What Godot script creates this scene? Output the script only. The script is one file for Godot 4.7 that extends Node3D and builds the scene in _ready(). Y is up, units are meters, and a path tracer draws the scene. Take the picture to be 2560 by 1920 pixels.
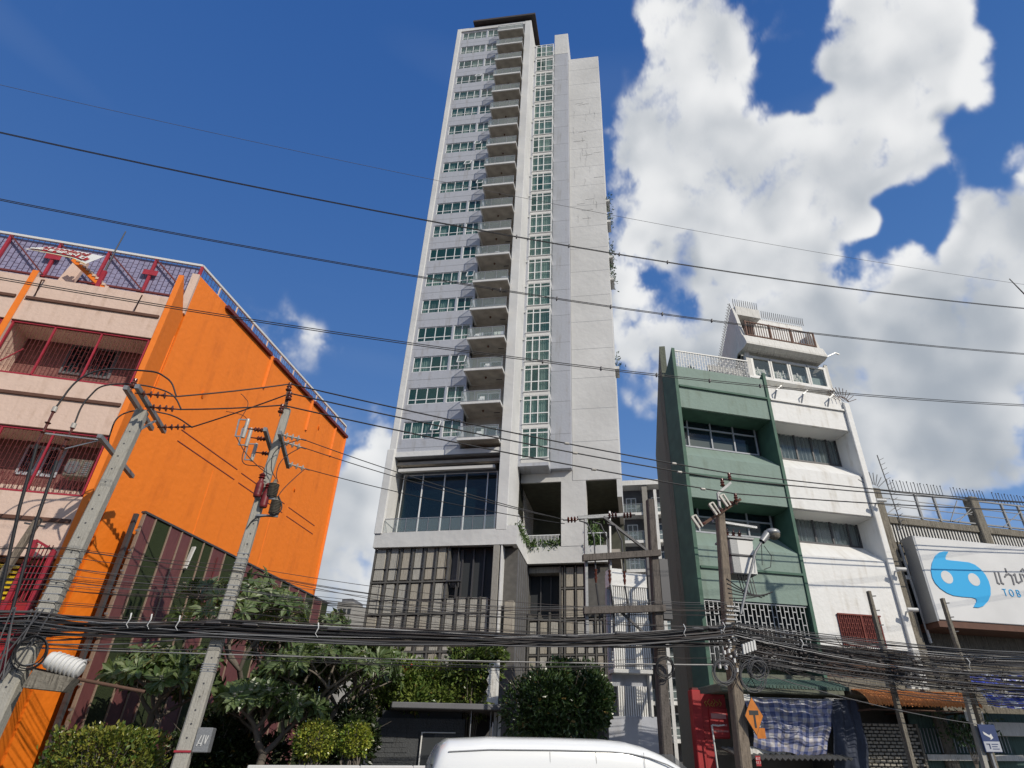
extends Node3D

var M := {}
var cur := Vector3.ZERO
var rng := RandomNumberGenerator.new()
var names := {}
var street := Transform3D(Basis(Vector3.UP, deg_to_rad(15.0)), Vector3(0, 0, -21.25))      # x along the shop fronts, z towards the road
var plot := Transform3D(Basis(Vector3.UP, deg_to_rad(-7.2)), Vector3(0, 0, -43))           # x along the tower front, z towards the road
var soi := Transform3D(Basis(Vector3.UP, deg_to_rad(-7.2)), Vector3(-13.4745, 0, -17.6395)) # z along the side wall of the orange building
const SUN := Vector3(0.593, 0.545, 0.593)

class Shape:
	var v := PackedVector3Array()
	var n := PackedVector3Array()
	var c := PackedColorArray()
	var uv := PackedVector2Array()
	var o := Vector3.ZERO
	var color := Color.WHITE
	func one(p: Vector3, q: Vector3, u := Vector2.ZERO) -> void:
		v.append(p - o); n.append(q); c.append(color); uv.append(u)
	func tri(a: Vector3, b: Vector3, d: Vector3) -> void:
		var q := (b - a).cross(d - a).normalized()
		one(a, q); one(d, q); one(b, q)
	func quad(a: Vector3, b: Vector3, d: Vector3, e: Vector3) -> void:      # counter-clockwise from outside
		var q := (d - a).cross(e - b).normalized()
		one(a, q, Vector2(0, 1)); one(d, q, Vector2(1, 0)); one(b, q, Vector2(1, 1))
		one(a, q, Vector2(0, 1)); one(e, q, Vector2(0, 0)); one(d, q, Vector2(1, 0))
	func hexa(p: Array) -> void:      # 4 bottom corners then 4 top corners, counter-clockwise seen from above
		quad(p[0], p[3], p[2], p[1]); quad(p[4], p[5], p[6], p[7])
		for k in 4:
			var j := (k + 1) % 4
			quad(p[k], p[j], p[j + 4], p[k + 4])
	func box(x0: float, x1: float, y0: float, y1: float, z0: float, z1: float) -> void:
		hexa([Vector3(x0, y0, z1), Vector3(x1, y0, z1), Vector3(x1, y0, z0), Vector3(x0, y0, z0), Vector3(x0, y1, z1), Vector3(x1, y1, z1), Vector3(x1, y1, z0), Vector3(x0, y1, z0)])
	func bevel(x0: float, x1: float, y0: float, y1: float, z0: float, z1: float, r: float) -> void:   # box with its upright and front edges chamfered
		var p := PackedVector2Array([Vector2(x0 + r, y0), Vector2(x1 - r, y0), Vector2(x1, y0 + r), Vector2(x1, y1 - r), Vector2(x1 - r, y1), Vector2(x0 + r, y1), Vector2(x0, y1 - r), Vector2(x0, y0 + r)])
		var w := PackedVector2Array([Vector2(x0 + r, y0 + r), Vector2(x1 - r, y0 + r), Vector2(x1 - r, y0 + r), Vector2(x1 - r, y1 - r), Vector2(x1 - r, y1 - r), Vector2(x0 + r, y1 - r), Vector2(x0 + r, y1 - r), Vector2(x0 + r, y0 + r)])
		for k in 8:
			var j := (k + 1) % 8
			quad(Vector3(p[k].x, p[k].y, z0), Vector3(p[j].x, p[j].y, z0), Vector3(p[j].x, p[j].y, z1 - r), Vector3(p[k].x, p[k].y, z1 - r))
			quad(Vector3(p[k].x, p[k].y, z1 - r), Vector3(p[j].x, p[j].y, z1 - r), Vector3(w[j].x, w[j].y, z1), Vector3(w[k].x, w[k].y, z1))
		quad(Vector3(x0 + r, y0 + r, z1), Vector3(x1 - r, y0 + r, z1), Vector3(x1 - r, y1 - r, z1), Vector3(x0 + r, y1 - r, z1))
		quad(Vector3(x1 - r, y0, z0), Vector3(x0 + r, y0, z0), Vector3(x0 + r, y1, z0), Vector3(x1 - r, y1, z0))
	func bar(a: Vector3, b: Vector3, w: float, h := -1.0) -> void:      # square bar between two points
		if h < 0.0: h = w
		var d := (b - a).normalized()
		var s := d.cross(Vector3.UP)
		s = (s if s.length() > 0.01 else Vector3.RIGHT).normalized()
		var t := s.cross(d).normalized()
		s *= w * 0.5; t *= h * 0.5
		hexa([a - s - t, a + s - t, a + s + t, a - s + t, b - s - t, b + s - t, b + s + t, b - s + t])
	func prism(p: PackedVector2Array, z0: float, z1: float) -> void:      # outline in x and y, counter-clockwise
		var t := Geometry2D.triangulate_polygon(p)
		for k in range(0, t.size(), 3):
			var a := p[t[k]]; var b := p[t[k + 1]]; var d := p[t[k + 2]]
			if (b - a).cross(d - a) < 0.0:
				var h := b; b = d; d = h
			tri(Vector3(a.x, a.y, z1), Vector3(b.x, b.y, z1), Vector3(d.x, d.y, z1))
			tri(Vector3(a.x, a.y, z0), Vector3(d.x, d.y, z0), Vector3(b.x, b.y, z0))
		var turn := 0.0
		for k in p.size(): turn += p[k].cross(p[(k + 1) % p.size()])
		for k in p.size():
			var a := p[k]; var b := p[(k + 1) % p.size()]
			if turn < 0.0:
				var h := a; a = b; b = h
			quad(Vector3(a.x, a.y, z0), Vector3(b.x, b.y, z0), Vector3(b.x, b.y, z1), Vector3(a.x, a.y, z1))
	func side(p: PackedVector2Array, x0: float, x1: float) -> void:      # outline in z and y, extruded along x
		var t := Geometry2D.triangulate_polygon(p)
		for k in range(0, t.size(), 3):
			var a := p[t[k]]; var b := p[t[k + 1]]; var d := p[t[k + 2]]
			if (b - a).cross(d - a) < 0.0:
				var h := b; b = d; d = h
			tri(Vector3(x0, a.y, a.x), Vector3(x0, b.y, b.x), Vector3(x0, d.y, d.x))
			tri(Vector3(x1, a.y, a.x), Vector3(x1, d.y, d.x), Vector3(x1, b.y, b.x))
		var turn := 0.0
		for k in p.size(): turn += p[k].cross(p[(k + 1) % p.size()])
		for k in p.size():
			var a := p[k]; var b := p[(k + 1) % p.size()]
			if turn < 0.0:
				var h := a; a = b; b = h
			quad(Vector3(x0, b.y, b.x), Vector3(x0, a.y, a.x), Vector3(x1, a.y, a.x), Vector3(x1, b.y, b.x))
	func tube(p: PackedVector3Array, r0: float, r1 := -1.0, sides := 6) -> void:
		if r1 < 0.0: r1 = r0
		var rings := []
		var m := p.size()
		var s := Vector3.ZERO
		for k in m:
			var d := (p[mini(k + 1, m - 1)] - p[maxi(k - 1, 0)]).normalized()
			if k == 0:
				s = d.cross(Vector3.UP)
				if s.length() < 0.05: s = d.cross(Vector3.RIGHT)
			s = (s - d * s.dot(d)).normalized()
			var t := d.cross(s)
			var ring := []
			for j in sides:
				var a := TAU * j / sides
				ring.append(s * cos(a) + t * sin(a))
			rings.append(ring)
		for k in m - 1:
			var ra := lerpf(r0, r1, float(k) / (m - 1)); var rb := lerpf(r0, r1, float(k + 1) / (m - 1))
			for j in sides:
				var i := (j + 1) % sides
				var qa: Vector3 = rings[k][j]; var qb: Vector3 = rings[k][i]; var qc: Vector3 = rings[k + 1][i]; var qd: Vector3 = rings[k + 1][j]
				one(p[k] + qa * ra, qa); one(p[k + 1] + qc * rb, qc); one(p[k] + qb * ra, qb)
				one(p[k] + qa * ra, qa); one(p[k + 1] + qd * rb, qd); one(p[k + 1] + qc * rb, qc)
		for e in [0, m - 1]:
			var q := (p[0] - p[1]).normalized() if e == 0 else (p[m - 1] - p[m - 2]).normalized()
			var r := r0 if e == 0 else r1
			for j in range(1, sides - 1):
				one(p[e] + rings[e][0] * r, q); one(p[e] + rings[e][j + (1 if e == 0 else 0)] * r, q); one(p[e] + rings[e][j + (0 if e == 0 else 1)] * r, q)
	func lathe(at: Vector3, axis: Vector3, prof: Array, sides := 12) -> void:      # prof: [radius, distance along the axis]
		axis = axis.normalized()
		var s := axis.cross(Vector3.UP)
		if s.length() < 0.05: s = axis.cross(Vector3.RIGHT)
		s = s.normalized()
		var t := axis.cross(s)
		for k in prof.size() - 1:
			var r0: float = prof[k][0]; var y0: float = prof[k][1]; var r1: float = prof[k + 1][0]; var y1: float = prof[k + 1][1]
			var out := Vector2(y1 - y0, r0 - r1).normalized()
			for j in sides:
				var a := TAU * j / sides; var b := TAU * (j + 1) / sides
				var u := s * cos(a) + t * sin(a); var w := s * cos(b) + t * sin(b)
				var nu := u * out.x + axis * out.y; var nw := w * out.x + axis * out.y
				var p00 := at + axis * y0 + u * r0; var p01 := at + axis * y0 + w * r0; var p10 := at + axis * y1 + u * r1; var p11 := at + axis * y1 + w * r1
				one(p00, nu); one(p11, nw); one(p01, nw)
				one(p00, nu); one(p10, nu); one(p11, nw)
	func ball(at: Vector3, r: Vector3, rows := 8, sides := 12) -> void:
		for k in rows:
			for j in sides:
				var q := []
				for e in [[k, j], [k, j + 1], [k + 1, j + 1], [k + 1, j]]:
					var el: float = -PI / 2 + PI * e[0] / rows; var az: float = TAU * e[1] / sides
					q.append(Vector3(cos(el) * cos(az), sin(el), -cos(el) * sin(az)))
				for e in [0, 2, 1, 0, 3, 2]: one(at + q[e] * r, (q[e] / r).normalized())
	func mesh() -> ArrayMesh:
		var a := []
		a.resize(Mesh.ARRAY_MAX)
		a[Mesh.ARRAY_VERTEX] = v; a[Mesh.ARRAY_NORMAL] = n; a[Mesh.ARRAY_TEX_UV] = uv; a[Mesh.ARRAY_COLOR] = c
		var m := ArrayMesh.new()
		m.add_surface_from_arrays(Mesh.PRIMITIVE_TRIANGLES, a)
		return m

func sh() -> Shape:
	var s := Shape.new(); s.o = cur
	return s

func numbered(called: String) -> String:
	names[called] = names.get(called, -1) + 1
	return called if names[called] == 0 else "%s_%03d" % [called, names[called]]

func tag(o: Node, label: String, category: String, group := "") -> void:
	o.set_meta("label", label); o.set_meta("category", category)
	if group != "": o.set_meta("group", group)

func thing(called: String, label: String, category: String, frame: Transform3D, base: Vector3, group := "") -> Node3D:
	var o := Node3D.new()
	o.name = numbered(called); add_child(o)
	o.transform = frame * Transform3D(Basis.IDENTITY, base)
	tag(o, label, category, group)
	cur = base
	return o

func part(parent: Node, called: String, s, m: Material, label := "") -> MeshInstance3D:
	var o := MeshInstance3D.new()
	o.name = called
	o.mesh = s.mesh() if s is Shape else s
	o.material_override = m
	parent.add_child(o, true)
	if label != "": o.set_meta("label", label)
	return o

func whole(called: String, label: String, category: String, frame: Transform3D, base: Vector3, s: Shape, m: Material, group := "") -> MeshInstance3D:
	var o := MeshInstance3D.new()
	o.name = numbered(called)
	for k in s.v.size(): s.v[k] -= base
	o.mesh = s.mesh(); o.material_override = m
	o.transform = frame * Transform3D(Basis.IDENTITY, base)
	add_child(o); tag(o, label, category, group)
	return o

func struct(called: String, s: Shape, m: Material) -> MeshInstance3D:
	var o := MeshInstance3D.new()
	o.name = numbered(called); o.mesh = s.mesh(); o.material_override = m
	add_child(o); o.set_meta("kind", "structure")
	return o

func many(parent: Node, called: String, mesh: Mesh, mat: Material, where: Array, tints: Array) -> MultiMeshInstance3D:
	var mm := MultiMesh.new()
	mm.transform_format = MultiMesh.TRANSFORM_3D; mm.use_colors = true; mm.mesh = mesh
	mm.instance_count = where.size()
	for k in where.size():
		mm.set_instance_transform(k, where[k]); mm.set_instance_color(k, tints[k])
	var o := MultiMeshInstance3D.new()
	o.name = called; o.multimesh = mm; o.material_override = mat
	parent.add_child(o, true)
	o.set_meta("kind", "stuff")
	return o

# ---------------------------------------------------------------- materials
func noise_tex(seed_: int, freq: float, lo: float, hi: float, oct := 5, normal := false, size := 512, bump := 4.0) -> NoiseTexture2D:
	var f := FastNoiseLite.new()
	f.seed = seed_; f.frequency = freq; f.fractal_octaves = oct; f.noise_type = FastNoiseLite.TYPE_SIMPLEX_SMOOTH
	var t := NoiseTexture2D.new()
	t.width = size; t.height = size; t.seamless = true; t.noise = f
	if normal:
		t.as_normal_map = true; t.bump_strength = bump
	else:
		var g := Gradient.new()
		g.set_color(0, Color(lo, lo, lo)); g.set_color(1, Color(hi, hi, hi))
		t.color_ramp = g
	return t

func streak_tex(seed_: int, strength: float, wide := 0.045) -> ImageTexture:      # rain streaks that run down a wall, fading and broken
	var f := FastNoiseLite.new(); f.seed = seed_; f.frequency = 0.02; f.fractal_octaves = 5
	var a := f.get_seamless_image(512, 512)
	f.seed = seed_ + 7; f.frequency = wide
	var b := f.get_seamless_image(1024, 64)
	b.resize(512, 512, Image.INTERPOLATE_CUBIC)
	var im := Image.create(512, 512, false, Image.FORMAT_RGB8)
	for y in 512:
		for x in 512:
			var s := clampf((b.get_pixel(x, y).r - 0.5) * 2.4, 0, 1) * clampf(a.get_pixel(x, y).r * 1.7 - 0.4, 0, 1)
			var l := 1.0 - strength * s - 0.25 * strength * (1.0 - a.get_pixel(x, y).r)
			im.set_pixel(x, y, Color(l, l * (1.0 - 0.02 * s), l * (1.0 - 0.05 * s)))
	return ImageTexture.create_from_image(im)

func paint(called: String, lin: Color, rough := 0.8, tex: Texture2D = null, scale := 0.25, metal := 0.0, bump: Texture2D = null, bscale := 1.0) -> StandardMaterial3D:
	var m := StandardMaterial3D.new()
	m.resource_name = called
	m.albedo_color = lin.linear_to_srgb(); m.roughness = rough; m.metallic = metal
	if tex or bump:
		m.uv1_triplanar = true; m.uv1_world_triplanar = true; m.uv1_scale = Vector3.ONE * scale
	if tex: m.albedo_texture = tex
	if bump:
		m.normal_enabled = true; m.normal_texture = bump; m.normal_scale = bscale
	M[called] = m
	return m

func glass(called: String, lin: Color, alpha: float) -> StandardMaterial3D:
	var m := StandardMaterial3D.new()
	m.resource_name = called
	var s := lin.linear_to_srgb(); s.a = alpha
	m.albedo_color = s; m.roughness = 0.06; m.transparency = BaseMaterial3D.TRANSPARENCY_ALPHA
	M[called] = m
	return m

func materials() -> void:
	var soft := noise_tex(3, 0.008, 0.8, 1.0)
	var fine := noise_tex(9, 0.05, 0.78, 1.0)
	var plaster := noise_tex(21, 0.06, 0, 1, 5, true, 512, 3.0)
	var streaks := streak_tex(5, 0.35)
	var light_streaks := streak_tex(15, 0.13, 0.016)
	var wall_stains := streak_tex(25, 0.09, 0.012)
	var grime := streak_tex(40, 0.85)
	paint("pink", Color(0.67, 0.50, 0.41), 0.85, light_streaks, 0.21, 0, plaster, 0.25)
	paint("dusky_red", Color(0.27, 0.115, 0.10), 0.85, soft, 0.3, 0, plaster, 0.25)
	paint("orange", Color(0.85, 0.205, 0.010), 0.62, wall_stains, 0.11, 0, plaster, 0.2)
	paint("maroon_paint", Color(0.17, 0.03, 0.03), 0.7, soft, 0.3)
	paint("red_metal", Color(0.42, 0.025, 0.045), 0.5, soft, 0.6)
	paint("brown_trim", Color(0.14, 0.06, 0.035), 0.7, soft, 0.5)
	paint("tower_gray", Color(0.43, 0.45, 0.50), 0.8, light_streaks, 0.1, 0, plaster, 0.15)
	paint("tower_pale", Color(0.70, 0.70, 0.685), 0.8, noise_tex(33, 0.005, 0.9, 1.0), 0.06, 0, plaster, 0.15)
	paint("tower_white", Color(0.69, 0.69, 0.675), 0.8, noise_tex(33, 0.005, 0.88, 1.0), 0.04, 0, plaster, 0.15)
	paint("soffit", Color(0.50, 0.455, 0.39), 0.9, soft, 0.2)
	paint("groove", Color(0.24, 0.25, 0.27), 0.9)
	paint("window_frame", Color(0.74, 0.75, 0.75), 0.45)
	paint("dark_frame", Color(0.06, 0.06, 0.065), 0.5)
	paint("dark_room", Color(0.035, 0.04, 0.045), 0.9)
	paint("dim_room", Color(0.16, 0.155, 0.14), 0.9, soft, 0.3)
	paint("roof_brown", Color(0.05, 0.04, 0.038), 0.7)
	for k in 5:
		var cc: Color = [Color(0.40, 0.52, 0.46), Color(0.26, 0.34, 0.32), Color(0.50, 0.55, 0.50), Color(0.13, 0.16, 0.17), Color(0.33, 0.45, 0.42)][k]
		paint("curtain%d" % k, cc, 0.9)
	glass("pane_teal", Color(0.03, 0.12, 0.105), 0.42)
	glass("pane_clear", Color(0.25, 0.33, 0.33), 0.16)
	glass("pane_dark", Color(0.006, 0.02, 0.03), 0.55)
	glass("rail_glass", Color(0.42, 0.52, 0.50), 0.24)
	paint("concrete", Color(0.36, 0.345, 0.31), 0.9, streaks, 0.45, 0, plaster, 0.5)
	paint("frame_dark", Color(0.15, 0.13, 0.115), 0.9, grime, 0.5, 0, plaster, 0.7)
	paint("pole_concrete", Color(0.40, 0.385, 0.34), 0.9, streaks, 0.6, 0, plaster, 0.6)
	paint("old_pole", Color(0.27, 0.22, 0.17), 0.9, grime, 0.7, 0, plaster, 0.7)
	paint("panel_stone", Color(0.44, 0.425, 0.38), 0.85, streaks, 0.22, 0, plaster, 0.4)
	paint("panel_warm", Color(0.42, 0.385, 0.32), 0.85, streaks, 0.27, 0, plaster, 0.4)
	paint("fin_gray", Color(0.13, 0.125, 0.115), 0.7, soft, 0.4)
	paint("old_concrete", Color(0.26, 0.235, 0.19), 0.95, grime, 0.33, 0, plaster, 1.0)
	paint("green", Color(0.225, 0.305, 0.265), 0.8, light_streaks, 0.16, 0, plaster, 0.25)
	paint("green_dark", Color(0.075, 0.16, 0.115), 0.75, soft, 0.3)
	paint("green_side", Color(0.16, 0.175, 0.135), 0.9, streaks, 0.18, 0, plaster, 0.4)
	paint("white", Color(0.80, 0.80, 0.78), 0.75, light_streaks, 0.16, 0, plaster, 0.25)
	paint("white_worn", Color(0.72, 0.71, 0.67), 0.85, streaks, 0.4, 0, plaster, 0.4)
	paint("white_rail", Color(0.62, 0.62, 0.60), 0.5)
	paint("gray_metal", Color(0.30, 0.31, 0.32), 0.5, fine, 0.8, 0.3)
	paint("galvanized", Color(0.42, 0.43, 0.44), 0.45, fine, 1.2, 0.55)
	paint("dark_metal", Color(0.07, 0.07, 0.075), 0.55, null, 1.0, 0.2)
	paint("rust", Color(0.14, 0.075, 0.05), 0.85, fine, 0.9)
	paint("rust_red", Color(0.24, 0.055, 0.04), 0.8, fine, 0.9)
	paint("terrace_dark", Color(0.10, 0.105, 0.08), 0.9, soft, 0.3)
	paint("tarp_dark", Color(0.035, 0.045, 0.075), 0.7, streaks, 0.5)
	paint("cage_sheet", Color(0.33, 0.32, 0.49), 0.6, soft, 0.5)
	paint("cage_bar", Color(0.06, 0.025, 0.05), 0.6)
	paint("switch_red", Color(0.20, 0.018, 0.02), 0.45, soft, 0.9)
	paint("crack", Color(0.40, 0.40, 0.39), 0.9)
	paint("laundry", Color(0.42, 0.44, 0.52), 0.9)
	paint("porcelain", Color(0.10, 0.028, 0.018), 0.18)
	paint("porcelain_gray", Color(0.42, 0.40, 0.36), 0.3)
	paint("black_wire", Color(0.018, 0.018, 0.02), 0.55)
	paint("gray_wire", Color(0.10, 0.10, 0.105), 0.6)
	paint("pale_wire", Color(0.34, 0.34, 0.34), 0.5, null, 1.0, 0.4)
	paint("brown_wire", Color(0.045, 0.036, 0.034), 0.65)
	paint("red_wire", Color(0.30, 0.03, 0.03), 0.6)
	paint("fence_maroon", Color(0.15, 0.05, 0.05), 0.6, streaks, 0.4)
	paint("fence_green", Color(0.035, 0.055, 0.014), 0.95, fine, 0.9, 0, noise_tex(77, 0.2, 0, 1, 3, true, 256, 8.0), 1.0)
	paint("batten", Color(0.38, 0.27, 0.20), 0.7, fine, 0.8)
	paint("red_sign", Color(0.42, 0.018, 0.022), 0.55, soft, 0.4)
	paint("red_print", Color(0.52, 0.25, 0.24), 0.6)
	paint("gold", Color(0.42, 0.25, 0.05), 0.4, null, 1.0, 0.3)
	paint("yellow", Color(0.62, 0.42, 0.015), 0.6, streaks, 0.6)
	paint("sign_orange", Color(0.66, 0.20, 0.01), 0.45, soft, 0.8)
	paint("sign_black", Color(0.02, 0.02, 0.02), 0.5)
	paint("sign_white", Color(0.72, 0.72, 0.71), 0.45, noise_tex(61, 0.004, 0.93, 1.0), 0.2)
	paint("logo_blue", Color(0.035, 0.40, 0.76), 0.4)
	paint("letter_gray", Color(0.16, 0.16, 0.17), 0.5)
	paint("sign_navy", Color(0.03, 0.05, 0.14), 0.5)
	paint("van_white", Color(0.82, 0.83, 0.82), 0.16)
	M.van_white.clearcoat_enabled = true; M.van_white.clearcoat = 0.6; M.van_white.clearcoat_roughness = 0.08
	paint("rubber", Color(0.02, 0.02, 0.02), 0.9)
	paint("chrome", Color(0.6, 0.6, 0.6), 0.2, null, 1.0, 0.9)
	paint("tail_red", Color(0.4, 0.01, 0.015), 0.2)
	paint("awning_orange", Color(0.74, 0.29, 0.085), 0.6, streaks, 0.5)
	paint("sheet_metal", Color(0.22, 0.22, 0.21), 0.6, grime, 0.4, 0.3)
	paint("green_sheet", Color(0.07, 0.14, 0.12), 0.7, grime, 0.35)
	paint("dark_stone", Color(0.075, 0.08, 0.085), 0.85, streaks, 0.5, 0, plaster, 1.2)
	paint("block", Color(0.42, 0.39, 0.33), 0.85, fine, 0.8)
	paint("bg_gray", Color(0.17, 0.17, 0.18), 0.85, soft, 0.2)
	paint("bark", Color(0.21, 0.18, 0.15), 0.95, fine, 1.5, 0, plaster, 1.2)
	paint("asphalt", Color(0.05, 0.05, 0.05), 0.9, fine, 0.5, 0, plaster, 0.8)
	paint("pavement", Color(0.30, 0.29, 0.27), 0.9, streaks, 0.5)
	paint("soil", Color(0.12, 0.09, 0.06), 0.95, fine, 0.6)
	paint("road_white", Color(0.62, 0.62, 0.6), 0.7, fine, 0.8)
	paint("petal", Color(0.80, 0.78, 0.70), 0.6)
	paint("red_petal", Color(0.55, 0.06, 0.03), 0.6)
	for d in [["leaf", 0.36, 0.5], ["leaf_glossy", 0.3, 0.55]]:
		var m := paint(d[0], Color.WHITE, d[1])
		m.vertex_color_use_as_albedo = true; m.backlight_enabled = true; m.backlight = Color(0.42, 0.5, 0.2)
	# printed checks of the tarpaulins
	for k in 2:
		var im := Image.create(256, 256, false, Image.FORMAT_RGB8)
		var f := FastNoiseLite.new(); f.seed = 90 + k; f.frequency = 0.02
		for y in 256:
			for x in 256:
				var u := int(x / 32) % 2; var w := int(y / 32) % 2
				var l := u + w
				var cc: Color = [Color(0.74, 0.73, 0.74), Color(0.48, 0.50, 0.63), Color(0.24, 0.29, 0.47)][l] if k == 0 else [Color(0.74, 0.78, 0.84), Color(0.12, 0.22, 0.68), Color(0.03, 0.09, 0.46)][l]
				cc = cc.lerp(Color(0.5, 0.46, 0.44), clampf(f.get_noise_2d(x, y) * 0.9 + 0.12, 0, 0.6))
				im.set_pixel(x, y, cc)
		var m := StandardMaterial3D.new()
		m.albedo_texture = ImageTexture.create_from_image(im); m.roughness = 0.5; m.resource_name = "tarp"
		m.uv1_scale = Vector3(2.4, 1.5, 1) if k == 0 else Vector3(3.0, 1.6, 1)
		m.backlight_enabled = true; m.backlight = Color(0.25, 0.25, 0.25)
		M["tarp%d" % k] = m

# ---------------------------------------------------------------- the sky: air and clouds for every direction
const PUFFS := [[19.6,59.3,3.3,1],[26.1,59.4,2.7,1],[16.6,61.4,2.1,1],[30.0,56.5,2.0,0.8],[13.5,55.6,4.1,1],[18.3,51.3,5.3,1],[11.4,48.3,4.4,1],[23.1,52.6,2.9,1],[30.0,49.1,3.2,1],[35.2,49.4,3.1,1],[40.8,50.7,3.2,1],[46.0,52.1,3.3,1],[49.6,50.9,2.3,1],[43.6,54.7,2.1,1],[44.5,47.8,3.4,1],[46.1,45.1,1.8,0.9],[41.6,45.3,2.6,0.9],[25.4,45.6,5.3,1],[32.8,44.3,4.3,1],[36.0,41.7,2.4,0.9],[17.0,43.5,4.0,1],[23.0,41.3,3.9,1],[27.7,38.5,4.1,0.9],[8.3,42.0,2.5,0.8],[7.9,37.0,3.4,0.9],[10.2,33.8,3.4,0.9],[17.7,36.4,3.3,1],[19.4,32.7,3.6,1],[46.0,38.6,2.1,1],[46.7,36.3,2.7,1],[37.8,33.5,3.7,1],[42.0,33.4,3.8,1],[42.1,28.8,4.0,1],[31.8,30.5,4.3,1],[37.0,27.5,4.9,1],[29.1,24.4,3.9,1],[33.8,22.6,3.7,1],[37.1,20.0,1.6,0.9],[37.1,36.9,2.1,0.8],[46.1,31.7,3.5,1],[9.2,28.7,1.3,0.5],[37.3,17.8,1.2,0.5],[23.1,26.7,4.6,0.9],[-19.0,22.6,3.0,1],[-18.6,18.2,3.5,1],[-19.2,13.2,5.0,1],[-22,11,4.5,0.9],[36.5,20.5,3.0,0.9],[-25.3,30.6,2.4,0.36],[-27.5,32.5,1.6,0.3],[-30,34,1.2,0.25]]
const GAPS := [[31.4,53.2,2.6,1],[15.4,40.9,3.4,1.2],[35.1,34.0,1.5,0.6],[35.8,39.0,2.6,1.4],[39.9,39.4,2.8,1.4],[50.6,44.2,2.9,1],[53.7,48.0,1.6,0.8],[8.0,26.2,3.8,0.8],[38.7,21.7,1.1,0.5],[31.4,54.3,1.7,0.8],[30.9,58.0,1.4,0.5],[-0.4,53.4,8.0,1],[7.3,61.6,2.2,0.6]]
const SKY_W := 2560
const SKY_H := 1280
var sky_base := PackedFloat32Array()
var sky_rows := []
var puff_noise := FastNoiseLite.new()
var wide_noise := FastNoiseLite.new()
var soft_noise := FastNoiseLite.new()

func toward(az: float, el: float) -> Vector3:
	return Vector3(sin(az) * cos(el), sin(el), -cos(az) * cos(el))

func base_row(j: int) -> void:      # where the cloud banks stand, every half degree
	var row := PackedFloat32Array()
	var el := deg_to_rad(j * 0.5)
	for i in 720:
		var az := deg_to_rad(i * 0.5 - 180.0)
		var d := toward(az, el)
		var s := 0.0
		for p in PUFFS:
			var q := toward(deg_to_rad(p[0]), deg_to_rad(p[1]))
			var a: float = rad_to_deg(acos(clampf(q.dot(d), -1, 1))) / (p[2] * 1.2)
			if a < 2.5: s += 0.86 * p[3] * exp(-a * a * 0.95)
		for p in GAPS:
			var q := toward(deg_to_rad(p[0]), deg_to_rad(p[1]))
			var a: float = rad_to_deg(acos(clampf(q.dot(d), -1, 1))) / (p[2] * 1.25)
			if a < 2.5: s -= 0.85 * p[3] * exp(-a * a * 1.0)
		s = clampf(s, 0, 1.15)
		# banks of the same kind all round the rest of the sky
		var w := clampf(wide_noise.get_noise_3dv(d * 100.0) * 2.1 + 0.30, 0, 1.1)
		var outside := smoothstep(54.0, 66.0, absf(rad_to_deg(az)))
		outside = maxf(outside, smoothstep(62.0, 74.0, rad_to_deg(el)))
		row.append(lerpf(s, w, outside))
	sky_rows[j] = row

func base_at(az: float, el: float) -> float:
	var x := (rad_to_deg(az) + 180.0) * 2.0; var y := clampf(rad_to_deg(el) * 2.0, 0, 179.99)
	var i := int(floor(x)); var j := int(y)
	var fx := x - i; var fy := y - j
	var a: PackedFloat32Array = sky_rows[j]; var b: PackedFloat32Array = sky_rows[j + 1]
	var i0 := posmod(i, 720); var i1 := posmod(i + 1, 720)
	return lerpf(lerpf(a[i0], a[i1], fx), lerpf(b[i0], b[i1], fx), fy)

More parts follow.
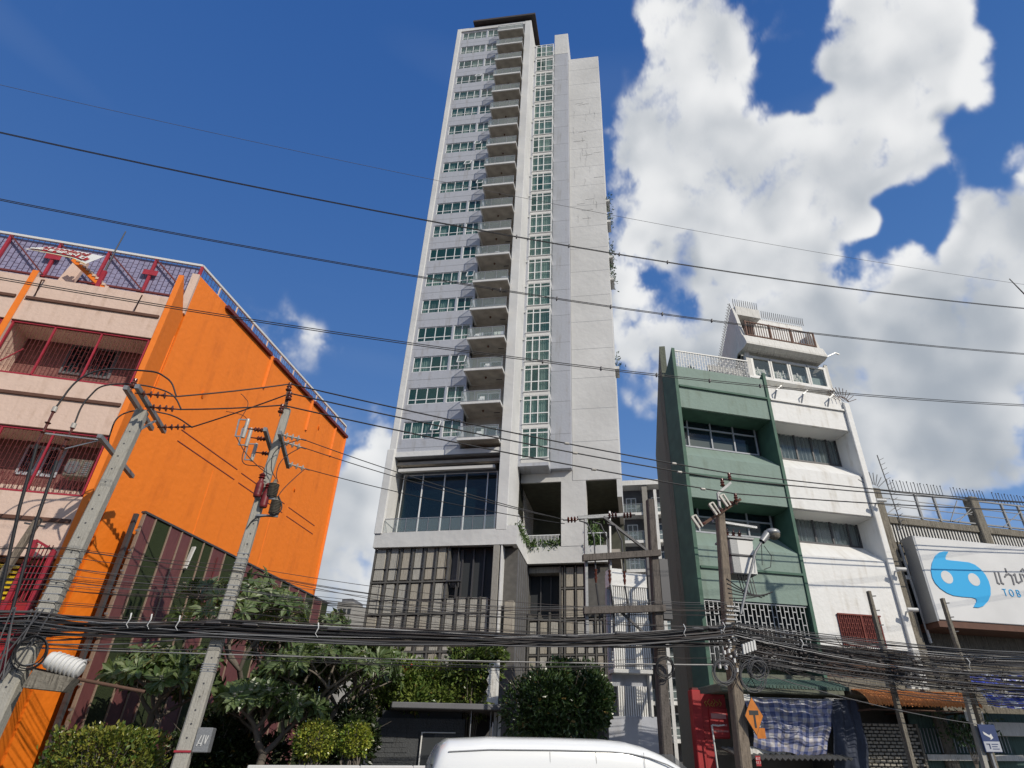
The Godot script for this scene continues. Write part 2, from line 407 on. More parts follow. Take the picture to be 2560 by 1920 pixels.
var sky_pixels := []
func sky_row(j: int) -> void:
	var row := PackedFloat32Array()
	row.resize(SKY_W * 3)
	var el := PI / 2 - (j + 0.5) / SKY_H * PI
	for i in SKY_W:
		var az := wrapf((i + 0.5) / SKY_W * TAU, -PI, PI)
		var d := toward(az, el)
		var h := clampf(el / (PI / 2), 0, 1)
		# clear air: deep above, paler and milkier lower down and towards the sunward side
		var side := 0.5 + 0.5 * sin(az + 0.35)
		var c := Color(0.026, 0.098, 0.335).lerp(Color(0.12, 0.30, 0.66), pow(1.0 - h, 2.1) * (0.55 + 0.75 * side))
		c = c.lerp(Color(0.46, 0.60, 0.78), pow(1.0 - h, 7.0) * 0.85)
		var p := d * 100.0
		var wx := soft_noise.get_noise_3dv(p * 1.3 + Vector3(300, 0, 0)); var wy := soft_noise.get_noise_3dv(p * 1.3 + Vector3(0, 500, 0))
		var b := base_at(az + wx * 0.075, el + wy * 0.06)
		if b > 0.02:
			var f := puff_noise.get_noise_3dv(p)
			var edge := 0.3 + 0.7 * minf(b * 1.8, 1.0)
			var dens := b * 0.95 + f * 1.0 * edge
			var cover := pow(smoothstep(0.12, 0.92, dens), 1.2) * smoothstep(0.0, 0.45, b)
			if cover > 0.0:
				var up := Vector3(0.55, 0.70, -0.2)
				var q := (d + (up - d * up.dot(d)) * 0.05).normalized()
				var t1 := b + soft_noise.get_noise_3dv(p) * 1.0 + f * 0.22
				var t2 := base_at(atan2(q.x, -q.z), asin(q.y)) + soft_noise.get_noise_3dv(q * 100.0) * 1.0 + puff_noise.get_noise_3dv(q * 100.0) * 0.22
				var lit := clampf(0.66 + 0.50 * (t1 - t2) - 0.36 * smoothstep(0.7, 1.6, t1) + 0.95 * (h - 0.42), 0.0, 1.0)
				lit = lerpf(lit, 0.86, 0.8 * (1.0 - smoothstep(0.25, 0.85, dens)))
				var cl := Color(0.40, 0.445, 0.50).lerp(Color(0.94, 0.945, 0.945), smoothstep(0.0, 1.0, lit))
				c = c.lerp(cl, cover * 0.97)
		# faint high wisps
		var wisp := clampf(wide_noise.get_noise_3dv(Vector3(d.x * 60.0 + d.y * 90.0, d.y * 260.0, d.z * 60.0)) - 0.1, 0, 1) * 0.30 * (1.0 - h)
		c = c.lerp(Color(0.62, 0.70, 0.78), wisp)
		row[i * 3] = c.r; row[i * 3 + 1] = c.g; row[i * 3 + 2] = c.b
	sky_pixels[j] = row

func make_sky() -> PanoramaSkyMaterial:
	puff_noise.seed = 12; puff_noise.frequency = 0.10; puff_noise.fractal_octaves = 6; puff_noise.fractal_gain = 0.58
	puff_noise.domain_warp_enabled = true; puff_noise.domain_warp_amplitude = 4.0; puff_noise.domain_warp_frequency = 0.06
	soft_noise.seed = 31; soft_noise.frequency = 0.07; soft_noise.fractal_octaves = 3; soft_noise.fractal_gain = 0.45
	wide_noise.seed = 4; wide_noise.frequency = 0.016; wide_noise.fractal_octaves = 3
	sky_rows.resize(182); sky_pixels.resize(SKY_H)
	var t := WorkerThreadPool.add_group_task(base_row, 182)
	WorkerThreadPool.wait_for_group_task_completion(t)
	t = WorkerThreadPool.add_group_task(sky_row, SKY_H / 2)
	WorkerThreadPool.wait_for_group_task_completion(t)
	var all := PackedFloat32Array()
	for j in SKY_H / 2: all.append_array(sky_pixels[j])
	var low := PackedFloat32Array()
	for i in SKY_W: low.append_array(PackedFloat32Array([0.20, 0.195, 0.185]))
	for j in SKY_H / 2: all.append_array(low)
	var im := Image.create_from_data(SKY_W, SKY_H, false, Image.FORMAT_RGBF, all.to_byte_array())
	var m := PanoramaSkyMaterial.new()
	m.panorama = ImageTexture.create_from_image(im)
	sky_rows.clear(); sky_pixels.clear()
	return m

func _ready() -> void:
	var cam := Camera3D.new()
	cam.name = "camera"
	var th := deg_to_rad(31.61); var ro := deg_to_rad(0.29)
	var u0 := Vector3(0, cos(th), sin(th)); var r0 := Vector3.RIGHT
	cam.transform = Transform3D(Basis(r0 * cos(ro) + u0 * sin(ro), u0 * cos(ro) - r0 * sin(ro), -Vector3(0, sin(th), -cos(th))), Vector3(0, 1.9, 0))
	cam.near = 0.1; cam.far = 1200.0
	cam.projection = Camera3D.PROJECTION_FRUSTUM
	cam.size = 0.1 * 1659.0 / 1325.0
	cam.frustum_offset = Vector2(-0.00732, 0)
	add_child(cam)
	var we := WorldEnvironment.new()
	we.name = "world_environment"
	var e := Environment.new()
	e.background_mode = Environment.BG_SKY
	e.sky = Sky.new(); e.sky.sky_material = make_sky()
	e.tonemap_mode = Environment.TONE_MAPPER_LINEAR
	e.tonemap_exposure = 0.95
	e.sdfgi_enabled = true; e.ssao_enabled = true; e.ssil_enabled = true
	we.environment = e
	add_child(we)
	var sun := DirectionalLight3D.new()
	sun.name = "sun"
	sun.basis = Basis.looking_at(-SUN, Vector3.UP)
	sun.light_energy = 1.14; sun.light_color = Color(1.0, 0.965, 0.905); sun.light_angular_distance = 0.5
	sun.shadow_enabled = true
	add_child(sun)
	rng.seed = 20
	materials()
	ground()
	tower()
	podium()
	background()
	left_building()
	striped_fence()
	right_buildings()
	sign_building()
	shop_fronts()
	garden()
	louvred_gate()
	poles()
	wires()
	van()

func pane_grid(parent: Node, xs: Array, ys: Array, z: float, fw: float, mat: Material, gm: Material, depth := 0.06) -> void:
	# frame bars on the lines xs and ys, one pane in every field
	var f := sh()
	for x in xs: f.box(x - fw, x + fw, ys[0] - fw, ys[-1] + fw, z - depth, z)
	for y in ys:
		for k in xs.size() - 1: f.box(xs[k] + fw, xs[k + 1] - fw, y - fw, y + fw, z - depth + 0.004, z - 0.004)
	parent.mesh = f.mesh(); parent.material_override = mat
	for i in xs.size() - 1:
		for j in ys.size() - 1:
			var g := sh()
			g.quad(Vector3(xs[i] + fw, ys[j] + fw, z - depth * 0.5), Vector3(xs[i + 1] - fw, ys[j] + fw, z - depth * 0.5), Vector3(xs[i + 1] - fw, ys[j + 1] - fw, z - depth * 0.5), Vector3(xs[i] + fw, ys[j + 1] - fw, z - depth * 0.5))
			part(parent, "pane", g, gm)

func curtain(parent: Node, x0: float, x1: float, y0: float, y1: float, z: float, m: Material) -> void:
	var s := sh()
	var k := int((x1 - x0) / 0.07) + 2
	var a := rng.randf() * 6.0
	for i in k:
		var u := lerpf(x0, x1, float(i) / k); var w := lerpf(x0, x1, float(i + 1) / k)
		s.quad(Vector3(u, y0, z + 0.05 * sin(a + i * 1.9)), Vector3(w, y0, z + 0.05 * sin(a + (i + 1) * 1.9)), Vector3(w, y1, z + 0.05 * sin(a + (i + 1) * 1.9)), Vector3(u, y1, z + 0.05 * sin(a + i * 1.9)))
	part(parent, "curtain", s, m)

func window_part(parent: Node, called := "window") -> MeshInstance3D:
	var o := MeshInstance3D.new()
	o.name = called
	parent.add_child(o, true)
	return o

func tower() -> void:
	var t := thing("apartment_tower", "tall gray and white apartment tower with stacked balconies and a bay of teal windows", "building", plot, Vector3(-4.5, 0, -8))
	var s := sh()
	# dark core behind the glass, then the plastered masses
	s.box(-13.2, -7.85, 22.9, 84.2, -14, -0.95)
	part(t, "rooms", s, M.dark_room)
	s = sh()
	s.box(-7.85, -3.75, 22.9, 84.2, -14, -1.45)
	part(t, "balcony_wall", s, M.soffit)
	s = sh(); s.bevel(-13.48, -12.95, 17.2, 84.45, -14.1, 0.06, 0.03); part(t, "pier", s, M.tower_pale)
	s = sh(); s.bevel(-13.6, -13.0, 16.2, 23.1, -3.0, 0.16, 0.03); part(t, "pier", s, M.tower_pale)
	s = sh(); s.bevel(-4.42, -3.6, 16.2, 84.45, -14.1, 0.08, 0.03); part(t, "pier", s, M.tower_pale)
	s = sh(); s.box(-12.95, -4.42, 83.85, 84.45, -14, 0.04); part(t, "parapet", s, M.tower_pale)
	# roof plate with its dark underside, and a mesh dish on it
	s = sh(); s.box(-11.3, -3.02, 84.9, 85.25, -9.5, 0.55); part(t, "roof", s, M.roof_brown)
	s = sh(); s.box(-12.4, -4.4, 84.45, 84.9, -9, -0.9); part(t, "roof_upstand", s, M.roof_brown)
	s = sh()
	for k in 10:
		var p := PackedVector3Array()
		for j in 9:
			var a := PI * j / 8.0
			p.append(Vector3(-6.3 + 1.1 * cos(a) * cos(TAU * k / 20.0), 85.25 + 0.95 * sin(a), -1.6 + 1.1 * cos(a) * sin(TAU * k / 20.0)))
		s.tube(p, 0.03, -1, 4)
	for j in [0.3, 0.6, 0.85]:
		var p := PackedVector3Array()
		for k in 21: p.append(Vector3(-6.3 + 1.1 * cos(asin(j)) * cos(TAU * k / 20.0), 85.25 + 0.95 * j, -1.6 + 1.1 * cos(asin(j)) * sin(TAU * k / 20.0)))
		s.tube(p, 0.025, -1, 4)
	part(t, "wire_dome", s, M.dark_metal)
	for i in 19:
		var y := 24.06 + 3.22 * i
		# spandrel below this floor's windows, with a shadow groove
		s = sh()
		s.box(-12.95, -7.72, y - 1.62, y, -0.35, -0.1)
		part(t, "spandrel", s, M.tower_gray)
		s = sh(); s.box(-12.95, -7.9, y - 0.83, y - 0.79, -0.1, -0.097); part(t, "joint", s, M.groove)
		s = sh(); s.box(-9.5, -9.35, y, y + 1.6, -0.35, -0.103); part(t, "mullion_wall", s, M.tower_gray)
		s = sh(); s.box(-7.84, -7.72, y, y + 1.6, -1.4, -0.103); part(t, "mullion_wall", s, M.tower_gray)
		s = sh(); s.box(-12.95, -12.68, y, y + 1.6, -0.35, -0.103); part(t, "mullion_wall", s, M.tower_gray)
		var shade: int = rng.randi() % 5
		var open := rng.randf() < 0.2
		var w := window_part(t)
		pane_grid(w, [-12.64, -11.99, -11.06, -10.19, -9.54], [y + 0.04, y + 0.46, y + 1.56], -0.16, 0.035, M.window_frame, M.pane_teal)
		if not open:
			for q in [[-12.6, -12.0], [-11.98, -11.1], [-11.0, -10.2], [-10.15, -9.56]]:
				if rng.randf() < 0.85:
					var fill := rng.randf_range(0.65, 1.0)
					curtain(w, q[0], lerpf(q[0], q[1], fill), y + 0.02, y + 1.58, -0.42, M["curtain%d" % (shade if rng.randf() < 0.75 else rng.randi() % 5)])
		w = window_part(t)
		pane_grid(w, [-9.31, -8.6, -7.88], [y + 0.04, y + 0.46, y + 1.56], -0.16, 0.035, M.window_frame, M.pane_teal)
		if rng.randf() < 0.65: curtain(w, -9.3, rng.randf_range(-8.7, -7.9), y + 0.02, y + 1.58, -0.42, M["curtain%d" % (rng.randi() % 5)])
		if rng.randf() < 0.3 or i == 0:      # a sash pushed open at its foot
			s = sh()
			var x0: float = [-10.19, -9.31, -8.6][rng.randi() % 3] if i > 0 else -10.19
			var x1 := x0 + 0.64
			for b in [[Vector3(x0, y + 1.52, -0.1), Vector3(x0, y + 0.48, 0.34)], [Vector3(x1, y + 1.52, -0.1), Vector3(x1, y + 0.48, 0.34)], [Vector3(x0, y + 1.52, -0.1), Vector3(x1, y + 1.52, -0.1)], [Vector3(x0, y + 0.48, 0.34), Vector3(x1, y + 0.48, 0.34)]]:
				s.bar(b[0], b[1], 0.06)
			var sash := part(t, "open_sash", s, M.window_frame)
			s = sh(); s.quad(Vector3(x0, y + 0.48, 0.34), Vector3(x1, y + 0.48, 0.34), Vector3(x1, y + 1.52, -0.1), Vector3(x0, y + 1.52, -0.1)); part(sash, "pane", s, M.pane_teal)
		# balcony
		var by := y - 0.68
		s = sh()
		s.prism(PackedVector2Array([Vector2(-7.74, by - 0.21), Vector2(-4.44, by - 0.21), Vector2(-4.44, by), Vector2(-7.74, by)]), -1.45, 0.98)
		var b := part(t, "balcony", s, M.tower_pale)
		s = sh(); s.box(-7.6, -4.5, by - 0.214, by - 0.21, -1.4, 0.85); part(b, "ceiling", s, M.soffit)
		s = sh()
		s.bar(Vector3(-7.7, by + 1.0, 0.93), Vector3(-4.46, by + 1.0, 0.93), 0.05)
		s.bar(Vector3(-7.7, by + 1.0, 0.93), Vector3(-7.7, by + 1.0, -0.1), 0.05)
		s.bar(Vector3(-7.7, by + 0.08, 0.93), Vector3(-4.46, by + 0.08, 0.93), 0.04)
		for x in [-7.7, -6.62, -5.54, -4.48]: s.bar(Vector3(x, by, 0.93), Vector3(x, by + 1.0, 0.93), 0.045)
		part(b, "railing", s, M.galvanized)
		for k in 3:
			s = sh(); s.quad(Vector3(-7.66 + k * 1.07, by + 0.1, 0.93), Vector3(-6.66 + k * 1.07, by + 0.1, 0.93), Vector3(-6.66 + k * 1.07, by + 0.96, 0.93), Vector3(-7.66 + k * 1.07, by + 0.96, 0.93)); part(b, "glass_panel", s, M.rail_glass)
		s = sh(); s.quad(Vector3(-7.7, by + 0.1, -0.05), Vector3(-7.7, by + 0.1, 0.9), Vector3(-7.7, by + 0.96, 0.9), Vector3(-7.7, by + 0.96, -0.05)); part(b, "glass_panel", s, M.rail_glass)
		s = sh(); s.lathe(Vector3(-6.1, by - 0.214, -0.2), Vector3.DOWN, [[0.09, 0], [0.09, 0.05], [0.05, 0.16], [0, 0.17]], 8); part(b, "lamp", s, M.brown_trim)
		s = sh(); s.box(-5.3, -4.8, by - 0.23, by - 0.214, -0.75, -0.65); part(b, "vent", s, M.dark_metal)
		var d := window_part(t, "balcony_door")
		s = sh(); s.box(-7.0, -5.05, by, by + 2.1, -1.45, -1.44); part(d, "dark_opening", s, M.dark_room)
		pane_grid(d, [-7.0, -6.05, -5.1], [by + 0.03, by + 2.1], -1.38, 0.04, M.window_frame, M.pane_clear)
		if rng.randf() < 0.7: curtain(d, -6.95, rng.randf_range(-6.2, -5.2), by + 0.05, by + 2.05, -1.425, M["curtain%d" % (rng.randi() % 5)])
		if rng.randf() < 0.35:
			for k in 3 + rng.randi() % 4:
				var lx := rng.randf_range(-7.3, -4.9)
				s = sh(); s.box(lx, lx + rng.randf_range(0.2, 0.4), by + rng.randf_range(0.5, 0.9), by + 1.35, -0.32, -0.28); part(b, "laundry", s, M.laundry if k % 2 else M.curtain2)
			s = sh(); s.bar(Vector3(-7.7, by + 1.36, -0.3), Vector3(-4.5, by + 1.36, -0.3), 0.02); part(b, "washing_line", s, M.dark_metal)
		if rng.randf() < 0.3:
			s = sh(); s.bevel(-5.0, -4.5, by + 0.05, by + 0.6, -1.4, -1.05, 0.03); part(b, "air_conditioner", s, M.window_frame)
		if rng.randf() < 0.45:      # washing, chairs and pots kept out there
			s = sh()
			var x := rng.randf_range(-7.3, -5.2)
			s.box(x, x + 0.4, by, by + 0.45, 0.2, 0.6); s.box(x, x + 0.4, by + 0.45, by + 0.85, 0.2, 0.26)
			part(b, "chair", s, M.window_frame)
	s = sh(); s.box(-12.95, -7.72, 83.63, 83.85, -0.35, -0.1); part(t, "spandrel", s, M.tower_gray)
	s = sh(); s.box(-12.95, -4.42, 22.42, 22.46, -14, 0.02); part(t, "drip_edge", s, M.groove)
	s = sh(); s.box(-12.95, -4.42, 22.46, 22.9, -14, -0.02); part(t, "lower_beam", s, M.tower_pale)
	# window bay in the angle, the wall beside it and the plain white slab
	s = sh(); s.box(-3.6, -1.2, 22.78, 83.6, -10, -3.9); part(t, "bay_rooms", s, M.dark_room)
	s = sh(); s.box(-3.75, -3.36, 22.78, 83.9, -6, -3.05); part(t, "bay_wall", s, M.tower_gray)
	s = sh(); s.box(-3.6, -1.06, 22.5, 22.78, -10, -3.0); part(t, "bay_floor", s, M.tower_gray)
	for i in 19:
		var y := 23.22 + 3.215 * i
		s = sh(); s.box(-3.36, -1.07, y - 0.42, y, -4.3, -3.02); part(t, "bay_spandrel", s, M.tower_pale)
		s = sh(); s.box(-3.36, -1.065, y - 0.05, y, -3.02, -2.93); part(t, "bay_sill", s, M.window_frame)
		var w := window_part(t, "bay_window")
		pane_grid(w, [-3.32, -2.68, -2.04, -1.09], [y + 0.03, y + 1.02, y + 2.34, y + 2.77], -3.04, 0.045, M.window_frame, M.pane_teal, 0.08)
		s = sh()
		for q in [y + 0.03, y + 1.02, y + 2.34, y + 2.77]: s.box(-1.13, -1.06, q - 0.045, q + 0.045, -4.1, -3.1)
		part(w, "side_frame", s, M.window_frame)
		s = sh(); s.quad(Vector3(-1.08, y, -3.1), Vector3(-1.08, y, -4.15), Vector3(-1.08, y + 2.8, -4.15), Vector3(-1.08, y + 2.8, -3.1)); part(w, "pane", s, M.pane_teal)
		var col: int = [0, 4, 4, 0, 1][rng.randi() % 5]
		if i == 15 or i == 4: col = 3
		for q in [[-3.3, -2.7], [-2.66, -2.06], [-2.02, -1.14]]:
			if rng.randf() < 0.88: curtain(w, q[0], lerpf(q[0], q[1], rng.randf_range(0.75, 1.0)), y + 0.02, y + 2.75, -3.3, M["curtain%d" % col])
		s = sh(); s.lathe(Vector3(-3.5, y + 2.5, -3.05), Vector3(0, -0.4, 1), [[0.09, 0], [0.09, 0.05], [0.14, 0.22], [0.0, 0.2]], 8); part(t, "wall_vent", s, M.window_frame)
	s = sh(); s.bevel(-1.1, 0.74, 22.68, 83.3, -10, -4.2, 0.03)
	part(t, "stair_wall", s, M.tower_gray)
	s = sh(); s.bevel(-1.1, 0.76, 83.3, 88.1, -10, -4.19, 0.03); part(t, "stair_head", s, M.tower_white)
	for i in 18:
		s = sh(); s.box(-1.07, 0.72, 25.9 + 3.215 * i, 25.94 + 3.215 * i, -4.2, -4.196); part(t, "joint", s, M.groove)
	s = sh(); s.bevel(0.74, 4.76, 21.75, 82.6, -12, -4.7, 0.03); part(t, "plain_wall", s, M.tower_white)
	for i in 18:
		s = sh(); s.box(0.78, 4.72, 25.3 + 3.215 * i, 25.33 + 3.215 * i, -4.7, -4.697); part(t, "joint", s, M.groove)
	for k in 30:      # filled cracks that wander over the plaster
		s = sh()
		var x := rng.randf_range(1.1, 3.9); var y := rng.randf_range(51, 73)
		var p := Vector3(x, y, -4.692)
		var down := rng.randf() < 0.55
		for j in 4:
			var q := p + (Vector3(rng.randf_range(-0.1, 0.1), -rng.randf_range(0.15, 0.5), 0) if down else Vector3(rng.randf_range(0.1, 0.4), rng.randf_range(-0.06, 0.06), 0))
			s.bar(p, q, 0.03, 0.004); p = q
		part(t, "crack", s, M.crack)
	# plants on the ledges of the right-hand side
	for y in [52.0, 55.2, 43.8, 46.8, 33.0]:
		s = sh(); s.box(4.76, 5.15, y - 0.3, y, -6.6, -5.0); part(t, "side_ledge", s, M.tower_white)
	var lm := leaf_mesh(0.34, 0.11, 0.05)
	var where := []; var tints := []
	for k in 420:
		var y: float = [52.3, 53.0, 55.6, 43.9, 45.1, 46.6, 47.6, 33.3][k % 8]
		var p := Vector3(5.0 + rng.randfn(0, 0.16), y + rng.randfn(0.4, 0.55), -5.8 + rng.randfn(0, 0.5)) - cur
		where.append(Transform3D(Basis.from_euler(Vector3(rng.randf() * 6, rng.randf() * 6, rng.randf() * 6)), p)); tints.append(Color(0.035, 0.07, 0.025) * rng.randf_range(0.6, 1.5))
	many(t, "ledge_plants", lm, M.leaf, where, tints)

	# the open lounge floors under the block: white bands, columns, glass box and terraces
	s = sh(); s.prism(PackedVector2Array([Vector2(-13.55, 15.2), Vector2(-2.85, 15.12), Vector2(-2.85, 16.5), Vector2(-4.0, 16.5), Vector2(-4.0, 16.3), Vector2(-13.55, 16.3)]), -0.4, 0.06)
	part(t, "white_band", s, M.tower_white)
	s = sh(); s.side(PackedVector2Array([Vector2(-0.4, 15.12), Vector2(-0.4, 16.5), Vector2(-4.9, 16.3), Vector2(-4.9, 15.0)]), -3.2, -2.85); part(t, "white_band", s, M.tower_white)
	s = sh(); s.box(-3.2, 3.4, 15.0, 16.3, -5.2, -4.75); part(t, "white_band", s, M.tower_white)
	s = sh(); s.box(-0.2, 1.85, 16.3, 21.75, -6, -4.72); part(t, "column", s, M.tower_white)
	s = sh(); s.box(-3.6, 0.74, 21.75, 22.75, -14, -4.74); part(t, "beam", s, M.tower_white)
	s = sh(); s.box(4.4, 4.76, 20.2, 21.75, -12, -4.72); part(t, "column", s, M.tower_white)
	s = sh(); s.box(-13.5, 4.4, 15.3, 16.1, -14, -0.5 - 4.75); part(t, "terrace_floor", s, M.soffit)
	s = sh(); s.box(-13.5, -3.3, 15.3, 16.1, -5.2, -0.42); part(t, "terrace_floor", s, M.soffit)
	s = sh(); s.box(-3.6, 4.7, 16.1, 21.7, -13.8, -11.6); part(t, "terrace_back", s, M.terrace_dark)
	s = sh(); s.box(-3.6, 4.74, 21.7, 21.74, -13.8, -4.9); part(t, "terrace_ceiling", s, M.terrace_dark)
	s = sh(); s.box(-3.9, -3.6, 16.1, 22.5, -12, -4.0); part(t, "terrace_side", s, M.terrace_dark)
	s = sh(); s.box(-2.2, -0.2, 16.1, 19.4, -11.6, -11.5); part(t, "terrace_opening", s, M.dark_room)
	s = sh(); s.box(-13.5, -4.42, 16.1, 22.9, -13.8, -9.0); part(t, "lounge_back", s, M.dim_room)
	s = sh(); s.box(-12.9, -4.5, 21.95, 22.2, -0.9, -0.5); part(t, "blind_box", s, M.soffit)
	s = sh(); s.box(-12.7, -4.9, 21.38, 21.62, -0.75, -0.45); part(t, "blind_box", s, M.tower_white)
	var g := window_part(t, "lounge_window")
	pane_grid(g, [-12.55, -10.95, -9.16, -7.38, -5.66, -4.9], [16.4, 21.5], -1.5, 0.045, M.window_frame, M.pane_dark, 0.12)
	s = sh()
	for q in [-1.55, -3.2, -4.9, -6.6, -8.3]: s.box(-12.58, -12.5, 16.3, 21.5, q - 0.04, q + 0.04)
	for q in [18.0, 19.9]: s.box(-12.58, -12.5, q - 0.05, q + 0.05, -8.3, -1.6)
	part(g, "side_frame", s, M.dark_frame)
	s = sh(); s.quad(Vector3(-12.54, 16.3, -8.4), Vector3(-12.54, 16.3, -1.5), Vector3(-12.54, 21.5, -1.5), Vector3(-12.54, 21.5, -8.4)); part(g, "pane", s, M.pane_teal)
	s = sh(); s.quad(Vector3(-4.95, 16.3, -1.5), Vector3(-4.95, 16.3, -8.4), Vector3(-4.95, 21.5, -8.4), Vector3(-4.95, 21.5, -1.5)); part(g, "pane", s, M.pane_dark)
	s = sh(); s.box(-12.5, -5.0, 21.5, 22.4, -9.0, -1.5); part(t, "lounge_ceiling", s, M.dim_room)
	var r := window_part(t, "terrace_railing")
	var rs := sh()
	rs.bar(Vector3(-13.0, 17.35, 0.0), Vector3(-4.5, 17.35, 0.0), 0.05)
	var x := -13.0
	while x < -4.4:
		rs.bar(Vector3(x, 16.3, 0), Vector3(x, 17.35, 0), 0.045); x += 0.85
	r.mesh = rs.mesh(); r.material_override = M.galvanized
	for k in 10:
		s = sh(); s.quad(Vector3(-12.96 + k * 0.85, 16.35, -0.01), Vector3(-12.2 + k * 0.85, 16.35, -0.01), Vector3(-12.2 + k * 0.85, 17.3, -0.01), Vector3(-12.96 + k * 0.85, 17.3, -0.01)); part(r, "glass_panel", s, M.rail_glass)
	r = window_part(t, "terrace_railing")
	rs = sh()
	for q in [[Vector3(-2.9, 17.5, -0.5), Vector3(-2.9, 17.25, -4.8)], [Vector3(-2.9, 17.25, -4.8), Vector3(-0.3, 17.25, -4.8)], [Vector3(1.9, 17.3, -4.8), Vector3(3.4, 17.3, -4.8)]]: rs.bar(q[0], q[1], 0.06)
	for k in 23: rs.bar(Vector3(-2.85 + k * 0.11, 16.3, -4.8), Vector3(-2.85 + k * 0.11, 17.25, -4.8), 0.035)
	for k in 20: rs.bar(Vector3(-2.9, 16.45 - k * 0.008, -0.6 - k * 0.21), Vector3(-2.9, 17.5 - k * 0.012, -0.6 - k * 0.21), 0.035)
	for k in 4: rs.bar(Vector3(1.9 + k * 0.5, 16.3, -4.8), Vector3(1.9 + k * 0.5, 17.3, -4.8), 0.04)
	r.mesh = rs.mesh(); r.material_override = M.window_frame
	where = []; tints = []
	for k in 1500:
		var p: Vector3
		match k % 3:
			0: p = Vector3(-2.95 + rng.randfn(0, 0.1), 16.55 + rng.randfn(0, 0.18), rng.randf_range(-4.8, -0.5))
			1: p = Vector3(rng.randf_range(-2.8, -0.3), 16.5 + rng.randfn(0, 0.16), -4.9 + rng.randfn(0, 0.12))
			2: p = Vector3(2.3 + rng.randfn(0, 0.35), 17.0 + rng.randfn(0, 0.6), -5.2 + rng.randfn(0, 0.25))
		where.append(Transform3D(Basis.from_euler(Vector3(rng.randf() * 6, rng.randf() * 6, rng.randf() * 6)), p - cur)); tints.append(Color(0.07, 0.12, 0.03) * rng.randf_range(0.5, 1.5))
	many(t, "terrace_plants", lm, M.leaf, where, tints)

func leaf_mesh(length: float, width: float, fold: float) -> ArrayMesh:
	var s := Shape.new()
	var p := [Vector3(0, 0, 0), Vector3(width * 0.36, fold * 0.5, length * 0.4), Vector3(width * 0.5, fold * 0.4, length * 0.68), Vector3(0, -fold * 0.6, length), Vector3(-width * 0.5, fold * 0.4, length * 0.68), Vector3(-width * 0.36, fold * 0.5, length * 0.4), Vector3(0, 0, length * 0.5)]
	for q in [[0, 6, 1], [1, 6, 2], [2, 6, 3], [3, 6, 4], [4, 6, 5], [5, 6, 0]]: s.tri(p[q[0]], p[q[1]], p[q[2]])
	return s.mesh()

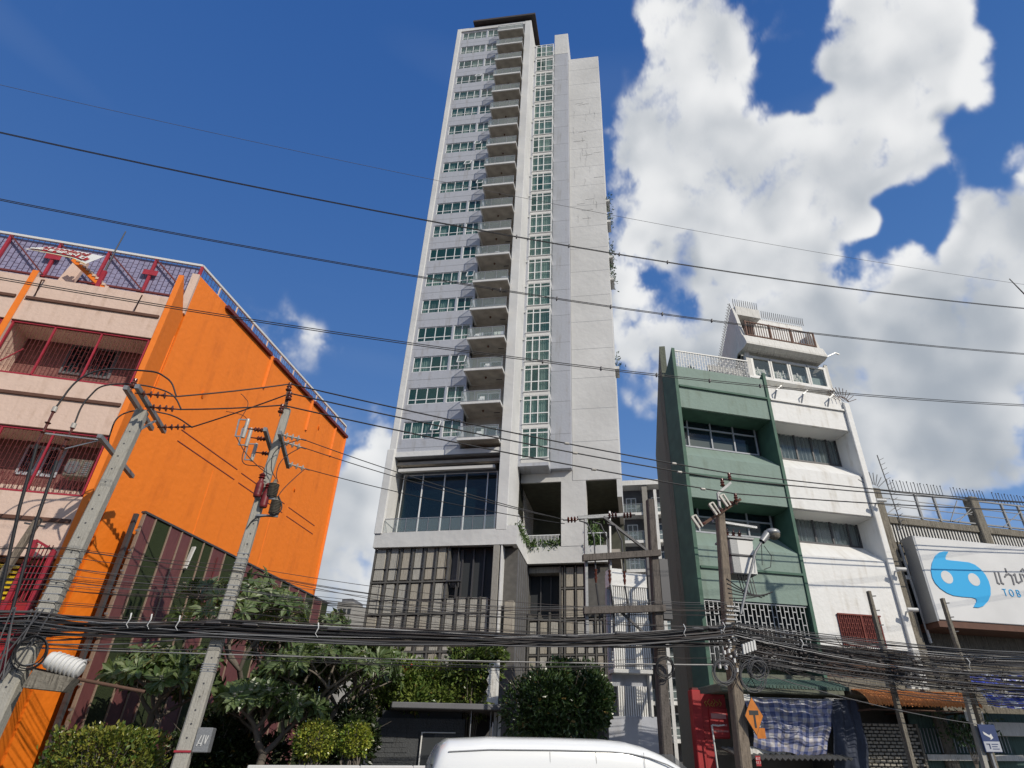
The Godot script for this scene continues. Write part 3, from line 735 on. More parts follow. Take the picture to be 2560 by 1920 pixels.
func podium() -> void:
	var t := thing("parking_podium", "gray podium of stone panels and dark upright fins below the white terrace band", "building", plot, Vector3(-5, 0, -6))
	var s := sh()
	s.box(-13.45, -2.9, 0, 15.15, -16, -0.9); part(t, "wall", s, M.fin_gray)
	s = sh(); s.box(-2.9, 3.4, 0, 15.0, -16, -6.6); part(t, "wall", s, M.fin_gray)
	var rows := [[13.0, 15.1], [10.75, 12.55], [8.3, 10.35], [5.9, 8.0], [3.4, 5.6], [0.4, 3.1]]
	# left front: seven wide panels, then the dark void with columns
	var edges := [-13.42, -12.35, -11.42, -10.52, -9.62, -8.75, -7.82, -6.98, -6.15, -5.32, -4.55]
	for k in edges.size() - 1:
		for j in rows.size():
			if k >= 6 and j < 2 and not (k == 6 and j == 1 and false): continue
			var top: float = rows[j][1]
			if k >= 6 and j == 2: top = 11.5
			var w: float = edges[k + 1] - edges[k]
			s = sh(); s.bevel(edges[k] + 0.13, edges[k] + w * 0.76, rows[j][0] - 0.12, top + 0.06, -0.75, -0.28 + rng.randf_range(-0.02, 0.02), 0.02)
			part(t, "panel", s, M.panel_stone if rng.randf() < 0.6 else M.panel_warm)
			s = sh(); s.bevel(edges[k] + w * 0.81, edges[k + 1] - 0.05, rows[j][0] - 0.12, top + 0.06, -0.85, -0.36, 0.02)
			part(t, "panel", s, M.panel_warm if rng.randf() < 0.6 else M.panel_stone)
	for k in edges.size():
		var top := 15.15 if k <= 6 else 11.6
		s = sh(); s.box(edges[k] - 0.03, edges[k] + 0.09, 0.3, top, -0.9, -0.22); part(t, "fin", s, M.fin_gray)
		if k < edges.size() - 1:
			s = sh(); s.box(edges[k] + 0.66, edges[k] + 0.70, 0.3, top, -0.9, -0.27); part(t, "thin_fin", s, M.dark_frame)
	for y in [12.73, 10.55, 8.1, 5.75, 3.25]:
		s = sh(); s.box(-13.45, -7.75 if y > 11 else -4.5, y - 0.06, y + 0.06, -0.9, -0.2); part(t, "transom", s, M.fin_gray)
		s = sh(); s.box(-13.45, -7.75 if y > 11 else -4.5, y + 0.95, y + 0.98, -0.9, -0.22); part(t, "rail", s, M.dark_frame)
	s = sh(); s.box(-7.75, -4.55, 11.55, 15.1, -0.93, -0.89); part(t, "void", s, M.dark_room)
	for x in [-7.75, -6.9, -6.1, -5.3]:
		s = sh(); s.box(x - 0.05, x + 0.05, 11.55, 15.12, -0.88, -0.7); part(t, "thin_fin", s, M.dark_frame)
	s = sh(); s.box(-7.75, -6.9, 12.4, 15.1, -0.88, -0.8); part(t, "dark_panel", s, M.bg_gray)
	s = sh(); s.box(-7.8, -6.8, 12.66, 12.76, -0.5, -0.1); part(t, "rail", s, M.dark_frame)
	s = sh(); s.bevel(-4.52, -4.06, 0, 15.13, -0.9, 0.03, 0.02); part(t, "column", s, M.concrete)
	s = sh(); s.bevel(-3.98, -3.86, 0, 15.13, -0.9, 0.0, 0.02); part(t, "column", s, M.tower_white)
	# return wall and the set-back right front
	for k in 6:
		s = sh(); s.box(-2.9, -2.86, 0.5, 14.9, -1.2 - k * 0.9, -0.95 - k * 0.9); part(t, "side_fin", s, M.bg_gray)
	s = sh(); s.box(-2.9, -1.75, 0, 11.2, -6.6, -5.6); part(t, "wall", s, M.fin_gray)
	s = sh(); s.bevel(-3.6, -2.95, 8.7, 11.3, -0.9, -0.35, 0.02); part(t, "panel", s, M.panel_warm)
	var e2 := [-2.75, -1.95, -1.15, -0.35, 0.0, 0.85, 1.6, 2.3, 2.95, 3.4]
	for k in e2.size() - 1:
		for j in 6:
			var y0: float = [13.35, 11.1, 8.6, 6.2, 3.8, 0.4][j]; var y1: float = [14.85, 13.1, 10.8, 8.4, 6.0, 3.6][j]
			if k < 3 and j < 2: continue
			if k >= 6 and j < 2: continue
			s = sh(); s.bevel(e2[k] + 0.1, e2[k + 1] - 0.14, y0, minf(y1, 11.4 if k < 3 else 15.0), -6.4, -5.42 + rng.randf_range(-0.03, 0.03), 0.02)
			part(t, "panel", s, M.panel_warm if rng.randf() < 0.6 else M.panel_stone)
		s = sh(); s.box(e2[k] - 0.05, e2[k] + 0.06, 0.3, 14.95 if k > 2 and k < 7 else 11.5, -6.6, -5.32); part(t, "fin", s, M.fin_gray)
	for y in [13.22, 10.95, 8.5, 6.1]:
		s = sh(); s.box(-0.35 if y > 11 else -2.8, 1.65 if y > 11 else 3.4, y - 0.06, y + 0.06, -6.5, -5.36); part(t, "transom", s, M.fin_gray)
	s = sh(); s.box(-2.8, -0.42, 11.5, 14.5, -6.62, -6.58); part(t, "void", s, M.dark_room)
	for x in [-2.0, -1.2]:
		s = sh(); s.box(x - 0.04, x + 0.04, 11.5, 14.9, -6.55, -6.4); part(t, "thin_fin", s, M.dark_frame)
	s = sh(); s.box(-2.85, -0.4, 14.5, 14.95, -6.6, -5.6); part(t, "soffit_beam", s, M.panel_stone)
	s = sh(); s.box(1.65, 3.4, 11.2, 14.95, -6.62, -5.7); part(t, "dark_panel", s, M.fin_gray)

func background() -> void:
	var t := thing("gray_apartment_block", "gray low apartment block with white floor edges behind the tower's right side", "building", plot, Vector3(8, 0, -24))
	var s := sh(); s.box(3.0, 12.5, 0, 27.2, -32, -21.2); part(t, "wall", s, M.bg_gray)
	s = sh(); s.box(2.7, 13, 27.2, 27.75, -32, -19.6); part(t, "roof", s, M.white)
	for i in 8:
		var y := 3.6 + 2.95 * i
		s = sh(); s.box(2.9, 12.5, y - 0.3, y, -21.2, -19.9); part(t, "floor_edge", s, M.white)
		for x in [4.0, 5.5, 8.2, 9.8]:
			var w := window_part(t)
			s = sh(); s.box(x - 0.5, x + 0.1 + 0.4, y + 0.3, y + 2.0, -21.2, -21.18); part(w, "dark_opening", s, M.dark_room)
			pane_grid(w, [x - 0.5, x, x + 0.5], [y + 0.3, y + 0.9, y + 2.0], -21.1, 0.05, M.window_frame, M.pane_clear)
		s = sh(); s.bar(Vector3(3.0, y + 0.95, -19.95), Vector3(12.4, y + 0.95, -19.95), 0.05)
		for k in 14: s.bar(Vector3(3.05 + k * 0.7, y, -19.95), Vector3(3.05 + k * 0.7, y + 0.95, -19.95), 0.035)
		var r := part(t, "railing", s, M.galvanized)
		s = sh(); s.quad(Vector3(3.0, y + 0.05, -19.97), Vector3(12.4, y + 0.05, -19.97), Vector3(12.4, y + 0.9, -19.97), Vector3(3.0, y + 0.9, -19.97)); part(r, "glass_panel", s, M.rail_glass)
	for x in [2.8, 6.95, 10.9]:
		s = sh(); s.box(x - 0.25, x + 0.3, 0, 27.2, -20.2, -19.75); part(t, "column", s, M.concrete)
	s = sh(); s.box(7.9, 8.2, 0, 26.6, -20.3, -19.6); part(t, "column", s, M.white)

	t = thing("distant_block", "small pale gray high-rise far behind the trees left of the tower", "building", plot, Vector3(-72, 0, -124))
	s = sh(); s.box(-74.2, -70.0, 0, 38.2, -129, -120); part(t, "wall", s, M.concrete)
	s = sh(); s.box(-73.6, -70.6, 38.2, 39.2, -128, -121); part(t, "roof", s, M.bg_gray)
	for i in 11:
		for k in 3:
			s = sh(); s.box(-73.8 + k * 1.35, -72.9 + k * 1.35, 4 + i * 3.1, 5.4 + i * 3.1, -120.05, -119.97); part(t, "window", s, M.dark_room)

func grille(s: Shape, x0: float, x1: float, y0: float, y1: float, z: float, cw: float, ch: float, r: float) -> void:
	# upright rods with short staggered cross bars, as in a brick bond
	var k := 0
	var x := x0
	while x <= x1 + 0.001:
		s.box(x - r, x + r, y0, y1, z - r, z + r)
		if x + cw <= x1 + 0.001:
			var y := y0 + (ch * 0.5 if k % 2 == 0 else 0.0)
			while y < y1:
				if y > y0 + 0.01: s.box(x + r, x + cw - r, y - r, y + r, z - r * 0.8, z + r * 0.8)
				y += ch
		x += cw; k += 1

func band(s: Shape, x0: float, x1: float, y0: float, y1: float, sill: float) -> void:
	# parapet of a storey: upright face at the front, top sloping back to the sill of the opening
	s.side(PackedVector2Array([Vector2(0.0, y0), Vector2(1.1, y0), Vector2(1.1, y1), Vector2(0.06, sill), Vector2(0.0, sill)]), x0, x1)

func left_building() -> void:
	var t := thing("orange_corner_building", "orange and pink corner shophouse with red balcony grilles and a caged roof deck", "building", street, Vector3(-16, 0, -3))
	var s := sh()
	# body: facade rooms and the long side wall (its top follows the plot line, not the street)
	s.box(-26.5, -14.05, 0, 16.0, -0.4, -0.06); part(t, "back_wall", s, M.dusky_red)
	s = sh()
	for k in 2: s.box(-26.5, -14.05, [12.0, 8.3][k] - 0.2, [12.0, 8.3][k], -0.06, 0.3)
	part(t, "floor", s, M.pink)
	var c0 := Vector3(-13.94, 0, 0)
	var dir := (street.basis.inverse() * (soi.basis * Vector3(0, 0, -1)))
	var c1 := c0 + dir * 13.4
	s = sh()
	var w := dir.cross(Vector3.UP).normalized() * -12.0
	s.hexa([c0 + w, c0, c1, c1 + w, c0 + w + Vector3(0, 17.43, 0), c0 + Vector3(0, 17.43, 0), c1 + Vector3(0, 17.43, 0), c1 + w + Vector3(0, 17.43, 0)])
	s.v.resize(0); s.n.resize(0); s.c.resize(0); s.uv.resize(0)
	var up := Vector3(0, 17.43, 0)
	var inn := dir.cross(Vector3.UP).normalized() * -0.22
	s.hexa([c0 + inn, c0, c1, c1 + inn, c0 + inn + up, c0 + up, c1 + up, c1 + inn + up])
	part(t, "side_wall", s, M.orange)
	s = sh()
	s.hexa([c1 + w, c1, c1 + dir * -0.2, c1 + w + dir * -0.2, c1 + w + up * 0.95, c1 + up, c1 + up + dir * -0.2, c1 + w + up * 0.95 + dir * -0.2]); part(t, "rear_wall", s, M.orange)
	s = sh(); s.hexa([c0 + w * 1.0, c0 + inn, c1 + inn, c1 + w, c0 + w + Vector3(0, 15.5, 0), c0 + inn + Vector3(0, 15.5, 0), c1 + inn + Vector3(0, 15.5, 0), c1 + w + Vector3(0, 15.5, 0)])
	part(t, "roof_deck", s, M.pink)
	# ribs, ledges and seams on the side wall
	var at := func(z: float, y: float, out: float) -> Vector3: return c0 + dir * (-z) + Vector3(0, y, 0) - inn.normalized() * out
	for z in [-5.25, -9.2, -11.95, -13.2]:
		s = sh()
		var y0: float = {-5.25: 15.7, -9.2: 15.65, -11.95: 15.55, -13.2: 9.0}[z]
		s.bar(at.call(z, y0, 0.02), at.call(z, 17.25, 0.02), 0.14, 0.08); part(t, "rib", s, M.orange)
	for q in [[-1.65, -5.1], [-5.4, -9.05], [-9.35, -13.3]]:
		s = sh(); s.bar(at.call(q[0], 17.3, 0.06), at.call(q[1], 17.3, 0.06), 0.16, 0.14); part(t, "ledge", s, M.maroon_paint)
	for q in [[11.82, -1.7, -5.2], [11.39, -1.7, -5.2], [11.78, -9.4, -12.0], [11.36, -9.4, -12.0], [11.8, -5.5, -9.0], [11.38, -5.5, -9.0]]:
		s = sh(); s.bar(at.call(q[1], q[0], 0.003), at.call(q[2], q[0], 0.003), 0.02, 0.035); part(t, "seam", s, M.maroon_paint)
	for q in [[-3.0, 3.3, 8.0], [-3.9, 5.0, 11.2], [-8.2, 8.4, 11.2]]:
		s = sh(); s.bar(at.call(q[0], q[1], 0.002), at.call(q[0], q[2], 0.002), 0.03, 0.02); part(t, "seam", s, M.orange)
	for k in 3:      # patched spots in the render
		s = sh()
		var p: Vector3 = at.call(rng.randf_range(-0.6, -12), rng.randf_range(9, 16.5), 0.012)
		s.ball(p, Vector3(0.02, rng.randf_range(0.08, 0.2), 0.12), 5, 7); part(t, "plaster_patch", s, M.orange)
	# fins between the bays
	s = sh(); s.side(PackedVector2Array([Vector2(0.02, 0), Vector2(1.15, 0), Vector2(1.15, 16.5), Vector2(0.16, 15.6), Vector2(0.02, 15.6)]), -14.16, -13.99); part(t, "fin", s, M.orange)
	s = sh(); s.bar(Vector3(-13.99, 11.5, 0.03), Vector3(-13.99, 14.6, 0.03), 0.06, 0.1); part(t, "ridge", s, M.orange)
	for x in [-18.32, -22.5]:
		s = sh(); s.side(PackedVector2Array([Vector2(0.02, 0), Vector2(1.14, 0), Vector2(1.14, 15.72), Vector2(0.3, 15.0), Vector2(0.02, 15.0)]), x, x + 0.17); part(t, "fin", s, M.pink)
		s = sh(); s.box(x - 0.004, x + 0.174, 0, 15.72, 1.14, 1.16); part(t, "fin_edge", s, M.orange)
	s = sh(); s.box(-14.2, -13.95, 15.6, 17.44, -0.25, 0.12); part(t, "corner_block", s, M.pink)
	var bays := [[-22.33, -18.34], [-18.15, -14.17], [-26.5, -22.52]]
	for b in bays:
		for q in [[13.76, 15.5, 15.5], [10.18, 11.84, 12.42], [6.48, 8.22, 8.75]]:
			s = sh()
			if q[0] > 13: s.box(b[0], b[1], q[0], q[1], 0.0, 1.1)
			else: band(s, b[0], b[1], q[0], q[1], q[2])
			part(t, "parapet_band", s, M.pink)
			var ly: float = {13.76: 14.62, 10.18: 11.2, 6.48: 7.5}[q[0]]
			s = sh(); s.box(b[0] + 0.05, b[1] - 0.05, ly - 0.05, ly + 0.05, 1.1, 1.16); part(t, "ledge", s, M.brown_trim)
			s = sh(); s.box(b[0], b[1], q[0] - 0.03, q[0], 0.9, 1.12); part(t, "drip_edge", s, M.brown_trim)
		# red balcony frames and grilles, windows behind
		for q in [[11.86, 13.72, 12.68, 13.72], [8.24, 10.14, 9.15, 10.02]]:
			s = sh()
			for x in [b[0] + 0.06, lerpf(b[0], b[1], 0.31), lerpf(b[0], b[1], 0.64), b[1] - 0.06]:
				s.bar(Vector3(x, q[0], 1.06), Vector3(x, q[1], 1.06), 0.05)
			s.bar(Vector3(b[0], q[0] + 0.02, 1.06), Vector3(b[1], q[0] + 0.02, 1.06), 0.05)
			s.bar(Vector3(b[0], q[1] - 0.02, 1.06), Vector3(b[1], q[1] - 0.02, 1.06), 0.05)
			s.bar(Vector3(b[0], q[0] + 0.02, 1.06), Vector3(b[0] + 0.7, q[0] + 0.9, 1.06), 0.03)
			var f := part(t, "balcony_frame", s, M.red_metal)
			s = sh()
			if q[0] > 10: grille(s, b[0] + 0.1, b[1] - 0.1, q[0] + 0.04, q[1], 1.04, 0.11, 0.42, 0.0045)
			else:
				grille(s, b[0] + 0.1, b[1] - 0.1, q[0] + 0.04, q[1], 1.04, 0.11, 0.42, 0.0045)
				for k in 26:
					var x: float = b[0] + 0.1 + k * 0.145
					s.bar(Vector3(x, q[0] + 0.05, 1.05), Vector3(x + 0.09, q[0] + 0.55, 1.05), 0.012); s.bar(Vector3(x + 0.18, q[0] + 0.05, 1.05), Vector3(x + 0.09, q[0] + 0.55, 1.05), 0.012)
			part(f, "grille", s, M.maroon_paint)
			var wx := []
			if q[0] > 10: wx = [[b[0] + 1.35, b[0] + 2.72]]
			else: wx = [[b[0] + 1.53, b[0] + 1.93], [b[0] + 2.1, b[0] + 2.5]]
			for x in wx:
				var w2 := window_part(t)
				s = sh(); s.box(x[0], x[1], q[2], q[3], -0.058, -0.045); part(w2, "dark_opening", s, M.dark_room)
				var xs := [x[0], (x[0] + x[1]) / 2, x[1]] if q[0] > 10 else [x[0], x[1]]
				pane_grid(w2, xs, [q[2], q[3]], 0.0, 0.045, M.bg_gray if q[0] > 10 else M.tower_gray, M.pane_dark, 0.05)
				s = sh(); grille(s, x[0] + 0.05, x[1] - 0.05, q[2] + 0.03, q[3] - 0.03, 0.03, 0.13, 0.34, 0.012); part(w2, "grille", s, M.maroon_paint)
	# roof cage: posts, sheets with a mesh of rods, diagonal braces, white top beam
	var cage := func(a: Vector3, d: Vector3, length: float, y0: float, y1: float, nposts: int, side: bool) -> void:
		var nrm := d.cross(Vector3.UP)
		s = sh(); s.bar(a + Vector3(0, y1, 0), a + d * length + Vector3(0, y1, 0), 0.09, 0.09); part(t, "cage_beam", s, M.white_rail)
		for k in nposts + 1:
			var p: Vector3 = a + d * (length * k / nposts)
			s = sh(); s.bar(p + Vector3(0, y0, 0), p + Vector3(0, y1 - 0.05, 0), 0.09 if not side else 0.05); part(t, "cage_post", s, M.red_metal if not side else M.pink)
			if k < nposts:
				var q: Vector3 = a + d * (length * (k + 1) / nposts)
				var sheet := sh()
				if not side:
					sheet.quad(p + Vector3(0, y0, 0) - nrm * 0.1, q + Vector3(0, y0, 0) - nrm * 0.1, q + Vector3(0, y1 - 0.06, 0) - nrm * 0.1, p + Vector3(0, y1 - 0.06, 0) - nrm * 0.1)
					part(t, "cage_sheet", sheet, M.cage_sheet)
				var g := sh()
				var n: int = int((q - p).length() / 0.17)
				for j in range(1, n):
					var u: Vector3 = p.lerp(q, float(j) / n)
					g.bar(u + Vector3(0, y0, 0), u + Vector3(0, y1 - 0.06, 0), 0.012)
					var yy: float = y0 + (0.2 if j % 2 == 0 else 0.0)
					while yy < y1:
						g.bar(u + Vector3(0, yy, 0), p.lerp(q, float(j + 1) / n) + Vector3(0, yy, 0), 0.011); yy += 0.4
				part(t, "cage_grille", g, M.cage_bar if not side else M.cage_bar)
				if not side:
					s = sh(); s.bar(p + Vector3(0, y1 - 0.08, 0) + nrm * 0.04, q + Vector3(0, y0 + 0.05, 0) + nrm * 0.04, 0.045); part(t, "cage_brace", s, M.maroon_paint)
					s = sh(); s.bar(p + Vector3(0, y0 + 0.04, 0), q + Vector3(0, y0 + 0.04, 0), 0.07); part(t, "cage_rail", s, M.maroon_paint)
				if not side and k % 2 == 1:
					s = sh()
					s.prism(PackedVector2Array([Vector2(p.x - 0.24, y0 + 0.78), Vector2(p.x + 0.24, y0 + 0.78), Vector2(p.x + 0.24, y0 + 1.0), Vector2(p.x - 0.24, y0 + 1.0)]), p.z + 0.05, p.z + 0.07); part(t, "cage_plate", s, M.red_metal)
	cage.call(Vector3(-26.5, 0, 0.02), Vector3.RIGHT, 12.5, 16.3, 17.93, 8, false)
	cage.call(c0 + inn * 0.5, dir, 13.3, 17.43, 17.98, 11, true)
	# stair hood rising behind the banner
	s = sh(); s.prism(PackedVector2Array([Vector2(-18.0, 15.5), Vector2(-17.55, 15.5), Vector2(-17.35, 16.9), Vector2(-17.75, 16.9)]), 0.35, 0.5); part(t, "stair_post", s, M.pink)
	s = sh(); s.bar(Vector3(-17.5, 16.5, 1.0), Vector3(-16.15, 15.45, 1.0), 0.08, 0.12); part(t, "stair_post", s, M.orange)
	for k in 10:
		s = sh(); s.box(-17.35 + k * 0.13, -17.25 + k * 0.13, 16.42 - k * 0.1, 16.5 - k * 0.1, 0.93, 1.07); part(t, "stair_nosing", s, M.pink)
	# brackets for wires on the top band
	for x in [-19.2, -17.9, -15.0]:
		s = sh(); s.bar(Vector3(x, 14.75, 1.12), Vector3(x + 0.25, 15.05, 1.6), 0.035); s.bar(Vector3(x + 0.25, 15.05, 1.6), Vector3(x + 0.02, 15.4, 1.12), 0.035); part(t, "bracket", s, M.brown_trim)
	# ground and first floor fronts
	s = sh(); s.box(-26.5, -14.16, 3.3, 6.44, 0.15, 0.3); part(t, "shop_panel", s, M.maroon_paint)
	s = sh(); s.box(-26.5, -14.16, 0, 3.3, 0.0, 0.2); part(t, "shopfront", s, M.dark_room)

	# air conditioner on the balcony
	t = thing("air_conditioner", "dusty beige air conditioner unit behind the red balcony frame", "air conditioner", street, Vector3(-14.8, 8.95, 0.6))
	s = sh(); s.bevel(-15.15, -14.48, 8.95, 9.5, 0.3, 0.68, 0.03); part(t, "case", s, M.old_concrete)
	s = sh(); s.lathe(Vector3(-14.95, 9.22, 0.68), Vector3(0, 0, 1), [[0.2, 0], [0.2, 0.02], [0.17, 0.025], [0, 0.025]], 18); part(t, "fan_guard", s, M.bg_gray)
	s = sh()
	for k in 7: s.box(-14.7, -14.52, 9.02 + k * 0.06, 9.05 + k * 0.06, 0.68, 0.69)
	part(t, "grille", s, M.gray_metal)

	# banner lashed over the roof cage
	t = thing("phone_number_banner", "sagging white and red banner with a phone number lashed to the roof cage", "banner", street, Vector3(-17.6, 16.1, 1.5))
	s = sh()
	var lo := [Vector3(-18.64, 16.25, 1.5), Vector3(-18.2, 16.21, 1.55), Vector3(-17.72, 16.19, 1.55), Vector3(-17.2, 16.15, 1.55), Vector3(-16.78, 16.0, 1.55)]
	var hi := [Vector3(-18.62, 16.29, 1.48), Vector3(-18.13, 16.56, 1.42), Vector3(-17.5, 16.6, 1.4), Vector3(-16.98, 16.58, 1.42), Vector3(-16.4, 16.5, 1.48)]
	for k in 4: s.quad(lo[k], lo[k + 1], hi[k + 1], hi[k])
	part(t, "cloth", s, M.sign_white)
	var on := func(u: float, v: float, out: float) -> Vector3:
		var f := u * 4.0; var k := mini(int(f), 3); var g := f - k
		var a: Vector3 = lo[k].lerp(lo[k + 1], g); var b: Vector3 = hi[k].lerp(hi[k + 1], g)
		var nn: Vector3 = (lo[k + 1] - lo[k]).cross(hi[k] - lo[k]).normalized()
		return a.lerp(b, v) + nn * out
	s = sh()
	for k in 20:
		var u := 0.06 + k * 0.044
		var e0 := 0.05 if k in [0, 19] else 0.0
		s.quad(on.call(u, 0.14 + e0, 0.03), on.call(u + 0.044, 0.14 + e0, 0.03), on.call(u + 0.044, 0.5 - e0, 0.03), on.call(u, 0.5 - e0, 0.03))
	part(t, "red_ground", s, M.red_sign)
	s = sh()
	for k in 16:
		s.quad(on.call(k / 16.0, 0.0, 0.01), on.call((k + 1) / 16.0, 0.0, 0.01), on.call((k + 1) / 16.0, 0.035, 0.01), on.call(k / 16.0, 0.035, 0.01))
	part(t, "green_edge", s, M.logo_green if M.has("logo_green") else M.yellow)
	var digits := "096-979-5410"
	var seg := {"0": "abcdef", "9": "abcfgd", "6": "acdefg", "7": "abc", "5": "acdfg", "4": "bcfg", "1": "bc", "-": "g"}
	s = sh()
	for k in digits.length():
		var u0 := 0.09 + k * 0.068; var u1 := u0 + 0.047; var v0 := 0.2; var v1 := 0.44; var vm := 0.32
		for ch in seg[digits[k]]:
			var q: Array = {"a": [u0, v1, u1, v1], "b": [u1, v1, u1, vm], "c": [u1, vm, u1, v0], "d": [u0, v0, u1, v0], "e": [u0, vm, u0, v0], "f": [u0, v1, u0, vm], "g": [u0, vm, u1, vm]}[ch]
			s.bar(on.call(q[0], q[1], 0.045), on.call(q[2], q[3], 0.045), 0.028, 0.02)
	part(t, "phone_number", s, M.white)
	s = sh()
	for k in 10:      # bold slanted script above the number
		var u := 0.24 + k * 0.062
		s.bar(on.call(u, 0.58, 0.02), on.call(u + 0.012, 0.82, 0.02), 0.035, 0.02)
		s.bar(on.call(u + 0.012, 0.82, 0.02), on.call(u + 0.04, 0.8, 0.02), 0.03, 0.02)
		if k % 3 != 1: s.bar(on.call(u + 0.04, 0.8, 0.02), on.call(u + 0.036, 0.6, 0.02), 0.03, 0.02)
		if k % 3 == 0: s.bar(on.call(u, 0.6, 0.02), on.call(u + 0.036, 0.6, 0.02), 0.03, 0.02)
		if k % 4 == 1: s.bar(on.call(u + 0.01, 0.9, 0.02), on.call(u + 0.035, 0.93, 0.02), 0.025, 0.02)
	part(t, "script", s, M.red_sign)

	t = thing("antenna_rod", "thin dark antenna rod standing up from the pink roof edge", "antenna", street, Vector3(-16.35, 15.5, 1.05))
	s = sh(); s.tube(PackedVector3Array([Vector3(-16.4, 15.5, 1.05), Vector3(-16.42, 17.0, 1.05), Vector3(-16.4, 18.1, 1.05)]), 0.03, 0.02); part(t, "rod", s, M.dark_metal)
	s = sh(); s.box(-16.46, -16.34, 15.5, 16.2, 1.0, 1.1); part(t, "clamp", s, M.red_metal)

	# yellow louvred board and the red stair gate low on the left
	t = thing("yellow_slat_board", "yellow louvred board beside the red gate on the pink facade", "sign", street, Vector3(-15.6, 4, 1.2))
	for k in 15:
		s = sh(); s.hexa([Vector3(-17.8, 4.3 + k * 0.13, 1.3), Vector3(-14.85, 4.3 + k * 0.13, 1.3), Vector3(-14.85, 4.3 + k * 0.13, 1.24), Vector3(-17.8, 4.3 + k * 0.13, 1.24), Vector3(-17.8, 4.4 + k * 0.13, 1.2), Vector3(-14.85, 4.4 + k * 0.13, 1.2), Vector3(-14.85, 4.4 + k * 0.13, 1.16), Vector3(-17.8, 4.4 + k * 0.13, 1.16)])
		part(t, "slat", s, M.yellow)
	t = thing("red_gate", "red steel stair gate with upright bars beside the yellow board", "gate", street, Vector3(-14.5, 3.5, 1.4))
	s = sh()
	for q in [[-14.75, 3.4, -14.68, 6.85], [-14.22, 3.4, -14.16, 6.6]]: s.bar(Vector3(q[0], q[1], 1.4), Vector3(q[2], q[3], 1.4), 0.09)
	s.bar(Vector3(-14.68, 6.85, 1.4), Vector3(-14.16, 6.6, 1.4), 0.06)
	part(t, "frame", s, M.red_metal)
	s = sh()
	for k in 5: s.bar(Vector3(-14.63 + k * 0.09, 5.3, 1.4), Vector3(-14.6 + k * 0.09, 6.75, 1.4), 0.02)
	part(t, "bars", s, M.red_metal)
	s = sh(); s.box(-14.85, -14.16, 3.4, 5.3, 1.33, 1.38); part(t, "panel", s, M.red_sign)

func striped_fence() -> void:
	var t := thing("striped_fence", "tall fence of maroon and leafy green panels along the orange side wall", "fence", soi, Vector3(0.7, 0, -6))
	var e := [-0.72, -1.21, -1.92, -2.5, -3.03, -3.7, -4.21, -4.98, -5.75, -6.75, -7.7, -8.3, -9.1, -9.8, -10.6, -11.3, -12.1, -12.9, -13.6]
	var kind := "mgmmggmgmmgmgmmgmg"
	for k in e.size() - 1:
		var s := sh()
		s.box(0.62 + rng.randf_range(-0.012, 0.012), 0.7, 0.3, 8.36, e[k + 1] + 0.03, e[k] - 0.03)
		part(t, "panel", s, M.fence_maroon if kind[k] == "m" else M.fence_green)
		s = sh(); s.box(0.63, 0.728, 0.2, 8.38, e[k] - 0.022, e[k] + 0.022)
		part(t, "batten", s, M.batten)
	var s := sh(); s.box(0.6, 0.75, 8.37, 8.43, -13.6, -0.66); part(t, "top_rail", s, M.dark_metal)
	for z in [-0.55, -4.0, -7.7, -11.3]:
		s = sh(); s.box(0.5, 0.62, 0, 8.3, z - 0.05, z + 0.05); part(t, "post", s, M.dark_metal)
	for k in 9:
		s = sh(); s.bar(Vector3(0.68, 3.0 + k * 0.6, -0.62), Vector3(0.75, 3.0 + k * 0.6, -0.62), 0.05); part(t, "bolt", s, M.galvanized)
	s = sh(); s.bar(Vector3(0.8, 8.05, -3.15), Vector3(0.78, 7.3, -3.05), 0.14, 0.05); part(t, "torn_batten", s, M.white_worn, "pale batten that hangs loose and crooked")
	s = sh(); s.box(0.735, 0.75, 7.1, 8.1, -4.62, -4.56); part(t, "slit", s, M.maroon_paint)
	for y in [2.6, 5.0]:
		s = sh(); s.box(0.5, 0.6, y - 0.05, y + 0.05, -13.5, -0.7)
		part(t, "cross_rail", s, M.brown_trim)

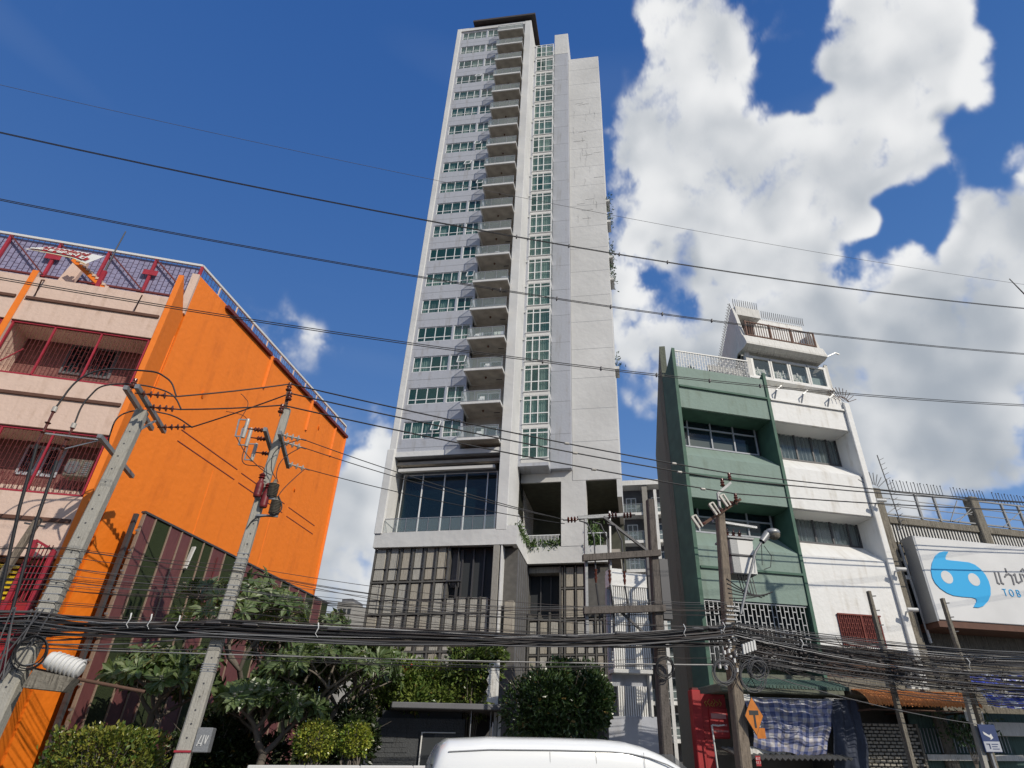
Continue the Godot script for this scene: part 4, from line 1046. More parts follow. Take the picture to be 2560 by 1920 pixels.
func right_buildings() -> void:
	var t := thing("green_shophouse", "sage green four-storey shophouse with sloping window sills and dark side wall", "building", street, Vector3(6.9, 0, -4))
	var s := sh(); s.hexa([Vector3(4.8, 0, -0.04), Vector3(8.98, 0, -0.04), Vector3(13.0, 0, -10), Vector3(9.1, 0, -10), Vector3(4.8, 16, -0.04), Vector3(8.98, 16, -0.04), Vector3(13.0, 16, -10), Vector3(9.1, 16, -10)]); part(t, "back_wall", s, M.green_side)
	s = sh(); s.box(4.86, 8.98, 4.0, 16.0, -0.04, -0.02); part(t, "back_wall", s, M.green)
	# the side wall follows the plot line, at an angle to the street
	var dir := street.basis.inverse() * (plot.basis * Vector3(0, 0, -1))
	var inn := dir.cross(Vector3.UP).normalized() * 0.25
	var c0 := Vector3(4.74, 0, -0.03); var c1 := c0 + dir * 11.5
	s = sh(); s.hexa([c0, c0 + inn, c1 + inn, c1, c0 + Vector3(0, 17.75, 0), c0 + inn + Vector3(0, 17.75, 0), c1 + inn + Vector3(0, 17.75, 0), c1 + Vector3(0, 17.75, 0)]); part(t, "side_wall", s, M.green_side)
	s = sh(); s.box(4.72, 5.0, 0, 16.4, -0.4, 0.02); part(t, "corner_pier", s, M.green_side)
	s = sh(); s.side(PackedVector2Array([Vector2(-0.02, 3.75), Vector2(1.14, 3.75), Vector2(1.14, 16.9), Vector2(0.9, 16.6), Vector2(0.25, 16.0), Vector2(-0.02, 16.1)]), 4.72, 4.86); part(t, "fin", s, M.green_dark)
	s = sh(); s.side(PackedVector2Array([Vector2(-0.02, 3.75), Vector2(1.16, 3.75), Vector2(1.16, 16.35), Vector2(0.7, 16.1), Vector2(-0.02, 15.9)]), 8.93, 9.06); part(t, "fin", s, M.green_dark)
	s = sh(); s.hexa([Vector3(4.86, 16.0, 1.0), Vector3(8.93, 16.0, 1.0), Vector3(10.1, 16.0, -3), Vector3(6.1, 16.0, -3), Vector3(4.86, 16.06, 1.0), Vector3(8.93, 16.06, 1.0), Vector3(10.1, 16.06, -3), Vector3(6.1, 16.06, -3)]); part(t, "roof_slab", s, M.green)
	_bays(t, 4.88, 8.92, M.green, M.green_dark, 0)
	s = sh()
	s.bar(Vector3(4.95, 16.95, 0.9), Vector3(8.5, 17.02, 0.9), 0.05); s.bar(Vector3(4.95, 16.1, 0.9), Vector3(8.5, 16.12, 0.9), 0.04)
	for k in 29: s.box(4.97 + k * 0.125, 4.985 + k * 0.125, 16.1, 16.95, 0.89, 0.91)
	grille(s, 6.7, 8.5, 16.12, 16.95, 0.86, 0.125, 0.3, 0.012)
	grille(s, 4.97, 6.6, 16.12, 16.95, 0.9, 0.125, 0.3, 0.009)
	part(t, "roof_railing", s, M.white_rail)
	s = sh(); s.box(6.8, 8.5, 16.06, 16.9, 0.3, 0.36); part(t, "water_tank", s, M.dark_frame)
	# potted plant behind the railing
	var p := thing("roof_plant", "small spiky potted plant behind the white roof railing of the green shophouse", "plant", street, Vector3(5.9, 16.06, 0.5))
	s = sh(); s.lathe(Vector3(5.9, 16.06, 0.5), Vector3.UP, [[0, 0], [0.14, 0], [0.18, 0.25], [0.15, 0.25], [0, 0.24]], 10); part(p, "pot", s, M.rust)
	s = sh()
	for k in 16:
		var a := k * 2.4
		s.color = Color(0.04, 0.09, 0.03)
		var d := Vector3(cos(a), 0, sin(a))
		var b := Vector3(5.9, 16.3, 0.5)
		s.tri(b - d.cross(Vector3.UP) * 0.03, b + d.cross(Vector3.UP) * 0.03, b + d * 0.3 + Vector3(0, 0.45 - 0.02 * k, 0))
	part(p, "leaves", s, M.leaf)

	t = thing("white_shophouse", "white four-storey shophouse with tinted windows joined to the green one", "building", street, Vector3(11, 0, -4))
	s = sh(); s.box(9.0, 12.95, 0, 16.0, -8.0, -0.02); part(t, "back_wall", s, M.white)
	s = sh(); s.side(PackedVector2Array([Vector2(-8, 3.75), Vector2(1.16, 3.75), Vector2(1.16, 15.45), Vector2(0.6, 15.8), Vector2(-8, 16)]), 12.75, 12.98); part(t, "fin", s, M.white)
	s = sh(); s.bevel(12.72, 13.0, 3.75, 15.4, 1.16, 1.24, 0.02); part(t, "fin_edge", s, M.white)
	_bays(t, 9.08, 12.74, M.white, M.white_rail, 1)
	# glazed fifth floor with its balcony and railed upper room
	var lean := street.basis.inverse() * (plot.basis * Vector3(0, 0, -1))
	var slant := func(x0: float, x1: float, y0: float, y1: float, z: float, ln: float) -> Shape:
		var q := sh()
		var g := lean * ln
		q.hexa([Vector3(x0, y0, z), Vector3(x1, y0, z), Vector3(x1, y0, z) + g, Vector3(x0, y0, z) + g, Vector3(x0, y1, z), Vector3(x1, y1, z), Vector3(x1, y1, z) + g, Vector3(x0, y1, z) + g])
		return q
	s = sh(); s.box(8.62, 12.95, 16.35, 16.45, 0.0, 0.7); part(t, "roof_slab", s, M.white)
	s = slant.call(8.75, 12.9, 16.45, 17.8, 0.2, 7.0); part(t, "rooms", s, M.dim_room)
	s = slant.call(8.64, 8.86, 16.0, 17.8, 0.62, 7.0); part(t, "side_wall", s, M.white_worn)
	s = slant.call(12.78, 12.95, 16.0, 17.8, 0.60, 7.0); part(t, "side_wall", s, M.white_worn)
	var xs := [8.9, 9.86, 10.82, 11.8, 12.75]
	for k in 4:
		var w := window_part(t)
		pane_grid(w, [xs[k] + 0.03, xs[k + 1] - 0.03], [16.5, 17.55], 0.62, 0.06, M.white_rail, M.pane_clear, 0.08)
		s = sh()
		for j in 12:      # pale pierced screen inside the glass
			var x := lerpf(xs[k] + 0.12, xs[k + 1] - 0.18, rng.randf()); var y := 16.55 + 0.45 * rng.randf()
			s.box(x, x + rng.randf_range(0.03, 0.2), y, y + 0.04, 0.42, 0.44); s.box(x, x + 0.04, y, y + rng.randf_range(0.03, 0.2), 0.44, 0.46)
		if k < 3: part(w, "screen", s, M.white)
		s = sh(); s.box(xs[k] + 0.05, xs[k + 1] - 0.05, 16.5, 17.1, 0.36, 0.38); part(w, "curtain", s, M.curtain2 if k != 3 else M.curtain1)
	s = sh()
	s.side(PackedVector2Array([Vector2(0.3, 17.8), Vector2(0.9, 17.78), Vector2(1.15, 17.85), Vector2(1.15, 17.95), Vector2(0.98, 18.42), Vector2(0.86, 18.42), Vector2(0.86, 17.98), Vector2(0.3, 17.98)]), 8.45, 12.62); part(t, "balcony", s, M.white_worn)
	s = sh()
	for y in [18.5, 19.25]: s.bar(Vector3(8.7, y, 0.95), Vector3(12.3, y, 0.95), 0.05)
	for x in [8.7, 9.95, 11.05, 12.3]: s.bar(Vector3(x, 18.42, 0.95), Vector3(x, 19.3, 0.95), 0.06)
	for k in 29: s.bar(Vector3(8.75 + k * 0.125, 18.45, 0.95), Vector3(8.75 + k * 0.125, 19.25, 0.95), 0.025)
	part(t, "railing", s, M.brown_trim)
	s = slant.call(8.7, 12.6, 17.98, 20.4, 0.02, 6.0); part(t, "upper_room", s, M.white)
	s = slant.call(8.52, 8.69, 17.98, 20.45, 0.34, 6.3); s.side(PackedVector2Array([Vector2(0.34, 17.98), Vector2(0.95, 17.98), Vector2(0.42, 20.4), Vector2(0.34, 20.4)]), 8.52, 8.69); part(t, "side_wall", s, M.white_worn)
	s = slant.call(12.47, 12.63, 17.98, 19.75, 0.4, 6.0); s.side(PackedVector2Array([Vector2(0.4, 17.98), Vector2(0.95, 17.98), Vector2(0.55, 19.7), Vector2(0.4, 19.7)]), 12.47, 12.63); part(t, "side_wall", s, M.white_worn)
	s = sh(); s.box(8.66, 9.95, 20.0, 20.5, 0.02, 0.5); part(t, "door_hood", s, M.white_worn)
	s = sh(); s.box(8.95, 9.75, 18.0, 19.9, 0.02, 0.035); part(t, "door", s, M.dark_room)
	s = sh()
	for k in 7: s.bar(Vector3(9.0 + k * 0.12, 18.6, 0.08), Vector3(9.0 + k * 0.12, 19.9, 0.08), 0.025)
	part(t, "grille", s, M.brown_trim)
	s = sh()
	for k in 36:
		var x := 8.62 + k * 0.115
		var z := 0.45 if x < 9.95 else 0.1
		var y := 20.5 if x < 9.95 else 20.4
		s.bar(Vector3(x, y, z), Vector3(x, y + 0.25, z), 0.025); s.bar(Vector3(x, y + 0.25, z), Vector3(x - 0.05, y + 0.38, z + 0.09), 0.022); s.bar(Vector3(x, y + 0.2, z), Vector3(x + 0.05, y + 0.36, z - 0.05), 0.02)
	for k in 26:
		var g := Vector3(8.56, 20.45, 0.3) + lean * (k * 0.22)
		s.bar(g, g + Vector3(-0.05, 0.33, 0), 0.022); s.bar(g + Vector3(-0.02, 0.15, 0), g + Vector3(-0.15, 0.27, 0), 0.02)
	part(t, "roof_spikes", s, M.dark_metal)
	s = sh(); s.bar(Vector3(12.6, 17.9, 1.0), Vector3(13.15, 18.2, 1.1), 0.05); s.bar(Vector3(13.15, 18.2, 1.1), Vector3(13.35, 18.15, 1.1), 0.05); part(t, "bracket", s, M.galvanized)
	# fans of spikes at the party corners, gutter hooks on the top band
	var f := sh()
	for k in 11:
		var a := deg_to_rad(155.0 - k * 13.0)
		f.bar(Vector3(13.0, 15.55, 0.9) + Vector3(cos(a), sin(a), 0) * 0.32, Vector3(13.0, 15.55, 0.9) + Vector3(cos(a), sin(a), 0) * 0.85, 0.022)
		if k < 10:
			var b := deg_to_rad(155.0 - (k + 1) * 13.0)
			f.bar(Vector3(13.0, 15.55, 0.9) + Vector3(cos(a), sin(a), 0) * 0.36, Vector3(13.0, 15.55, 0.9) + Vector3(cos(b), sin(b), 0) * 0.36, 0.025)
	for k in 4: f.bar(Vector3(12.2 + k * 0.2, 15.75, 1.1), Vector3(12.35 + k * 0.2, 15.45, 1.25), 0.02)
	part(t, "spike_fan", f, M.rust)
	for x in [9.3, 10.6, 11.9]:
		s = sh(); s.bar(Vector3(x - 0.02, 15.05, 1.15), Vector3(x + 0.05, 15.45, 1.3), 0.05); s.bar(Vector3(x + 0.05, 15.45, 1.3), Vector3(x + 0.35, 15.72, 1.3), 0.05); part(t, "bracket", s, M.galvanized)

	# small cameras on the party fin
	for k in 3:
		var y: float = [10.75, 8.05, 6.6][k]
		var c := thing("security_camera", ["small white security camera high on the white shophouse's right edge", "pale security camera at mid height on the white shophouse's right edge", "round-headed security lamp on an arm near the red window grille"][k], "security camera", street, Vector3(12.9, y, 1.3))
		s = sh(); s.bar(Vector3(12.9, y, 1.24), Vector3(12.95, y, 1.5), 0.05); part(c, "bracket", s, M.white_rail)
		s = sh(); s.lathe(Vector3(12.75, y + 0.03, 1.5), Vector3(1, -0.05, 0.3), [[0, 0], [0.07, 0], [0.07, 0.36], [0, 0.36]], 10); part(c, "case", s, M.white_rail)

func _bays(t: Node, x0: float, x1: float, wall: Material, trim: Material, style: int) -> void:
	var s := sh()
	s.box(x0, x1, 14.06, 16.02 if style == 0 else 15.72, 0.0, 1.1); part(t, "parapet_band", s, wall)
	s = sh(); s.box(x0, x1, 15.0, 15.08, 1.1, 1.18); part(t, "ledge", s, trim)
	for q in [[10.25, 11.95, 12.9], [6.62, 8.45, 9.35]]:
		s = sh(); band(s, x0, x1, q[0], q[1], q[2] - 0.05); part(t, "parapet_band", s, wall)
		var ly: float = 11.15 if q[0] > 9 else 7.68
		if style == 0:
			s = sh(); s.box(x0, x1, ly - 0.04, ly + 0.04, 1.1, 1.17); part(t, "ledge", s, trim)
	for q in [[12.86, 14.02], [9.3, 10.2]]:
		var w := window_part(t)
		s = sh(); s.box(x0, x1, q[0] - 0.9, q[1] + 0.1, -0.02, -0.005); part(w, "dark_opening", s, M.dark_room)
		if style == 0:
			pane_grid(w, [x0 + 0.05, x0 + 0.7, x0 + 1.75, x0 + 2.8, x0 + 3.85], [q[0], q[1] - 0.3, q[1] + 0.55], 0.12, 0.03, M.tower_gray, M.pane_dark, 0.08)
			s = sh(); s.box(x0 + 0.1, x0 + 2.75, q[0] + 0.02, q[0] + 0.36, 0.0, 0.03); part(w, "curtain", s, M.curtain2)
		else:
			pane_grid(w, [x0 + 0.02, x0 + 0.75, x0 + 1.55, x0 + 2.35, x0 + 3.15, x1 - 0.03], [q[0] - 0.02, q[1] + 0.3], 0.14, 0.035, M.dark_frame, M.pane_clear, 0.06)
			curtain(w, x0 + 0.05, x1 - 0.1, q[0], q[1] + 0.2, 0.03, M.curtain3)
		s = sh(); s.box(x0, x1, q[1] + 0.02, q[1] + 0.1, 0.0, 1.0); part(t, "ceiling", s, trim if style == 0 else M.white_rail)
	# first-floor lattice front
	if style == 0:
		s = sh(); s.box(x0, x1, 4.6, 6.62, 0.3, 0.34); part(t, "dark_opening", s, M.dark_room)
		s = sh(); grille(s, x0 + 0.05, x1 - 0.05, 4.7, 6.6, 1.02, 0.16, 0.42, 0.015)
		s.bar(Vector3(x0, 6.58, 1.02), Vector3(x1, 6.58, 1.02), 0.05)
		part(t, "lattice", s, M.galvanized)
	else:
		s = sh(); s.box(x0, x1, 5.3, 6.62, 0.9, 1.1); part(t, "parapet_band", s, wall)
		s = sh(); s.box(x0, x1, 4.35, 5.3, 0.5, 0.6); part(t, "stained_wall", s, M.rust)
		var w := window_part(t)
		s = sh(); s.box(10.0, 11.8, 5.35, 6.4, 1.1, 1.115); part(w, "dark_opening", s, M.maroon_paint)
		s = sh(); s.bar(Vector3(10.0, 6.4, 1.16), Vector3(11.8, 6.4, 1.16), 0.05); s.bar(Vector3(10.95, 5.35, 1.16), Vector3(10.95, 6.4, 1.16), 0.06)
		grille(s, 10.02, 11.78, 5.35, 6.4, 1.15, 0.085, 0.3, 0.012)
		part(w, "grille", s, M.rust_red)
	s = sh(); s.box(x0, x1, 3.75, 4.35, -0.02, 1.1); part(t, "lower_beam", s, M.green_side if style == 0 else M.old_concrete)

func sign_building() -> void:
	var t := thing("weathered_building", "weathered concrete building with a fenced roof terrace behind the big white sign", "building", street, Vector3(18, 0, -4))
	var s := sh(); s.box(13.05, 30, 0, 9.5, -12, 0.4); part(t, "wall", s, M.old_concrete)
	s = sh(); s.bevel(12.98, 13.45, 0, 11.5, 0.4, 1.15, 0.03); part(t, "column", s, M.old_concrete)
	for x in [18.05, 23.0]:
		s = sh(); s.bevel(x - 0.2, x + 0.22, 9.4, 11.6, 0.85, 1.25, 0.03); part(t, "column", s, M.old_concrete)
	s = sh(); s.box(13.45, 30, 10.05, 10.32, 0.3, 1.15); part(t, "terrace_edge", s, M.old_concrete)
	s = sh(); s.box(13.45, 30, 9.1, 10.05, 0.4, 0.5); part(t, "wall", s, M.old_concrete)
	s = sh()
	for k in 110: s.box(13.5 + k * 0.15, 13.56 + k * 0.15, 9.3, 10.03, 1.02, 1.06)
	part(t, "baluster_screen", s, M.white_worn)
	s = sh(); s.box(13.5, 14.3, 3.9, 9.2, 0.42, 0.5); part(t, "dark_opening", s, M.dark_room)
	s = sh(); s.box(13.4, 14.2, 7.85, 8.0, 0.5, 1.1); part(t, "ledge", s, M.white_worn)
	s = sh(); s.bar(Vector3(13.75, 5.6, 1.1), Vector3(13.62, 9.2, 1.1), 0.07); part(t, "drain_pipe", s, M.white_worn)
	s = sh()
	s.bar(Vector3(13.25, 11.45, 1.1), Vector3(30, 11.5, 1.1), 0.06); s.bar(Vector3(13.35, 10.42, 1.1), Vector3(30, 10.42, 1.1), 0.06); s.bar(Vector3(13.3, 11.1, 1.1), Vector3(30, 11.12, 1.1), 0.03); s.bar(Vector3(13.3, 10.8, 1.1), Vector3(30, 10.82, 1.1), 0.03)
	for x in [13.35, 15.13, 16.06, 19.6, 20.5, 24.0, 25.0]: s.bar(Vector3(x, 10.35, 1.1), Vector3(x, 11.45, 1.1), 0.09)
	for q in [[16.9, 10.4, 18.0, 11.2], [16.6, 10.4, 17.9, 10.95], [17.2, 11.35, 16.5, 10.4], [19.2, 10.4, 20.5, 11.2], [13.4, 10.4, 14.2, 10.9]]: s.bar(Vector3(q[0], q[1], 1.15), Vector3(q[2], q[3], 1.15), 0.03)
	part(t, "terrace_fence", s, M.gray_metal)
	s = sh()
	for k in 90:
		if k in [17, 18, 30, 31, 47]: continue
		s.bar(Vector3(13.9 + k * 0.17, 11.45, 1.1), Vector3(13.88 + k * 0.17 + rng.randf_range(-0.03, 0.03), 11.95, 1.12), 0.02)
		if k % 2 == 0: s.ball(Vector3(13.88 + k * 0.17, 11.95, 1.12), Vector3.ONE * 0.03, 3, 5)
	for k in 9:
		var a := deg_to_rad(150.0 - k * 14.0)
		s.bar(Vector3(13.2, 11.4, 1.1) + Vector3(cos(a), sin(a), 0) * 0.25, Vector3(13.2, 11.4, 1.1) + Vector3(cos(a), sin(a), 0) * 0.8, 0.022)
	for k in 14:
		var y := 9.9 + k * 0.22
		s.bar(Vector3(13.9 - k * 0.012, y, 1.2), Vector3(14.16 - k * 0.012, y + 0.14, 1.2), 0.02)
	for k in 8:
		var y := 11.0 + k * 0.17
		s.bar(Vector3(12.98, y, 1.2), Vector3(12.8, y + 0.12, 1.2), 0.02)
	s.bar(Vector3(13.9, 9.9, 1.2), Vector3(13.72, 13.0, 1.2), 0.03); s.bar(Vector3(12.98, 10.9, 1.2), Vector3(12.95, 12.4, 1.2), 0.03)
	part(t, "fence_spikes", s, M.dark_metal)

	var g := thing("shop_sign", "large white shop sign with a round blue two-comma emblem and gray lettering", "sign", street, Vector3(16.4, 6.3, 1.6))
	s = sh(); s.bevel(13.72, 24.5, 6.28, 9.34, 1.3, 1.8, 0.02); part(g, "panel", s, M.sign_white)
	s = sh(); s.box(13.66, 13.72, 6.24, 9.36, 1.2, 1.78); part(g, "side", s, M.galvanized)
	s = sh()
	s.prism(PackedVector2Array([Vector2(15.11, 8.83), Vector2(14.9, 8.82), Vector2(14.68, 8.77), Vector2(14.42, 8.61), Vector2(14.17, 8.33), Vector2(14.01, 8.04), Vector2(13.97, 7.78), Vector2(14.02, 7.58), Vector2(14.17, 7.4), Vector2(14.41, 7.25), Vector2(14.68, 7.17), Vector2(15.06, 7.15), Vector2(15.54, 7.15), Vector2(15.68, 7.11), Vector2(15.66, 7.02), Vector2(15.43, 6.8), Vector2(15.65, 6.8), Vector2(15.9, 6.87), Vector2(16.21, 7.07), Vector2(16.43, 7.31), Vector2(16.54, 7.57), Vector2(16.57, 7.82), Vector2(16.52, 8.05), Vector2(16.38, 8.26), Vector2(16.18, 8.41), Vector2(15.93, 8.48), Vector2(15.48, 8.49), Vector2(15.04, 8.49), Vector2(14.87, 8.5), Vector2(14.86, 8.56), Vector2(14.94, 8.67)]), 1.8, 1.83)
	var em := part(g, "emblem", s, M.logo_blue)
	for x in [14.64, 15.88]:
		s = sh()
		var c := PackedVector2Array()
		for k in 24: c.append(Vector2(x + 0.26 * cos(TAU * k / 24), 7.83 + 0.235 * sin(TAU * k / 24)))
		s.prism(c, 1.8, 1.836); part(em, "eye", s, M.sign_white)
	var strokes := [[[17.03, 8.17], [16.99, 7.79], [17.05, 7.76]], [[17.22, 8.19], [17.18, 7.8], [17.25, 7.77]], [[17.46, 8.05], [17.56, 8.13], [17.7, 8.17], [17.8, 8.12], [17.8, 8.0], [17.77, 7.79]], [[17.63, 8.36], [17.62, 8.24]], [[17.93, 8.15], [18.0, 8.18], [17.96, 7.9], [18.03, 7.86], [18.24, 7.95], [18.26, 8.2]], [[18.38, 8.2], [18.43, 8.17], [18.41, 7.8]], [[18.43, 8.05], [18.56, 8.2], [18.66, 8.15], [18.67, 7.8]], [[18.38, 8.34], [18.5, 8.42], [18.6, 8.33]]]
	for st in strokes:
		s = sh()
		for k in st.size() - 1:
			var a := Vector2(st[k][0], st[k][1]); var b := Vector2(st[k + 1][0], st[k + 1][1])
			var d := (b - a).normalized() * 0.03; var q := d.orthogonal()
			s.prism(PackedVector2Array([a - d + q, a - d - q, b + d - q, b + d + q]), 1.8, 1.822 + 0.001 * k)
		part(g, "letter", s, M.letter_gray)
	var tm := TextMesh.new()
	var sf := SystemFont.new(); sf.font_names = PackedStringArray(["Droid Sans"])
	tm.font = sf; tm.text = "T O B"; tm.font_size = 30; tm.pixel_size = 0.0115; tm.depth = 0.02
	tm.horizontal_alignment = HORIZONTAL_ALIGNMENT_LEFT; tm.vertical_alignment = VERTICAL_ALIGNMENT_BOTTOM
	var o := part(g, "lettering", tm, M.logo_blue)
	o.position = Vector3(17.08, 7.22, 1.81) - cur
	s = sh(); s.box(13.7, 24.5, 6.05, 6.27, 0.6, 1.75); part(g, "lower_frame", s, M.brown_trim)
	s = sh()
	for k in 6: s.bar(Vector3(14.2 + k * 1.8, 9.3, 0.5), Vector3(14.2 + k * 1.8, 9.3, 1.4), 0.06)
	part(g, "brackets", s, M.gray_metal)

func at_street(x: float, y: float, z: float) -> Vector3: return street * Vector3(x, y, z)

func ground() -> void:
	var s := Shape.new(); s.box(-420, 420, -0.4, 0.0, -420, 120); struct("ground", s, M.soil)
	s = Shape.new(); s.box(-160, 160, 0.0, 0.004, 4.3, 18.6)
	var o := struct("road", s, M.asphalt); o.transform = street
	s = Shape.new(); s.box(-160, 160, 0.0, 0.13, 0.9, 4.15)
	o = struct("pavement", s, M.pavement); o.transform = street
	s = Shape.new(); s.bevel(-160, 160, 0.0, 0.14, 4.15, 4.3, 0.02)
	o = struct("kerb", s, M.concrete); o.transform = street
	s = Shape.new(); s.box(-160, 160, 0.0, 0.13, 18.6, 26)
	o = struct("pavement", s, M.pavement); o.transform = street
	s = Shape.new(); s.bevel(-160, 160, 0.0, 0.16, 9.6, 10.4, 0.03)
	o = struct("road_median", s, M.concrete); o.transform = street
	for z in [7.0, 13.5]:
		s = Shape.new()
		for k in 60: s.box(-90 + k * 3.0, -88.6 + k * 3.0, 0.004, 0.008, z, z + 0.12)
		o = struct("road_markings", s, M.road_white); o.transform = street

func shop_fronts() -> void:
	# green shophouse ground floor: ledge, red post and sign, hung sheet, dark inside
	var t := thing("green_canopy", "stained green concrete canopy over the checked tarpaulin", "canopy", street, Vector3(6.8, 3.6, 1.6))
	var s := sh(); s.bevel(4.6, 8.95, 3.7, 3.95, -0.02, 2.0, 0.03); part(t, "slab", s, M.green_side)
	s = sh()
	for k in 30: s.hexa([Vector3(5.4 + k * 0.125, 3.85, 2.02), Vector3(5.5 + k * 0.125, 3.85, 2.02), Vector3(5.5 + k * 0.125, 4.15, 1.3), Vector3(5.4 + k * 0.125, 4.15, 1.3), Vector3(5.4 + k * 0.125, 3.93, 2.02), Vector3(5.5 + k * 0.125, 3.93, 2.02), Vector3(5.5 + k * 0.125, 4.2, 1.3), Vector3(5.4 + k * 0.125, 4.2, 1.3)])
	part(t, "roof_sheet", s, M.green_sheet)
	t = thing("ground_floor_interior", "dim open shopfronts under the green and white shophouses", "shopfront", street, Vector3(9, 0, 0))
	s = sh(); s.box(4.9, 12.9, 0.13, 3.7, -0.03, 0.0); part(t, "back_wall", s, M.dim_room)
	s = sh(); s.box(8.7, 9.2, 0.13, 3.7, 0.0, 1.0); part(t, "pier", s, M.dark_stone)
	for k in 16:
		var x := rng.randf_range(5.2, 12.5); var y := rng.randf_range(0.2, 2.4)
		s = sh(); s.box(x, x + rng.randf_range(0.2, 0.6), y, y + rng.randf_range(0.2, 0.5), 0.05, rng.randf_range(0.2, 0.5)); part(t, "stored_goods", s, [M.bg_gray, M.brown_trim, M.white_worn, M.rust][k % 4])
	t = thing("red_post", "tall red painted post at the corner of the green shophouse", "post", street, Vector3(4.1, 0.13, 1.3))
	s = sh(); s.bevel(3.96, 4.26, 0.13, 3.8, 1.1, 1.35, 0.02); part(t, "shaft", s, M.red_sign)
	s = sh(); s.box(4.0, 4.2, 3.8, 3.86, 1.12, 1.33); part(t, "cap", s, M.maroon_paint)
	t = thing("red_shop_board", "red board with gold script above pale print beside the red post", "sign", street, Vector3(4.7, 1.5, 1.3))
	s = sh(); s.bevel(4.28, 5.12, 2.5, 3.7, 1.22, 1.27, 0.01); part(t, "panel", s, M.red_sign)
	s = sh(); s.bevel(4.5, 5.12, 2.52, 3.32, 1.27, 1.32, 0.015); part(t, "raised_panel", s, M.red_sign)
	s = sh(); s.box(4.28, 4.56, 0.13, 2.5, 1.22, 1.26); part(t, "lower_panel", s, M.red_sign)
	s = sh()
	for k in 6:
		var x := 4.42 + k * 0.1
		var p := PackedVector3Array()
		for j in 9: p.append(Vector3(x + 0.035 * sin(j * 0.9 + k), 3.36 + 0.025 * j * (0.7 + 0.3 * (k % 2)), 1.30))
		s.tube(p, 0.012, -1, 5)
	part(t, "gold_script", s, M.gold)
	for q in [[3.1, 0.12, 0], [2.86, 0.055, 1], [2.7, 0.055, 2]]:
		s = sh()
		if q[2] == 0: s.box(4.55, 5.05, 3.03, 3.17, 1.32, 1.324)
		else:
			var x := 4.57
			while x < 5.04:
				var w := rng.randf_range(0.02, 0.045)
				s.box(x, x + w, q[0] - q[1] * 0.5, q[0] + q[1] * rng.randf_range(0.3, 0.6), 1.32, 1.324); x += w + 0.018
		part(t, "print", s, M.red_print)
	t = thing("white_pipe", "thin white standing pipe bent over at the top in front of the red board", "pipe", street, Vector3(4.4, 0.13, 1.7))
	s = sh(); s.tube(PackedVector3Array([Vector3(4.42, 0.13, 1.7), Vector3(4.34, 2.84, 1.7)]), 0.025); part(t, "upright", s, M.white_rail)
	s = sh(); s.tube(PackedVector3Array([Vector3(4.34, 2.84, 1.7), Vector3(4.55, 2.82, 1.7), Vector3(4.78, 2.85, 1.65)]), 0.02); part(t, "arm", s, M.white_rail)
	var sheet := func(called: String, label: String, a: Vector3, b: Vector3, c: Vector3, d: Vector3, m: Material, sag: float) -> void:
		var o := thing(called, label, "tarpaulin", street, (a + b) * 0.5, "checked tarpaulins hung below the shop canopies")
		var sp := sh()
		var n := 22
		var pt := func(u: float, v: float) -> Vector3:
			var q := a.lerp(b, u).lerp(d.lerp(c, u), v)
			return q + Vector3(0, 0, sag * sin(PI * v) + 0.045 * sin(u * 21.0 + v * 3.0) + 0.03 * sin(u * 9.0 - v * 14.0)) + Vector3(0, -0.10 * sin(PI * u) * v * (1.0 + 0.5 * sin(u * 11.0)), 0)
		for i in n:
			for j in 14:
				var k0 := sp.uv.size()
				sp.quad(pt.call(float(i) / n, (j + 1) / 14.0), pt.call(float(i + 1) / n, (j + 1) / 14.0), pt.call(float(i + 1) / n, j / 14.0), pt.call(float(i) / n, j / 14.0))
				for q in [[0, 0, 1], [1, 1, 0], [2, 1, 1], [3, 0, 1], [4, 0, 0], [5, 1, 0]]:
					sp.uv[k0 + q[0]] = Vector2((i + q[1]) / float(n), (j + q[2]) / 14.0)
		part(o, "sheet", sp, m)
		sp = sh(); sp.tube(PackedVector3Array([a + Vector3(-0.1, 0.02, 0), b + Vector3(0.1, 0.02, 0)]), 0.025); part(o, "rod", sp, M.galvanized)
	sheet.call("tarpaulin", "faded blue and lilac checked tarpaulin hung below the green canopy", Vector3(5.35, 3.55, 2.0), Vector3(8.38, 3.55, 2.0), Vector3(7.75, 2.12, 2.15), Vector3(5.4, 2.3, 2.1), M.tarp0, 0.12)
	sheet.call("tarpaulin", "bright blue and white checked tarpaulin hung under the big white sign", Vector3(13.5, 4.5, 2.2), Vector3(19.5, 4.6, 2.2), Vector3(19.5, 3.45, 2.9), Vector3(13.5, 3.48, 2.9), M.tarp1, 0.08)
	sheet.call("tarpaulin", "dark slack tarpaulin hung at the pier between the two shops", Vector3(8.3, 3.6, 1.9), Vector3(9.35, 3.6, 1.9), Vector3(9.3, 1.2, 1.8), Vector3(7.85, 1.2, 1.9), M.tarp_dark, 0.2)
	t = thing("corrugated_roof", "low corrugated stall roof edge under the faded tarpaulin", "roof", street, Vector3(6.5, 1.8, 1.8))
	s = sh()
	for k in 40:
		var x0 := 4.7 + k * 0.09; var y0 := 1.98 + (0.035 if k % 2 == 0 else -0.035); var y1 := 1.98 + (0.035 if k % 2 == 1 else -0.035)
		s.quad(Vector3(x0, y0, 2.6), Vector3(x0 + 0.09, y1, 2.6), Vector3(x0 + 0.09, y1 + 0.3, 1.2), Vector3(x0, y0 + 0.3, 1.2))
	part(t, "sheet", s, M.sheet_metal)
	s = sh(); s.box(5.3, 7.6, 2.05, 2.3, 1.95, 2.0); part(t, "fascia", s, M.white_worn)
	# curved orange awning over the shop with pierced blocks
	t = thing("orange_awning", "curved orange corrugated awning with a ragged edge over the block screen", "awning", street, Vector3(11.3, 3.4, 2))
	s = sh()
	var n := 130
